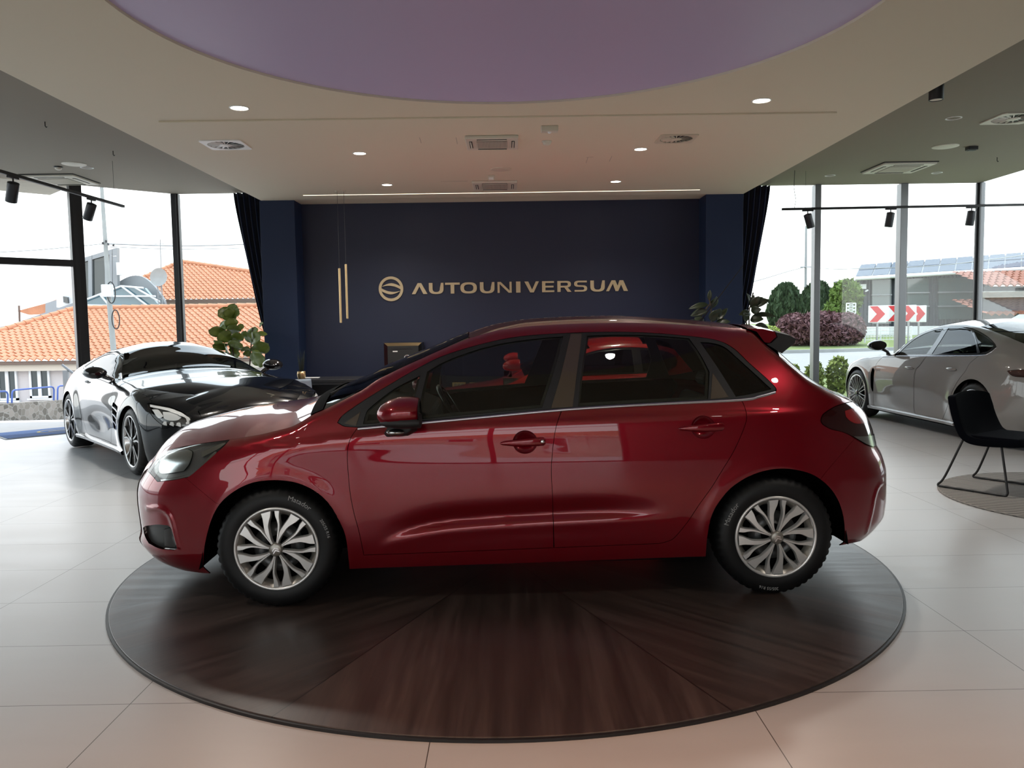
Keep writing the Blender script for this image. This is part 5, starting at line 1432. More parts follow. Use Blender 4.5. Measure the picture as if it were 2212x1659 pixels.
# letters: strokes in a unit box (x 0..w, y 0..1)
def stroke_poly(p, q, w0, w1=None):
    w1 = w0 if w1 is None else w1
    p, q = Vector(p), Vector(q); t = (q - p).normalized(); n_ = Vector((-t.y, t.x))
    return [tuple(p + n_ * w0 / 2), tuple(p - n_ * w0 / 2), tuple(q - n_ * w1 / 2), tuple(q + n_ * w1 / 2)]
def bandpts(outer, inner): return [[outer[i], outer[i + 1], inner[i + 1], inner[i]] for i in range(len(outer) - 1)]
TH, TV = .19, .30      # thin horizontals, thick verticals
def sup(cx, cy, rx, ry, a0, a1, n=20, e=2.6):
    out = []
    for a in np.linspace(a0, a1, n):
        c, s = math.cos(a), math.sin(a); out.append((cx + rx * math.copysign(abs(c) ** (2 / e), c), cy + ry * math.copysign(abs(s) ** (2 / e), s)))
    return out
def letter(ch):
    if ch == 'A': return 1.30, [[(0, 0), (.30, 0), (.72, .86), (.58, 1), (.50, 1)], [(.50, 1), (.80, 1), (1.30, 0), (.96, 0), (.60, .80)]]
    if ch == 'V': return 1.22, [[(0, 1), (.32, 1), (.66, .20), (.60, 0), (.48, 0)], [(.48, 0), (.78, 0), (1.22, 1), (.96, 1), (.62, .2)]]
    if ch == 'U':
        o = [(0, 1)] + sup(.6, .46, .6, .48, PI, 2 * PI, 22) + [(1.2, 1)]; i = [(TV, 1)] + sup(.6, .50, .6 - TV, .34, PI, 2 * PI, 22) + [(1.2 - .20, 1)]
        return 1.2, bandpts(o, i)
    if ch == 'T': return 1.22, [[(0, 1), (1.22, 1), (1.22, 1 - TH), (0, 1 - TH)], [(.46, 1 - TH), (.76, 1 - TH), (.76, 0), (.46, 0)]]
    if ch == 'O':
        o = sup(.70, .5, .70, .51, 0, 2 * PI, 44); i = sup(.70, .5, .70 - TV, .51 - TH, 0, 2 * PI, 44); return 1.40, bandpts(o, i)
    if ch == 'N': return 1.22, [[(0, 0), (.18, 0), (.18, .93), (.10, 1), (0, 1)], [(.0, 1), (.28, 1), (1.22, .0), (.96, 0)], [(1.04, 0), (1.22, 0), (1.22, 1), (1.04, 1)]]
    if ch == 'I': return .32, [[(0, 0), (.32, 0), (.32, 1), (0, 1)]]
    if ch == 'E': return 1.02, [[(0, 0), (.28, 0), (.28, 1), (0, 1)], [(.28, 1), (1.0, 1), (1.0, 1 - TH + .03), (.28, 1 - TH + .03)], [(.28, .58), (.96, .58), (.96, .42), (.28, .42)], [(.28, TH - .03), (1.02, TH - .03), (1.02, 0), (.28, 0)]]
    if ch == 'R':
        o = [(.28, 1)] + sup(.72, .70, .46, .30, PI / 2, -PI / 2, 16) + [(.28, .40)]; i = [(.28, 1 - TH + .03)] + sup(.72, .70, .20, .14, PI / 2, -PI / 2, 16) + [(.28, .56)]
        return 1.22, [[(0, 0), (.28, 0), (.28, 1), (0, 1)]] + bandpts(o, i) + [[(.60, .42), (.88, .42), (1.22, 0), (.88, 0)]]
    if ch == 'S':
        o = [(1.12, 1)] + sup(.46, .72, .45, .28, PI / 2, 3 * PI / 2, 14)[0:] + sup(.70, .29, .20, .14, PI / 2, -PI / 2, 10) + [(.05, .15)]
        i = [(1.12, .84)] + sup(.46, .72, .19, .13, PI / 2, 3 * PI / 2, 14) + sup(.70, .29, .45, .29, PI / 2, -PI / 2, 10) + [(.05, .0)]
        return 1.15, bandpts(o, i)
    if ch == 'M': return 1.66, [[(0, 0), (.22, 0), (.62, .95), (.50, 1), (.42, 1)], [(.42, 1), (.70, 1), (.98, .18), (.88, 0), (.72, 0)], [(.72, 0), (.92, 0), (1.28, 1), (1.02, 1), (.80, .2)], [(1.02, 1), (1.30, 1), (1.66, 0), (1.34, 0), (1.08, .8)]]
xs_ = [(890, 923), (927, 958), (962, 993), (995, 1030), (1037, 1068), (1075, 1105), (1115, 1124), (1133, 1164), (1171, 1197), (1204, 1234), (1240, 1268), (1275, 1306), (1309, 1356)]
for ch, (xa, xb) in zip('AUTOUNIVERSUM', xs_):
    fx_ = (xa - 890) / 466
    ybase = 635.5 - 7.0 * fx_; ytop = ybase - 24.0
    x0_, z0_ = wallpt(xa, ybase); x1_, z1_ = wallpt(xb, ytop)
    wd, loops = letter(ch); sxx = (x1_ - x0_) / wd; szz = z1_ - z0_
    flat('letter', [[(x0_ + x * sxx, z0_ + y * szz) for x, y in lp] for lp in loops])

# ------------------------------------------------------------------ desk corner
M['desk'] = mat('black_desk_laminate', (.012, .012, .014), .35)
M['chair_grey'] = mat('pale_grey_blue_leatherette', (.20, .25, .31), .5)
t = empty('desk', (-2.27, 11.2, 0), 0, 'long black desk in front of the blue wall, with the gold pot on it', 'desk')
MB().box((0, 0, .735), (1.25, .72, .035)).build('desk_top', M['desk'], t, bevel=.004)
MB().box((0, .30, .44), (1.15, .03, .54)).build('modesty_panel', M['desk'], t)
for sx_ in (-.58, .58): MB().box((sx_, 0, .359), (.04, .66, .717)).build('side_panel', M['desk'], t, bevel=.003)
MB().box((0, -.33, .70), (1.12, .03, .03)).build('front_rail', M['dark'], t)
pt = at_z(651, 806, .7535); t = empty('potted_grass', (at_y(651, 806, 11.12).x, 11.12, .754), 0, 'small gold pot of tall dark grass on the black desk', 'plant')
MB().lathe([(.045, 0), (.056, .03), (.058, .07), (.054, .10), (.050, .10), (.048, .085), (.001, .085)], 28, capa=True).build('pot', M['gold'], t)
gm = MB(); rg_ = random.Random(4)
for k in range(26):
    a, r = rg_.random() * 6.28, rg_.random() * .035; h_ = .18 + rg_.random() * .14; l_ = .03 + rg_.random() * .02
    b0 = Vector((r * math.cos(a), r * math.sin(a), .08)); gm.tube([b0, b0 + Vector((l_ * math.cos(a) * .4, l_ * math.sin(a) * .4, h_ * .5)), b0 + Vector((l_ * math.cos(a), l_ * math.sin(a), h_))], [.003, .0025, .0006], 5)
gm.build('grass_blades', mat('dark_grass', (.012, .018, .012), .6), t)
nb = MB().box((0, 0, .006), (.20, .14, .010)).build('notebook', mat('pale_paper', (.55, .56, .58), .6), bevel=.002); nb.location = (at_y(673, 806, 11.2).x, 11.2, .754); tag(nb, 'small pale notebook lying on the desk beside the gold pot', 'notebook')
t = empty('office_chair', (-2.83, 10.45, 0), math.radians(38), 'pale grey-blue office chair standing at the black desk', 'chair')
rows = []
for i in range(13):
    v = i / 12; z = .44 + .36 * v
    rows.append([((u - .5) * (.40 - .05 * v ** 3), -.20 - .05 * v - .05 * (1 - (2 * u - 1) ** 2), z) for u in np.linspace(0, 1, 11)])
mb = MB(); mb.grid(rows); bk = mb.build('backrest', M['chair_grey'], t); sd_ = bk.modifiers.new('thick', 'SOLIDIFY'); sd_.thickness = .035; sd_.offset = 0
MB().box((0, .02, .44), (.44, .44, .06)).build('seat', M['chair_grey'], t, bevel=.02, segs=3)
for sx_, sy_ in ((-.18, -.17), (.18, -.17), (-.18, .19), (.18, .19)): MB().tube([(sx_, sy_, .42), (sx_ * 1.15, sy_ * 1.15, .0)], .012, 10).build('leg', M['chrome'], t)
# cabinet with a gold bevelled top edge
q0, q1 = at_y(829, 741, 12.78), at_y(911, 741, 12.78); cw_ = q1.x - q0.x; ch_ = q0.z
t = empty('cabinet', ((q0.x + q1.x) / 2, 12.78, 0), 0, 'black cabinet with a gold upper edge standing against the blue wall', 'cabinet')
MB().box((0, .185, ch_ / 2), (cw_, .33, ch_)).build('carcass', M['desk'], t)
f_ = MB(); iw = cw_ / 2 - .055; hz = ch_ - .05
f_.add([(-cw_ / 2, 0, ch_), (cw_ / 2, 0, ch_), (iw, .015, hz), (-iw, .015, hz)], [(0, 1, 2, 3)]); f_.add([(-cw_ / 2, .015, ch_), (cw_ / 2, .015, ch_), (iw, .03, hz), (-iw, .03, hz)], [(3, 2, 1, 0)])
f_.add([(-cw_ / 2, 0, ch_), (cw_ / 2, 0, ch_), (cw_ / 2, .02, ch_), (-cw_ / 2, .02, ch_)], [(0, 1, 2, 3)]); f_.build('gold_edge', M['gold'], t)
for s_ in (-1, 1):
    g = MB(); g.add([(s_ * cw_ / 2, 0, ch_), (s_ * cw_ / 2, 0, .05), (s_ * iw, .015, .08), (s_ * iw, .015, hz)], [(0, 1, 2, 3)]); g.add([(s_ * cw_ / 2, 0, ch_), (s_ * cw_ / 2, 0, .05), (s_ * cw_ / 2, .02, .05), (s_ * cw_ / 2, .02, ch_)], [(0, 1, 2, 3)]); g.build('side_edge', M['gloss_black'], t)
dr = MB().box((0, .012, hz / 2 + .03), (iw * 2, .012, hz - .06)).build('door', M['soft_black'], t, bevel=.002)
MB().box((-.02, .004, hz - .045), (iw * 1.3, .008, .008)).build('slot', M['black'], dr)
MB().box((-iw + .12, .004, hz - .085), (.075, .004, .016)).build('name_plate', M['whiter'], dr)
MB().tube([(.03, .004, hz - .22), (.03, -.03, hz - .21), (.03, -.03, hz - .16), (.06, -.02, hz - .145), (.085, .004, hz - .15)], .010, 8).build('handle', M['chrome'], dr)
# gold socket plates seen through the car window
for xa, xb, lb in ((977, 1006, 'wider gold socket plate low on the blue wall, seen through the car window'), (1014, 1034, 'narrower gold socket plate low on the blue wall, seen through the car window')):
    a_, b_ = at_y(xa, 826, YW - .001), at_y(xb, 836.5, YW - .001); cx_, cz_ = (a_.x + b_.x) / 2, (a_.z + b_.z) / 2; w_, h_ = b_.x - a_.x, a_.z - b_.z
    o = MB().box((0, -.006, 0), (w_, .010, h_)).build('wall_socket', M['gold'], bevel=.002); o.location = (cx_, YW - .002, cz_); tag(o, lb, 'wall socket', 'gold socket plates')
    k = 3 if xb - xa > 25 else 2
    for i in range(k): MB().box(((i - (k - 1) / 2) * w_ * .8 / k, -.012, 0), (w_ * .6 / k, .004, h_ * .5)).build('outlet', M['vent_grey'], o)

# ------------------------------------------------------------------ plants
def leafmat(name, c): return mat(name, c, .38, spec=.5, noise=.35, nscale=9)
M['fig'] = leafmat('fiddle_leaf', (.13, .18, .035)); M['rubber'] = leafmat('rubber_leaf', (.022, .032, .014)); M['bark'] = mat('brown_bark', (.06, .045, .03), .8)
def leaf(mb, base, tip, width, fid=False, droop=.15, cup=.12, nrm=None):
    base, tip = Vector(base), Vector(tip); d = tip - base; L = d.length; u = d.normalized()
    n_ = nrm or Vector((0, -1, .35)); s_ = u.cross(n_).normalized(); n_ = s_.cross(u)
    rows = []
    for i in range(11):
        t_ = i / 10
        if fid: wv = width * (.30 * math.sin(PI * min(1, t_ * 2.2)) * (1 - t_) + math.sin(PI * t_ ** 1.55) ** .75) * .5
        else: wv = width * math.sin(PI * t_ ** .85) ** .8 * .5
        c_ = base + d * t_ + n_ * (droop * L * math.sin(PI * t_) * .6) - Vector((0, 0, droop * L * t_ * t_))
        rows.append([c_ + s_ * wv * v + n_ * (cup * abs(v) * wv + (.02 * math.sin(t_ * 14) * abs(v) if fid else 0) * width * 3) for v in (-1, -.55, -.06, 0, .06, .55, 1)])
    mb.grid(rows)
rl = random.Random(5)
def plant(name, label, base, stems, leaves, m, potr, Y, fid, wide):
    t = empty(name, base, 0, label, 'plant')
    MB().lathe([(potr * .75, 0), (potr, .05), (potr * 1.05, .40), (potr * .98, .42), (potr * .95, .36), (.001, .36)], 32, capa=True).build('pot', M['desk'], t)
    B = Vector(base)
    for st in stems:
        pts = [Vector((st[0][0], st[0][1], .36))] + [at_y(px, py, Y + dy) - B for px, py, dy in st[1:]]
        mb = MB(); mb.tube(crs([tuple(p) for p in pts], 5), .011, 8); mb.build('stem', M['bark'], t)
    for (bx, by, tx, ty, w_, dy0, dy1) in leaves:
        mb = MB(); leaf(mb, at_y(bx, by, Y + dy0) - B, at_y(tx, ty, Y + dy1) - B, w_ * (.95 if fid else 1), fid, nrm=Vector((rl.uniform(-.7, .7), -1, rl.uniform(-.3, .8))))
        o = mb.build('leaf', m, t, recalc=False); sm = o.modifiers.new('thick', 'SOLIDIFY'); sm.thickness = .002
FY = 12.35
fb = at_y(512, 800, FY)
plant('fiddle_leaf_fig', 'tall fiddle-leaf fig in a black pot beside the navy curtain, behind the black coupe', (fb.x, FY, 0), [[(-.05, 0), (508, 760, 0), (504, 700, 0), (502, 672, 0)], [(.12, .03), (540, 780, .05), (543, 740, .05), (546, 708, .05)], [(.05, -.05), (506, 780, -.08), (500, 740, -.08)]],
 [(499, 685, 507, 650, .17, 0, -.05), (497, 690, 470, 664, .24, -.05, -.2), (500, 694, 490, 660, .20, 0, -.15), (504, 690, 517, 662, .20, 0, -.1), (500, 716, 496, 680, .22, -.05, -.15), (492, 722, 449, 706, .18, 0, -.25), (494, 712, 478, 692, .18, 0, .1),
  (497, 738, 474, 712, .24, -.05, -.2), (496, 746, 462, 728, .20, 0, -.2), (492, 755, 458, 741, .16, 0, -.1), (503, 722, 508, 694, .22, 0, -.2), (505, 742, 518, 712, .20, 0, -.15), (506, 758, 512, 728, .24, 0, -.2), (498, 765, 486, 738, .22, 0, -.2), (505, 775, 512, 748, .22, 0, -.1), (513, 715, 525, 697, .10, 0, 0),
  (542, 741, 531, 708, .23, .05, -.1), (543, 742, 564, 716, .22, .05, -.15), (544, 738, 552, 700, .20, .05, .1), (546, 726, 578, 717, .10, .05, 0), (545, 762, 580, 734, .24, .05, -.1), (541, 758, 523, 745, .16, .05, -.1), (543, 780, 573, 764, .30, .05, -.15), (540, 770, 530, 755, .14, .05, 0), (561, 708, 568, 693, .07, .1, .1)], M['fig'], .20, FY, True, 0)
RY_ = 12.15
for (bx_, stems, lv, lb) in [
  (1535, [[(0, 0), (1537, 690, 0), (1533, 650, 0), (1531, 636, 0)], [(-.05, 0), (1515, 690, .1), (1524, 670, .1), (1535, 655, .05)]],
   [(1532, 650, 1534, 622, .07, 0, 0), (1530, 658, 1487, 661, .09, 0, 0), (1528, 672, 1491, 677, .12, 0, .1), (1534, 655, 1549, 641, .06, 0, 0), (1535, 668, 1548, 634, .13, 0, -.1), (1540, 688, 1556, 660, .15, 0, -.15), (1545, 700, 1578, 690, .11, 0, -.1), (1538, 695, 1546, 664, .14, 0, -.1), (1510, 695, 1480, 692, .08, 0, 0), (1520, 700, 1500, 682, .12, 0, 0), (1550, 698, 1572, 658, .10, 0, .1)], 'dark rubber plant rising behind the red roof in front of the navy pillar'),
  (1622, [[(0, 0), (1618, 690, 0), (1621, 660, 0), (1627, 632, 0)], [(.05, 0), (1612, 695, .05), (1614, 670, .05)]],
   [(1621, 662, 1613, 628, .09, 0, 0), (1622, 665, 1640, 634, .12, 0, -.1), (1624, 662, 1662, 642, .15, 0, -.1), (1623, 663, 1648, 636, .13, 0, .05), (1622, 678, 1596, 675, .12, 0, -.1), (1624, 683, 1678, 677, .09, 0, -.1), (1622, 672, 1645, 664, .13, 0, -.15), (1620, 692, 1650, 685, .16, 0, -.1), (1614, 694, 1606, 670, .12, 0, -.1), (1622, 660, 1629, 632, .05, 0, 0), (1630, 705, 1660, 704, .13, 0, 0)], 'dark rubber plant between the red tail spoiler and the navy curtain')]:
    fb = at_y(bx_, 700, RY_)
    plant('rubber_plant', lb, (fb.x, RY_, 0), stems, lv, M['rubber'], .19, RY_, False, 0)

# ------------------------------------------------------------------ door mat
a_, b_ = at_z(21, 948.6, 0), at_z(150, 936, 0); u_ = (b_ - a_).normalized(); n_ = Vector((-u_.y, u_.x, 0))
t = empty('door_mat', a_, math.atan2(u_.y, u_.x), 'blue door mat with a gold emblem inside the glass doorway', 'door mat')
M['mat_blue'] = mat('blue_carpet_mat', (.030, .075, .20), .95, noise=.3, nscale=60, bump=.4)
MB().box((.85, .40, .006), (1.75, .80, .010)).build('mat_field', M['mat_blue'], t, bevel=.002)
MB().box((.85, .40, .004), (1.82, .87, .006)).build('rubber_border', M['black'], t)
e_ = MB()
for r0, r1 in ((.20, .225),): e_.add([(.80 + 1.6 * r0 * math.cos(x), .40 + r0 * math.sin(x), .0118) for x in ringseg(40)] + [(.80 + 1.6 * r1 * math.cos(x), .40 + r1 * math.sin(x), .0118) for x in ringseg(40)], [(i, (i + 1) % 40, 40 + (i + 1) % 40, 40 + i) for i in range(40)])
e_.box((.80, .40, .0115), (.42, .05, .001)); e_.build('mat_emblem', mat('ochre_print', (.30, .24, .09), .9), t)

# ------------------------------------------------------------------ rug and black sled chair
def rug_mat():
    m, nt, b = newmat('striped_rug')
    tc = N(nt, 'ShaderNodeTexCoord'); sp = N(nt, 'ShaderNodeSeparateXYZ'); nt.links.new(tc.outputs['Object'], sp.inputs[0])
    v = mathn(nt, 'ADD', mathn(nt, 'MULTIPLY', sp.outputs[0], .34), mathn(nt, 'MULTIPLY', sp.outputs[1], .94))
    s_ = mathn(nt, 'MODULO', mathn(nt, 'ADD', v, 10), .062); f = mathn(nt, 'GREATER_THAN', s_, .040)
    nz = N(nt, 'ShaderNodeTexNoise', Scale=120, Detail=4); nt.links.new(tc.outputs['Object'], nz.inputs[0])
    f = mathn(nt, 'ADD', mathn(nt, 'MULTIPLY', f, .75), mathn(nt, 'MULTIPLY', nz.outputs[0], .3))
    nt.links.new(ramp(nt, f, [(.1, (.27, .255, .235)), (.85, (.05, .048, .046))]), b.inputs['Base Color']); b.inputs['Roughness'].default_value = .95
    bp = N(nt, 'ShaderNodeBump', Strength=.4, Distance=.01); nt.links.new(nz.outputs[0], bp.inputs['Height']); nt.links.new(bp.outputs[0], b.inputs['Normal'])
    return m
rug = MB().lathe([(1.11, .0005), (1.115, .005), (1.105, .010), (.001, .010)], 96).build('rug', rug_mat()); rug.location = (4.67, 6.36, 0); tag(rug, 'round grey rug with dark stripes under the black chair', 'rug')
MB().lathe([(1.112, .003), (1.116, .009), (1.10, .0115), (1.095, .008)], 96).build('bound_edge', mat('grey_binding', (.20, .19, .175), .9), rug)
M['velvet'] = mat('black_velvet', (.0020, .0024, .0040), .95, spec=.02, sheen=.01)
p0, p1 = at_z(2036, 1050, .022), at_z(2087, 1028, .022)
f0 = (at_z(2212, 1077, .022) - p0).normalized()
lat = (p1 - p0); lat = (lat - f0 * lat.dot(f0)).normalized()
ang = math.atan2(f0.y, f0.x)
CW_ = (p1 - p0).length
t = empty('sled_chair', (p0 + p1) / 2 - Vector((0, 0, .010)), ang, 'black velvet chair on a black sled frame, standing on the striped rug', 'chair')
# local: x forward, y to the chair's left (away from the camera)
w2 = CW_ / 2
for s_ in (-1, 1):
    L_ = MB(); L_.tube(crs([(.205, s_ * (w2 - .04), .455), (.065, s_ * (w2 - .01), .10), (.012, s_ * w2, .02), (.06, s_ * w2, .010), (.30, s_ * w2, .010), (.52, s_ * w2, .010), (.565, s_ * w2, .022), (.555, s_ * (w2 - .01), .10), (.49, s_ * (w2 - .05), .40)], 6), .0095, 10); L_.build('leg_frame', M['black'], t)
prof = [(.055, .80), (.075, .76), (.13, .60), (.19, .48), (.245, .425), (.32, .405), (.45, .405), (.62, .42), (.66, .43)]
rows = []
for v in np.linspace(-1, 1, 15):
    cup_ = .04 * v * v; P_ = crs(prof, 4); row = []
    n_p = len(P_)
    for i, (x, z) in enumerate(P_):
        f = max(0, 1 - i / (n_p * .45)); row.append((x + cup_ * f * 1.2 - .03 * (abs(v) ** 4) * 0, v * (w2 + .02) * (1 - .10 * f * f), z - .015 * (abs(v) ** 3) * f + cup_ * .5 * (1 - f)))
    rows.append(row)
mb = MB(); mb.grid(rows); shl = mb.build('seat_shell', M['velvet'], t); k = shl.modifiers.new('thick', 'SOLIDIFY'); k.thickness = .058; k.offset = 0
k = shl.modifiers.new('round', 'BEVEL'); k.width = .02; k.segments = 3; k.limit_method = 'ANGLE'
MB().box((.43, 0, .447), (.40, CW_ * .92, .045)).build('cushion', M['velvet'], t, bevel=.02, segs=4)
# ================================================================== outside
rg = random.Random(11)
M['roof_tile'] = mat('orange_clay_tile', (.44, .185, .095), .75, noise=.3, nscale=3)
M['roof_brown'] = mat('brown_clay_tile', (.22, .085, .055), .75, noise=.35, nscale=3)
M['render_wall'] = mat('pinkish_white_render', (.46, .42, .41), .9, noise=.06, nscale=2)
M['cream_wall'] = mat('cream_render', (.50, .44, .37), .9)
M['gutter'] = mat('brown_gutter', (.12, .075, .055), .6)
M['grey_metal'] = mat('grey_cladding_metal', (.25, .26, .27), .5, .2)
M['white_out'] = mat('white_painted_metal', (.62, .63, .64), .5)
M['pane_dark'] = mat('dark_window_pane', (.03, .04, .04), .06, spec=.8)
M['pane_sky'] = mat('bluish_skylight_pane', (.10, .17, .20), .08, spec=.9)
M['blue_rail'] = mat('blue_painted_rail', (.045, .09, .30), .45)
M['concrete'] = mat('grey_concrete', (.30, .30, .29), .9, noise=.15, nscale=4)
M['paving'] = mat('pale_paving', (.46, .44, .42), .9, noise=.08, nscale=3)
M['asphalt'] = mat('pale_asphalt', (.27, .265, .26), .95, noise=.1, nscale=8)
M['lawn'] = mat('green_lawn', (.15, .19, .06), .95, noise=.35, nscale=14, bump=.5)  # one green with random mottling
M['cypress'] = mat('cypress_green', (.030, .055, .020), .9, noise=.4, nscale=6)
M['tree_green'] = mat('bright_leaf_green', (.10, .16, .025), .8, noise=.4, nscale=5)
M['shrub_yel'] = mat('yellow_green_leaf', (.22, .27, .045), .7, noise=.4, nscale=9)
M['barberry'] = mat('purple_barberry_leaf', (.125, .055, .06), .8, noise=.5, nscale=9)
M['clad'] = mat('dark_grey_cladding', (.045, .052, .062), .5)
M['solar'] = mat('solar_panel', (.045, .065, .095), .5, spec=.2)
M['sign_white'] = mat('white_sign_face', (.62, .62, .60), .5); M['sign_red'] = mat('red_sign_print', (.50, .022, .025), .5)
def stone_mat():
    m, nt, b = newmat('rubble_stone'); tc = N(nt, 'ShaderNodeTexCoord')
    v = N(nt, 'ShaderNodeTexVoronoi', Scale=6.0); v.feature = 'F1'; nt.links.new(tc.outputs['Object'], v.inputs['Vector'])
    e = N(nt, 'ShaderNodeTexVoronoi', Scale=6.0); e.feature = 'DISTANCE_TO_EDGE'; nt.links.new(tc.outputs['Object'], e.inputs['Vector'])
    bw = N(nt, 'ShaderNodeSeparateColor'); nt.links.new(v.outputs['Color'], bw.inputs[0])
    c = ramp(nt, bw.outputs[0], [(0, (.10, .088, .072)), (.5, (.17, .15, .125)), (1, (.25, .22, .19))])
    mx = N(nt, 'ShaderNodeMix'); mx.data_type = 'RGBA'; nt.links.new(mathn(nt, 'LESS_THAN', e.outputs[0], .035), mx.inputs[0]); nt.links.new(c, mx.inputs[6]); mx.inputs[7].default_value = (.26, .245, .22, 1)
    nt.links.new(mx.outputs[2], b.inputs['Base Color']); b.inputs['Roughness'].default_value = .95
    return m
M['stone'] = stone_mat()

# ground: slopes down beyond the doorway, rises beyond the right-hand glass
def gz(x, y):
    l = float(np.interp(y, [12, 14, 26, 60], [-.02, -.10, -1.40, -2.4])); r = float(np.interp(y, [13, 15, 17, 20, 25, 34, 60], [-.02, .0, .10, .33, .68, .95, 1.2]))
    k = float(np.interp(x, [-2.5, 2.5], [0, 1])); k = k * k * (3 - 2 * k)
    return l * (1 - k) + r * k
def gpatch(xs, ys, off=0):
    return [[(x, y, gz(x, y) + off) for x in xs] for y in ys]
g = MB(); g.grid(gpatch(np.linspace(-70, 2, 24), np.linspace(13.5, 60, 32))); struct(g.build('ground_street', M['paving']))
g = MB(); g.grid(gpatch(np.linspace(2, 70, 24), np.linspace(13.5, 60, 32))); struct(g.build('ground_lawn', M['lawn']))
g = MB(); g.prism([(-70, 13.52), (-7.4, 13.52), (-5.40, 13.52), (-6.56, 12.42), (-9.3, 9.78), (-9.3, -5.1), (-70, -5.1)], -.16, -.06); struct(g.build('pavement_side', M['asphalt']))
g = MB(); g.prism([(-70, -5.1), (70, -5.1), (70, -40), (-70, -40)], -.16, -.06); struct(g.build('pavement_front', M['paving']))
g = MB(); g.prism([(XR + .06, 13.5), (70, 13.5), (70, -5.1), (XR + .06, -5.1)], -.16, -.06); struct(g.build('pavement_right', M['paving']))
struct(MB().box2((-9.6, 9.9, 3.62), (-6.4, 13.6, 3.80)).build('ceiling_canopy', M['cream_wall'])) if False else None
cn = MB(); cn.prism([(-9.35, 9.85), (-6.58, 12.55), (-7.4, 13.4), (-10.2, 10.7)], 3.66, 3.86); struct(cn.build('roof_canopy', M['cream_wall']))

def vplane(px, py, P, Q):
    """where the line of sight meets the upright plane through P and Q"""
    d = ray(px, py); n_ = Vector((Q.y - P.y, P.x - Q.x, 0)); o = Vector((0, 0, EYE)); t = n_.dot(Vector((P.x, P.y, 0)) - Vector((0, 0, 0))) / n_.dot(d)
    return o + d * t
# road on the right with a kerb
g = MB(); road = [at_y(1600, 812, 18.5), at_y(1780, 790, 20), at_y(2000, 768, 21.5), at_y(2400, 745, 24)]
rx = [(-2 + 8, 18.3), (10, 18.6), (16, 19.6), (24, 21.5), (40, 26)]
rows = [[(x, y + w_, gz(x, y + w_) + .015) for x, y in crs(rx, 8)] for w_ in np.linspace(0, 4.2, 8)]
g.grid(rows); struct(g.build('road', M['asphalt']))
kb = MB(); P_ = [(x, y + 4.25, gz(x, y + 4.25) + .05) for x, y in crs(rx, 8)]
kb.grid([[(x, y - .06, z - .15) for x, y, z in P_], [(x, y - .06, z + .05) for x, y, z in P_], [(x, y + .10, z + .05) for x, y, z in P_], [(x, y + .10, z - .15) for x, y, z in P_]], smooth=False); struct(kb.build('road_kerb', M['concrete']))

# stone wall with blue rails
PA, PB = at_y(-260, 921, 19.5), at_y(260, 884, 28.5)
def wl_(px, py): return vplane(px, py, PA, PB)
dn = Vector((PB.y - PA.y, PA.x - PB.x, 0)).normalized() * -.4
ta, tb = wl_(-260, 890), wl_(260, 856)
w_ = MB(); q = [PA - Vector((0, 0, 1)), PB - Vector((0, 0, 1)), tb, ta]; w_.add(q + [v + dn for v in q], [(0, 1, 2, 3), (7, 6, 5, 4), (3, 2, 6, 7), (0, 3, 7, 4), (1, 5, 6, 2)])
sw = w_.build('stone_wall', M['stone']); tag(sw, 'low rubble stone wall across the street outside the glass doorway', 'stone wall')
def topline(px): return float(np.interp(px, [-260, 260], [890, 856]))
for (xa, xb, ya, yb), lb in (((-90, 27, 850, 845), 'blue rail hoop on the stone wall, cut by the frame edge'), ((36, 126, 843, 835), 'blue rail hoop on the stone wall in front of the house windows'), ((134, 215, 834, 828), 'blue rail hoop on the stone wall behind the black door post')):
    A, B = wl_(xa, topline(xa)) + dn * .4, wl_(xb, topline(xb)) + dn * .4; a1, b1 = wl_(xa, ya) + dn * .4, wl_(xb, yb) + dn * .4; u = (b1 - a1).normalized() * .10
    pts = [A, a1 - Vector((0, 0, .10)), a1 + u * .3 - Vector((0, 0, .03)), a1 + u, b1 - u, b1 - u * .3 - Vector((0, 0, .03)), b1 - Vector((0, 0, .10)), B]
    o = MB().tube(pts, .026, 8).build('street_rail', M['blue_rail']); tag(o, lb, 'railing', 'blue rails on the stone wall')

def tile_roof(name, A, B, U, top, m, parent=None, tw=.26, th=.40, lo=None):
    """clay tiles on the slope that starts at the eave A->B and rises along U; top(u) = slope length of the roof at u (0..1)"""
    A, B, U = Vector(A), Vector(B), Vector(U).normalized(); S = (B - A); L = S.length; s_ = S / L; n_ = s_.cross(U).normalized()
    if n_.z < 0: n_ = -n_
    nc = int(L / tw); K = 5; mb = MB()
    vmax = max(top(i / 50) for i in range(51)); nr = int(math.ceil(vmax / th))
    for r in range(nr):
        off = (.5 * tw) if r % 2 else 0; off = 0
        v0, v1 = r * th, (r + 1) * th * 1.02
        us = [(i / K) * tw + off for i in range(nc * K + 1)]
        row0, row1, keep = [], [], []
        for i, u in enumerate(us):
            hgt = .045 * math.sin(2 * PI * u / tw) + .012 * math.sin(4 * PI * u / tw)
            t_ = top(min(1, u / L)); a0, a1 = min(v0, t_), min(v1, t_)
            row0.append(A + s_ * u + U * a0 + n_ * (hgt + .055)); row1.append(A + s_ * u + U * a1 + n_ * (hgt + .005)); keep.append(v0 < t_)
        fs = [(i, i + 1, len(us) + i + 1, len(us) + i) for i in range(len(us) - 1) if keep[i] or keep[i + 1]]
        # front lip of the row
        low = [p - n_ * .055 for p in row0]
        mb.add(row0 + row1, fs, 0, True); mb.add(row0 + low, [(i, i + 1, len(us) + i + 1, len(us) + i) for i in range(len(us) - 1) if keep[i] or keep[i + 1]], 0)
    o = mb.build(name, m, parent, recalc=False); return o
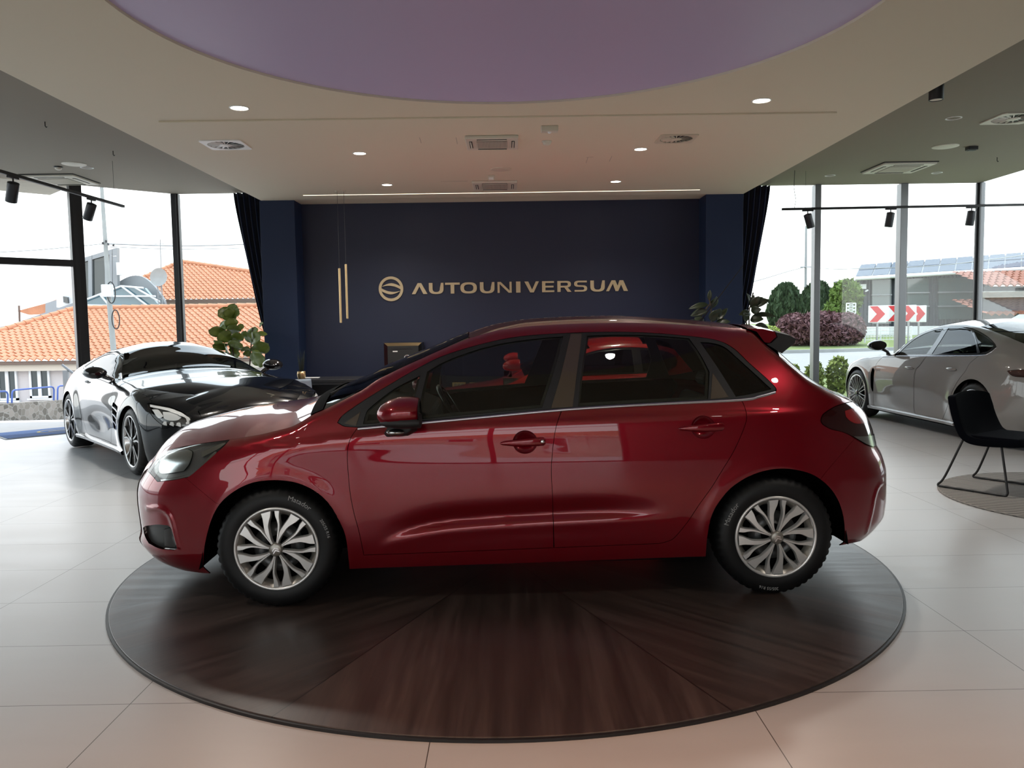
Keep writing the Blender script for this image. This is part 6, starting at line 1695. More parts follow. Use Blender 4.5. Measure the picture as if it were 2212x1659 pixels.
def ridge(name, P, m, parent, r=.13, step=.42):
    mb = MB(); P = [Vector(p) for p in P]
    for p, q in zip(P, P[1:]):
        L = (q - p).length; n = max(1, int(L / step)); u = (q - p) / n
        for k in range(n): mb.tube([p + u * k, p + u * (k + 1.08)], [r * 1.12, r * .88], 8)
    return mb.build(name, m, parent)

# ------------------------------------------------------------------ house with the long tiled roof
YH = 30.0
e0, e1 = at_y(-420, 782, YH - .5), at_y(760, 770, YH - .5); e1.z = e0.z = at_y(150, 777, YH - .5).z
YRG = 36.5; zr = at_y(300, 667, YRG).z
t = empty('house', (at_y(150, 800, YH).x, YH, gz(-15, YH)), 0, 'low pinkish house with a long orange tiled roof across the street', 'house'); HO = t.location.copy()
A_, B_ = Vector((e0.x, e0.y, e0.z)) - HO, Vector((e1.x, e1.y, e1.z)) - HO
U_ = Vector((0, YRG - (YH - .5), zr - e0.z)); LS = U_.length
def roofpt(px, py):
    n_ = Vector((0, -(zr - e0.z), YRG - (YH - .5))); d = ray(px, py); o = Vector((0, 0, EYE)); return o + d * (n_.dot(e0 - o) / n_.dot(d))
h0, h1 = roofpt(0, 718), roofpt(151, 672)
hs = (h1.y - h0.y) / (h1.x - h0.x)
def top_(u):
    x = e0.x + (e1.x - e0.x) * u; y = h1.y + (x - h1.x) * hs; y = min(y, YRG)
    return max(0, (y - (YH - .5)) / (YRG - YH + .5)) * LS
tile_roof('roof', A_, B_, U_, top_, M['roof_tile'], t)
xl = h1.x + (YH - .5 - h1.y) / hs; xt = h1.x + (YRG - h1.y) / hs
ridge('roof_ridge', [Vector((xl, YH - .5, e0.z + .05)) - HO, Vector((xt, YRG, zr + .05)) - HO, Vector((e1.x, YRG, zr + .05)) - HO], M['roof_tile'], t)
MB().box2((e0.x - HO.x, 0, -1.4), (e1.x - HO.x, .3, e0.z - HO.z - .12)).build('wall', M['render_wall'], t)
MB().box2((e0.x - HO.x, -.45, e0.z - HO.z - .16), (e1.x - HO.x, .1, e0.z - HO.z - .05)).build('gutter', M['gutter'], t)
MB().box2((e0.x - HO.x, -.3, e0.z - HO.z - .40), (e1.x - HO.x, .02, e0.z - HO.z - .17)).build('eave_band', M['cream_wall'], t)
def win(px0, py0, px1, py1, Y, par, O, n=2, fm='white_out', pm='pane_dark'):
    a, b = at_y(px0, py0, Y) - O, at_y(px1, py1, Y) - O
    f = MB(); w = .075; x0, x1, z1, z0 = a.x, b.x, a.z, b.z
    f.box2((x0, a.y - .06, z0), (x0 + w, a.y + .05, z1)); f.box2((x1 - w, a.y - .06, z0), (x1, a.y + .05, z1)); f.box2((x0, a.y - .06, z0), (x1, a.y + .05, z0 + w)); f.box2((x0, a.y - .06, z1 - w), (x1, a.y + .05, z1))
    for k in range(1, n): xm = x0 + (x1 - x0) * k / n; f.box2((xm - w * .8, a.y - .07, z0), (xm + w * .8, a.y + .05, z1))
    f.box2((x0 - .08, a.y - .12, z0 - .07), (x1 + .08, a.y + .02, z0 - .01))
    o = f.build('window', M[fm], par); MB().box2((x0 + w * .5, a.y - .02, z0 + w * .5), (x1 - w * .5, a.y + .0, z1 - w * .5)).build('pane', M[pm], o)
for q in ((-6, 795, 41, 864), (63, 791, 111, 859), (-90, 800, -38, 868)): win(*q, YH - .02, t, HO)
win(190, 789, 214, 801, YH - .02, t, HO, 1)
# ------------------------------------------------------------------ upper house and its roof
Y2 = 41.0; t = empty('house', (at_y(450, 660, Y2).x, Y2, gz(-15, Y2)), 0, 'further house with the higher orange hipped roof behind the long roof', 'house'); HO = t.location.copy()
el, er_ = at_y(335, 641, Y2), at_y(640, 650, Y2); ze = at_y(450, 646, Y2).z; pk = at_y(392, 567, Y2 + 6)
pkr = at_y(560, 607, Y2 + 3.2)
A_, B_ = Vector((el.x, Y2, ze)) - HO, Vector((er_.x, Y2, ze)) - HO; U_ = Vector((0, 6, pk.z - ze)); LS = U_.length
xpk = pk.x
def top2(u):
    x = el.x + (er_.x - el.x) * u
    return LS * float(np.interp(x, [el.x - 3.3, xpk, er_.x + 2], [0, 1, .35]))
tile_roof('roof', A_ - Vector((3.2, 0, 0)), B_, U_, lambda u: LS * float(np.interp(el.x - 3.2 + (er_.x - el.x + 3.2) * u, [el.x - 3.3, xpk, er_.x + 2.5], [0.02, 1, .36])), M['roof_tile'], t)
ridge('roof_ridge', [Vector((el.x - 3.2, Y2, ze + .05)) - HO, Vector((xpk, Y2 + 6, pk.z + .05)) - HO, Vector((er_.x, Y2 + 6 * .42, ze + (pk.z - ze) * .42 + .05)) - HO], M['roof_tile'], t)
MB().box2((el.x - HO.x - .2, .5, -1), (er_.x - HO.x, .8, ze - HO.z)).build('wall', M['cream_wall'], t)
MB().box2((el.x - HO.x - .2, .0, ze - HO.z - .14), (er_.x - HO.x, .2, ze - HO.z)).build('gutter', M['gutter'], t)
s0 = at_y(530, 612, Y2 + 2.0); MB().box((s0.x - HO.x + .2, 2.3, s0.z - HO.z - .12), (.7, 1.0, .10), Matrix.Rotation(math.atan2(U_.z, 6), 4, 'X')).build('roof_window', M['pane_sky'], t)
# ------------------------------------------------------------------ glass tower with the skylights
Y3 = 38.5; t = empty('office_building', (at_y(210, 600, Y3).x, Y3, gz(-20, Y3)), 0, 'grey building with a sloping glass front and skylights behind the long orange roof', 'building'); HO = t.location.copy()
P3 = lambda px, py, dy=0: at_y(px, py, Y3 + dy) - HO
def slab(nm, pts, m, par=t, th=.25):
    mb = MB(); k = len(pts); mb.add([p for p in pts] + [p + Vector((0, th, 0)) for p in pts], [tuple(range(k)), tuple(range(2 * k - 1, k - 1, -1))] + [(i, (i + 1) % k, k + (i + 1) % k, k + i) for i in range(k)]); return mb.build(nm, m, par)
slab('glass_front', [P3(160, 568), P3(228, 545), P3(228, 640), P3(160, 660)], M['pane_dark'])
slab('roof_beam', [P3(160, 563, -.1), P3(252, 535, -.1), P3(252, 545, -.1), P3(160, 572, -.1)], M['grey_metal'])
for xa, xb in ((190, 198), (226, 232), (236, 242), (243, 253)): slab('mullion', [P3(xa, 566 - (xa - 160) * .30, -.12), P3(xb, 563 - (xb - 160) * .30, -.12), P3(xb + 1, 645, -.12), P3(xa + 1, 650, -.12)], M['grey_metal'])
slab('side_wing', [P3(122, 580, 1), P3(168, 583, 1), P3(168, 672, 1), P3(122, 664, 1)], M['white_out'])
slab('wing_window', [P3(136, 640, .9), P3(146, 642, .9), P3(147, 655, .9), P3(137, 653, .9)], M['pane_dark'])
slab('parapet', [P3(-60, 718, .4), P3(20, 702, .4), P3(165, 652, .4), P3(165, 672, .4), P3(20, 722, .4), P3(-60, 742, .4)], M['grey_metal'])
ar = crs([(250, 612), (280, 597), (305, 597), (330, 615), (352, 645), (358, 668)], 4)
slab('arched_roof', [P3(x, y, .6) for x, y in ar] + [P3(250, 668, .6)], M['grey_metal'])
slab('skylight', [P3(166, 655, -.3), P3(262, 618, -.3), P3(312, 622, -.3), P3(345, 662, -.3), P3(166, 662, -.3)], M['pane_sky'])
for a, b in (((166, 655), (262, 618)), ((262, 618), (318, 660)), ((215, 635), (236, 660)), ((166, 659), (345, 662)), ((240, 640), (336, 640)), ((290, 620), (345, 652)), ((262, 618), (310, 622))):
    MB().tube([P3(*a, -.45), P3(*b, -.45)], .05, 6).build('glazing_bar', M['white_out'], t)
MB().box2(tuple(P3(252, 594, -.4)), tuple(P3(266, 568, .0))).build('outdoor_unit', M['white_out'], t)
slab('left_gable', [P3(36, 672, 3), P3(100, 655, 3), P3(140, 640, 3), P3(140, 676, 3), P3(62, 680, 3)], M['roof_tile'])
slab('left_wall', [P3(98, 655, 2.8), P3(132, 645, 2.8), P3(132, 690, 2.8), P3(98, 690, 2.8)], M['grey_metal'])
MB().tube([P3(41, 660, 3), P3(43, 705, 3)], .05, 6).build('drain_pipe', M['gutter'], t)
# dish and antenna
Yd = 37.2; c = at_y(343, 600, Yd); t = empty('satellite_dish', c, 0, 'round satellite dish on a lattice mast by the skylight', 'satellite dish')
Rd = Matrix.Rotation(math.radians(72), 4, 'X') @ Matrix.Rotation(.3, 4, 'Y')
MB().lathe([(.44, .10), (.30, .04), (.15, .01), (.001, 0)], 32, Rd @ Matrix.Diagonal((.82, 1, 1, 1))).build('reflector', M['concrete'], t)
ms = MB()
for dx in (-.10, .10):
    ms.tube([(dx, .05, -.2), (dx, .05, -1.4)], .018, 6)
for k in range(6): ms.tube([(-.10, .05, -.35 - .18 * k), (.10, .05, -.47 - .18 * k)], .012, 5); ms.tube([(.10, .05, -.35 - .18 * k), (-.10, .05, -.47 - .18 * k)], .012, 5)
ms.build('lattice_mast', M['grey_metal'], t)
a0, a1 = at_y(334, 514, Yd), at_y(336, 612, Yd); t = empty('antenna', (a1.x, Yd + .6, a1.z), 0, 'thin roof antenna with a short crossbar above the satellite dish', 'antenna')
MB().tube([(0, 0, -.3), (a0.x - a1.x, 0, a0.z - a1.z)], .022, 6).build('mast', M['grey_metal'], t); MB().tube([(-.22, 0, a0.z - a1.z - .22), (.22, 0, a0.z - a1.z - .2)], .014, 6).build('crossbar', M['grey_metal'], t)
# utility pole beyond the doorway
Yp = 24.0; b_ = at_y(250, 800, Yp); t = empty('utility_pole', (b_.x, Yp, gz(b_.x, Yp)), 0, 'grey utility pole with cable boxes in front of the long orange roof', 'utility pole'); O_ = t.location.copy()
pp = [at_y(x, y, Yp) - O_ for x, y in ((219, 395), (228, 528), (237, 660), (246, 765))] ; pp.append(Vector((0.02, 0, 0)))
MB().tube(pp, [.05, .062, .075, .085, .09], 14).build('shaft', M['concrete'], t)
MB().box(at_y(232, 628, Yp - .12) - O_, (.30, .16, .36)).build('junction_box', M['white_out'], t, bevel=.02)
for q, r in (((240, 632), .22), ((250, 690), .20)):
    c = at_y(*q, Yp - .15) - O_; MB().tube([c + Vector((r * .55 * math.cos(a), 0, r * 1.4 * math.sin(a))) for a in ringseg(24)], .016, 6, closed=True).build('cable_coil', M['black'], t)
ins = MB()
for q in ((222, 528), (234, 530), (245, 532), (229, 524)): ins.tube([at_y(q[0], q[1], Yp - .1) - O_, at_y(q[0], q[1] - 5, Yp - .1) - O_], .03, 8)
ins.build('insulators', M['dark'], t)
def wire(pts, label, r=.012):
    P = [at_y(x, y, Y) for x, y, Y in pts]; mb = MB(); mb.tube([tuple(p) for p in crs([tuple(p) for p in P], 8)], r, 5); o = mb.build('street_cable', M['grey_metal']); tag(o, label, 'overhead cable', 'overhead cables')
wire([(-60, 548, 23), (80, 540, 23.5), (222, 527, Yp - .1)], 'thin overhead cable crossing the sky above the glass doorway')
wire([(236, 527, Yp - .3), (330, 530, 26), (430, 531, 28), (640, 524, 34)], 'overhead cable running from the utility pole toward the navy curtain', .02)
wire([(236, 533, Yp - .3), (330, 537, 25.5), (430, 538, 27.5), (640, 533, 33.5)], 'second overhead cable just below the first, leaving the utility pole', .012)
# post with a bracket outside the door
Yq = 14.6; b_ = at_y(148, 905, Yq); t = empty('barrier_post', (b_.x, Yq, gz(b_.x, Yq)), 0, 'slim grey barrier post with a slanting arm outside the doorway', 'barrier'); O_ = t.location.copy()
MB().box2((-.045, -.03, 0), (.045, .03, at_y(145, 800, Yq).z - O_.z)).build('post', M['grey_metal'], t); MB().tube([at_y(160, 808, Yq) - O_, at_y(134, 788, Yq) - O_], .022, 6).build('arm', M['grey_metal'], t)

# ------------------------------------------------------------------ planting on the right
def leaf_cloud(mb, c, rad, n, size, seed, shape='ball', shell=.55):
    r_ = np.random.default_rng(seed)
    P = r_.normal(size=(n, 3)); P /= np.linalg.norm(P, axis=1, keepdims=True); P *= (shell + (1 - shell) * r_.random((n, 1)) ** .5)
    if shape == 'column':
        z = r_.random(n); a = r_.random(n) * 2 * PI; f = np.sqrt(np.sin(PI * np.clip(z * .9 + .08, 0, 1))) * (.7 + .35 * r_.random(n)) * (1 + .22 * np.sin(a * 7))
        P = np.stack([f * np.cos(a), f * np.sin(a), z * 2 - 1], -1)
    P = P * np.array(rad) + np.array(c)
    V, Fc = [], []
    D1 = r_.normal(size=(n, 3)); D1 /= np.linalg.norm(D1, axis=1, keepdims=True)
    if shape == 'column': D1 = D1 * .5 + np.array([0, 0, 1]); D1 /= np.linalg.norm(D1, axis=1, keepdims=True)
    D2 = np.cross(D1, r_.normal(size=(n, 3))); D2 /= np.linalg.norm(D2, axis=1, keepdims=True)
    s_ = size * (.6 + .8 * r_.random((n, 1)))
    Q = np.stack([P - D1 * s_, P + D2 * s_ * .45, P + D1 * s_, P - D2 * s_ * .45], 1).reshape(-1, 3)
    mb.add([tuple(q) for q in Q], [(4 * i, 4 * i + 1, 4 * i + 2, 4 * i + 3) for i in range(n)])
def bush(name, label, cat, x, y, rad, n, size, m, seed, shape='ball', blobs=None, trunk=True, group=None, core=True):
    t = empty(name, (x, y, gz(x, y) - .02), 0, label, cat, group)
    mb = MB()
    for c, r in (blobs or [((0, 0, rad[2]), rad)]): leaf_cloud(mb, c, r, n, size, seed, shape); seed += 1
    mb.build('foliage', m, t, recalc=False)
    tr_ = MB(); tr_.tube([(0, 0, -.05), (.02, 0, rad[2] * .6), (0, 0, rad[2] * 1.2)], [max(.03, rad[0] * .12), max(.025, rad[0] * .08), .012], 8); tr_.build('trunk', M['bark'], t)
    return t
def gx(px, Y): return at_y(px, 700, Y).x
Yb = 25.0; xb = gx(1772, Yb)
bush('barberry_bush', 'wide purple-pink clipped bush on the grass bank outside the window', 'bush', xb, Yb, (1.35, .8, .5), 3000, .075, M['barberry'], 3, blobs=[((-.75, 0, .50), (.62, .6, .50)), ((0, 0, .52), (.85, .65, .55)), ((.75, 0, .48), (.62, .6, .52)), ((.3, -.2, .35), (1.0, .5, .36))])
Yc = 34.0
for px, ty, wpx, lb, sd in ((1697, 614, 62, 'dark cypress beside the navy curtain, outside the window', 21), (1765, 610, 64, 'dark cypress behind the first light mullion, outside the window', 22)):
    Yc = 34.0 if sd == 21 else 36.0
    zt = at_y(px, ty, Yc).z; x = gx(px, Yc); h = zt - gz(x, Yc); wr = wpx / 2 * Yc / 1750
    bush('cypress_tree', lb, 'tree', x, Yc, (wr, wr, h / 2), 7000, .13, M['cypress'], sd, 'column', blobs=[((0, 0, h / 2), (wr, wr, h / 2))])
Yt = 29.6; x = gx(1822, Yt); zt = at_y(1826, 598, Yt).z; h = zt - gz(x, Yt)
bush('leafy_tree', 'bright green leafy tree at the corner of the dark building', 'tree', x, Yt, (.62, .6, h / 2), 2600, .11, M['tree_green'], 31, blobs=[((.1, 0, h - .7), (.55, .55, .62)), ((-.1, 0, h - 1.35), (.62, .6, .6)), ((.1, .1, h - 1.9), (.5, .5, .5))])
k = 0
for px, Y, r, h in ((1714, 15.2, .17, .60), (1761, 15.0, .17, .66), (1811, 15.0, .20, .76), (1870, 15.6, .25, .62), (1930, 15.9, .25, .62)):
    x = gx(px, Y); k += 1
    t = bush('garden_shrub', ['low yellow-green shrub behind the red tail spoiler, outside the window', 'low yellow-green shrub at the foot of the first light mullion, outside', 'fullest yellow-green shrub outside the window, beside the red rear window', 'yellow-green shrub outside, behind the grey car hood', 'yellow-green shrub outside, behind the black mirror of the grey car'][k - 1], 'shrub', x, Y, (r, r * .9, h / 2), 900, .055, M['shrub_yel'], 40 + k, blobs=[((0, 0, h * .55), (r, r * .9, h * .5))], group='low yellow-green shrubs outside the window')
bush('garden_shrub', 'small bright green shrub between the rubber plant and the purple bush', 'shrub', gx(1668, 24), 24.0, (.25, .25, .3), 700, .05, M['shrub_yel'], 60, blobs=[((0, 0, .35), (.26, .26, .36))], group='low yellow-green shrubs outside the window')
# ------------------------------------------------------------------ building with solar panels
Y4 = 31.0; c0 = at_y(1850, 640, Y4); t = empty('office_building', (c0.x, Y4, gz(c0.x, Y4)), 0, 'dark grey clad building with solar panels on its roof, beyond the grey car', 'building'); HO = t.location.copy()
P4 = lambda px, py, dy=0: at_y(px, py, Y4 + dy) - HO
xR = at_y(2140, 640, Y4).x - HO.x; zE = P4(1850, 602).z; zE2 = P4(2140, 586).z
wv = MB(); nX = 130; rows = []
for z in (-1.5, 1):
    rows.append([(xR * i / nX, .05 * (1 if (i // 2) % 2 else 0), (zE + (zE2 - zE) * i / nX) if z > 0 else z) for i in range(nX + 1)])
wv.grid(rows, smooth=False); wv.build('cladding', M['clad'], t)
slab('side_wall', [Vector((0, 0, -1.5)), Vector((0, 0, zE)), Vector((.02, 0, zE)), Vector((.02, 0, -1.5))], M['clad'], t, 2.2)
M['green_reflection'] = mat('greenish_reflection_tint', (.075, .105, .10), .12, spec=.8)
for xa, xb, ya, yb in ((1884, 1925, 604, 700), (1960, 2006, 602, 690), (2028, 2122, 600, 690)):  # panels added in place of greenish reflections on the hall's glass
    o = slab('reflection_panel', [P4(xa, ya, -.05), P4(xb, ya - 1, -.05), P4(xb, yb - 1, -.05), P4(xa, yb, -.05)], M['green_reflection'], t, .08)
    for k in range(1, 3): MB().box2(tuple(P4(xa, ya + (yb - ya) * k / 3, -.12)), tuple(P4(xb, ya + (yb - ya) * k / 3 + 2, -.04))).build('transom', M['grey_metal'], o)
e0_, e1_ = P4(1846, 602, -.5), P4(2240, 579, -.5)
gt = MB(); gt.tube([e0_, e1_], .075, 8); gt.build('gutter', M['white_out'], t)
r0_, r1_ = P4(1858, 575, 2.4), P4(2240, 546, 2.4)
slab('roof', [e0_ + Vector((0, 0, .05)), e1_ + Vector((0, 0, .05)), r1_, r0_], M['grey_metal'], t, .05)
for i in range(11):
    for j in range(2):
        f = lambda a, b: (e0_.lerp(e1_, a)).lerp(r0_.lerp(r1_, a), b) + Vector((0, -.04, .07))
        a0, a1, b0, b1 = (i + .04) / 11, (i + .97) / 11, (j + .08) / 2, (j + .96) / 2
        mb = MB(); mb.add([f(a0, b0), f(a1, b0), f(a1, b1), f(a0, b1)] + [f(a0, b0) - Vector((0, 0, .04)), f(a1, b0) - Vector((0, 0, .04)), f(a1, b1) - Vector((0, 0, .04)), f(a0, b1) - Vector((0, 0, .04))], [(0, 1, 2, 3), (0, 4, 5, 1), (1, 5, 6, 2), (2, 6, 7, 3), (3, 7, 4, 0), (7, 6, 5, 4)]); mb.build('solar_panel', M['solar'], t)
lb = MB(); lb.box(P4(1865, 619, -.1), (.18, .10, .18)); fl = lb.build('floodlight_box', M['white_out'], t)
for dx in (-7, 7): MB().box(P4(1865 + dx, 628, -.22), (.11, .08, .05), Matrix.Rotation(.5 if dx < 0 else -.5, 4, 'Y')).build('floodlight', M['white_out'], fl)
lw = slab('base_wall', [P4(1868, 706, -1), P4(2030, 704, -1), P4(2030, 745, -1), P4(1868, 745, -1)], M['white_out'], t, .2)
# brown-roofed house on the far right
Y5 = 28.0; t = empty('house', (at_y(2180, 640, Y5).x, Y5, gz(22, Y5)), 0, 'house with two tiers of brown tiled roof at the corner mullion, beyond the grey car', 'house'); HO = t.location.copy()
P5 = lambda px, py, dy=0: at_y(px, py, Y5 + dy) - HO
for (yt, yb) in ((588, 618), (648, 680)):
    a, b = P5(2130, yb), P5(2560, yb - 6); up_ = P5(2130, yt, 2.2) - a; up_.x = 0; L_ = up_.length
    a.y = b.y = 0; b.z = a.z; tile_roof('roof', a, b, up_, lambda u, L_=L_: L_, M['roof_brown'], t)
MB().box2((P5(2132, 640).x, .3, -1.5), (P5(2560, 640).x, .6, P5(2132, 618).z)).build('wall', M['clad'], t)
MB().box2((P5(2132, 640).x, .1, P5(2132, 643).z), (P5(2560, 640).x, .35, P5(2132, 629).z)).build('pale_band', M['concrete'], t)
# chevron boards
M['post'] = mat('galvanised_post', (.30, .31, .32), .4, .7)
for k, (px, w_, yt, yb, Y, lb) in enumerate(((1895, 30, 660, 697, 24.2, 'red and white chevron board by the purple bush, nearest of the four'), (1934, 30, 659, 695, 24.8, 'red and white chevron board half hidden by the light mullion'), (1962, 22, 659, 695, 25.3, 'red and white chevron board just past the light mullion'), (1984, 21, 660, 696, 25.8, 'red and white chevron board furthest from the purple bush'))):
    c = at_y(px, (yt + yb) / 2, Y); hh = at_y(px, yt, Y).z - at_y(px, yb, Y).z; bw = .50; ang_ = -math.acos(min(1, w_ * Y / 1750 / bw)) ; ang_ += math.atan2(c.x, c.y) * 0
    t = empty('chevron_sign', (c.x, Y, gz(c.x, Y)), ang_, lb, 'road sign', 'red and white chevron boards'); z0 = c.z - gz(c.x, Y)
    MB().box((0, 0, z0), (bw, .02, hh)).build('board', M['sign_white'], t, bevel=.01)
    x0, x1, xm = -.42 * bw, .02 * bw, .44 * bw; z1 = hh * .46
    cv = MB(); cv.prism([(x0, z1), (x1, z1), (xm, 0), (x1, -z1), (x0, -z1), (x0 + .40 * bw, 0)], .0105, .013, Matrix.Translation((0, 0, z0)) @ RX); cv.build('chevron', M['sign_red'], t)
    MB().tube([(0, .03, -.2), (0, .03, z0 + hh * .3)], .03, 8).build('post', M['post'], t)
# low wire fence
Yf = 25.6; fa, fb_ = at_y(1868, 735, Yf), at_y(1968, 728, 26.5); t = empty('wire_fence', (fa.x, fa.y, gz(fa.x, fa.y)), 0, 'low white wire fence behind the chevron boards', 'fence'); O_ = t.location.copy()
d_ = fb_ - fa; d_.z = 0; hf = at_y(1868, 706, Yf).z - O_.z
for k in range(4): p = d_ * (k / 3); MB().tube([p, p + Vector((0, 0, hf))], .03, 8).build('post', M['white_out'], t)
fw = MB()
for k in range(16): p = d_ * (k / 15); fw.tube([p + Vector((0, 0, .05)), p + Vector((0, 0, hf - .03))], .008, 4)
for z in np.linspace(.08, hf - .03, 5): fw.tube([Vector((0, 0, z)), d_ + Vector((0, 0, z))], .010, 4)
fw.build('wire_mesh', M['white_out'], t)
# white lattice frame
Yl = 28.3; b_ = at_y(1838, 690, Yl); t = empty('lattice_frame', (b_.x, Yl, gz(b_.x, Yl)), 0, 'small white lattice frame standing between the green tree and the dark building', 'lattice frame'); O_ = t.location.copy(); lf = MB()
zt = at_y(1838, 655, Yl).z - O_.z; zb = at_y(1838, 684, Yl).z - O_.z
for dx in (-.16, .16): lf.tube([(dx, 0, 0), (dx, 0, zt)], .02, 6)
for k in range(4): za, zc = zb + (zt - zb) * k / 4, zb + (zt - zb) * (k + 1) / 4; lf.tube([(-.16, 0, za), (.16, 0, zc)], .014, 5); lf.tube([(.16, 0, za), (-.16, 0, zc)], .014, 5); lf.tube([(-.16, 0, zc), (.16, 0, zc)], .016, 5)
lf.build('truss', M['white_out'], t)
Yp = 38.0; x = gx(1739, Yp); t = empty('utility_pole', (x, Yp, gz(x, Yp)), 0, 'thin utility pole rising behind the two cypresses', 'utility pole'); MB().tube([(0, 0, 0), (0, 0, at_y(1739, 488, Yp).z - gz(x, Yp))], [.07, .05], 10).build('shaft', M['grey_metal'], t); MB().tube([(-.25, 0, at_y(1739, 577, Yp).z - gz(x, Yp)), (.25, 0, at_y(1739, 577, Yp).z - gz(x, Yp))], .03, 6).build('crossarm', M['grey_metal'], t)
wire([(1560, 625, 30), (1640, 605, 33), (1700, 587, 36), (1739, 577, Yp)], 'overhead cable sloping down behind the navy curtain on the grey car side', .018)
wire([(1739, 577, Yp), (1800, 581, 31), (1860, 580, 29.6), (2030, 573, 28.6), (2260, 545, 26)], 'overhead cable running in front of the solar panels', .014)
# parked white car beyond the grey one
Y6 = 19.0; c0 = at_y(2190, 690, Y6); t = empty('car', (c0.x + .9, Y6, gz(c0.x, Y6)), 0, 'white parked car outside, only its roof showing above the grey car', 'car'); zt = at_y(2200, 675, Y6).z - gz(c0.x, Y6)
sec = [(-2.1, .35), (-2.1, .62), (-1.9, .74), (-1.0, .86), (-.35, zt - .05), (.4, zt), (1.2, zt - .06), (1.9, .9), (2.1, .8), (2.1, .35)]
rows = []
for v in np.linspace(-1, 1, 13):
    k_ = 1 - .10 * abs(v) ** 3; rows.append([(x, v * .85 * (1 - .22 * max(0, (z - .85) / max(.1, zt - .85))), .35 + (z - .35) * k_) for x, z in crs(sec, 3)])
mb = MB(); mb.grid(rows); n_ = len(rows[0]); mb.add(rows[0], [tuple(range(n_))]); mb.add(rows[-1], [tuple(range(n_))]); mb.build('body', mat('white_car_paint', (.55, .56, .57), .3, coat=1), t)
for s_ in (-1, 1):
    k_ = MB(); k_.add([(-.75, s_ * .80, .93), (-.30, s_ * .70, zt - .10), (.4, s_ * .69, zt - .06), (1.1, s_ * .70, zt - .12), (1.5, s_ * .80, .93)], [(0, 1, 2, 3, 4)]); o = k_.build('window_glass', M['pane_dark'], t); o.modifiers.new('t', 'SOLIDIFY').thickness = .02
    for xw in (-1.3, 1.3): MB().lathe([(.30, -.09), (.31, -.05), (.31, .05), (.30, .09)], 28, Matrix.Translation((xw, s_ * .76, .31)) @ Matrix.Rotation(PI / 2, 4, 'X'), capa=True, capb=True).build('wheel', M['tyre'], t)
k_ = MB(); k_.add([(-1.0, -.6, .90), (-1.0, .6, .90), (-.42, .55, zt - .07), (-.42, -.55, zt - .07)], [(0, 1, 2, 3)]); o = k_.build('windshield', M['pane_sky'], t); o.modifiers.new('t', 'SOLIDIFY').thickness = .03
# houses across the forecourt: seen only mirrored in the red paint
t = empty('house', (-2, -26, -.1), 0, 'cream house with an orange roof across the forecourt, mirrored in the red doors', 'house')
MB().box2((-14, -6, 0), (14, 0, 2.6)).build('wall', M['cream_wall'], t)
tile_roof('roof', (14.5, .5, 2.6), (-14.5, .5, 2.6), (0, -4, 1.9), lambda u: 4.2, M['roof_tile'], t, .5, .7)
for k in range(6):
    f = MB().box2((-11.5 + 4.2 * k, .0, .9), (-10.2 + 4.2 * k, .06, 2.1)).build('window', M['white_out'], t); MB().box2((-11.4 + 4.2 * k, .06, 1.0), (-10.3 + 4.2 * k, .08, 2.0)).build('pane', M['pane_dark'], f)
# ------------------------------------------------------------------ sky and sun
w = bpy.data.worlds.new('sky'); SC.world = w; w.use_nodes = True; nt = w.node_tree
bg = nt.nodes['Background']
tc = N(nt, 'ShaderNodeTexCoord'); sp = N(nt, 'ShaderNodeSeparateXYZ'); nt.links.new(tc.outputs['Generated'], sp.inputs[0])
nz = N(nt, 'ShaderNodeTexNoise', Scale=2.6, Detail=6, Roughness=.6); nt.links.new(tc.outputs['Generated'], nz.inputs[0])
up = mathn(nt, 'MULTIPLY', sp.outputs[2], 1.3)
f = mathn(nt, 'ADD', up, mathn(nt, 'MULTIPLY', mathn(nt, 'SUBTRACT', nz.outputs[0], .5), .7)); f.node.use_clamp = True
c = ramp(nt, f, [(0, (1, 1, 1)), (.25, (.93, .975, 1.0)), (1, (.66, .82, 1.0))])
nt.links.new(c, bg.inputs[0])
bg.inputs[1].default_value = SKY
sun = bpy.data.lights.new('sun', 'SUN'); sun.energy = SUN; sun.angle = .02; sun.color = (1, .95, .86)
so = bpy.data.objects.new('sun', sun); COL.objects.link(so)
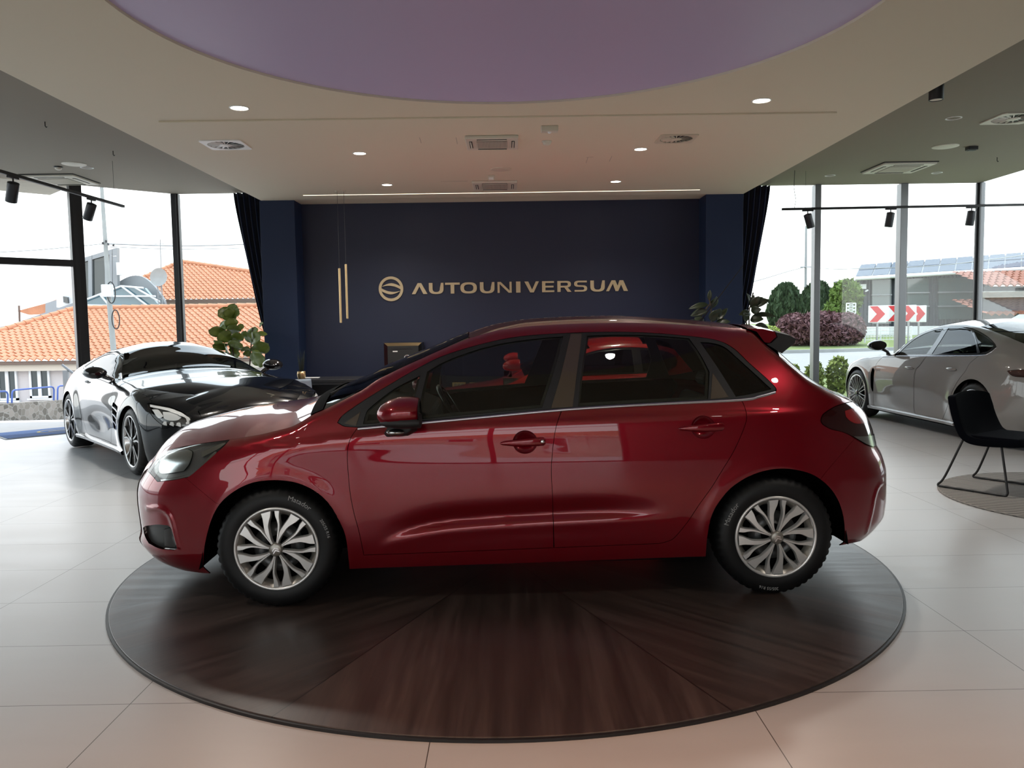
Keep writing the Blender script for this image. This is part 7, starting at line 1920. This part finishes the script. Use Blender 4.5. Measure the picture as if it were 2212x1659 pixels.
so.rotation_euler = Vector((.28, -.40, -1.0)).to_track_quat('-Z', 'Y').to_euler()
# light portals in the window openings help the sampling only
def portal(c, size, rot):
    l = bpy.data.lights.new('window_portal', 'AREA'); l.shape = 'RECTANGLE'; l.size, l.size_y = size; l.cycles.is_portal = True
    o = bpy.data.objects.new('window_portal', l); COL.objects.link(o); o.location = c; o.rotation_euler = rot
def portal_wall(p, q, z0, z1, inward):
    p, q = Vector((*p, 0)), Vector((*q, 0)); c = (p + q) / 2 + Vector((0, 0, (z0 + z1) / 2)); d = Vector((*inward, 0)).normalized()
    portal(c - d * .12, ((q - p).length, z1 - z0), d.to_track_quat('-Z', 'Z').to_euler())
def lamp_spot(name, loc, power, angle=1.6, blend=.8, col=(1, .80, .56), size=.05, direction=(0, 0, -1)):
    l = bpy.data.lights.new(name, 'SPOT'); l.energy = power; l.spot_size = angle; l.spot_blend = blend; l.color = col; l.shadow_soft_size = size
    o = bpy.data.objects.new(name, l); COL.objects.link(o); o.location = loc
    o.rotation_euler = Vector(direction).to_track_quat('-Z', 'Y').to_euler()
    return o
vs = SC.view_settings
SC.display_settings.display_device = 'sRGB'
vs.view_transform = 'Standard'; vs.look = 'None'; vs.gamma = 1; vs.use_curve_mapping = False
vs.exposure = EXPO
cy_ = SC.cycles
cy_.max_bounces = 10; cy_.diffuse_bounces = 5; cy_.glossy_bounces = 5; cy_.transparent_max_bounces = 24; cy_.transmission_bounces = 6
cy_.sample_clamp_indirect = 6; cy_.caustics_reflective = False; cy_.caustics_refractive = False
cy_.use_denoising = True
for p in LAMPS: lamp_spot(*p)
portal_wall((-5.38, YB), (-3.8, YB), .1, HD, (0, -1)); portal_wall((-9.2, 9.75), (-5.38, YB), .1, HD, (1, -1)); portal_wall((3.7, YB), (XR, YB), .1, HD, (0, -1))
portal_wall((XR, 7.6), (XR, YB), .1, HD, (-1, 0)); portal_wall((-9.2, 4), (-9.2, 9.75), .1, HD, (1, 0)); portal_wall((-9.2, -5), (2.6, -5), .1, HD, (0, 1))
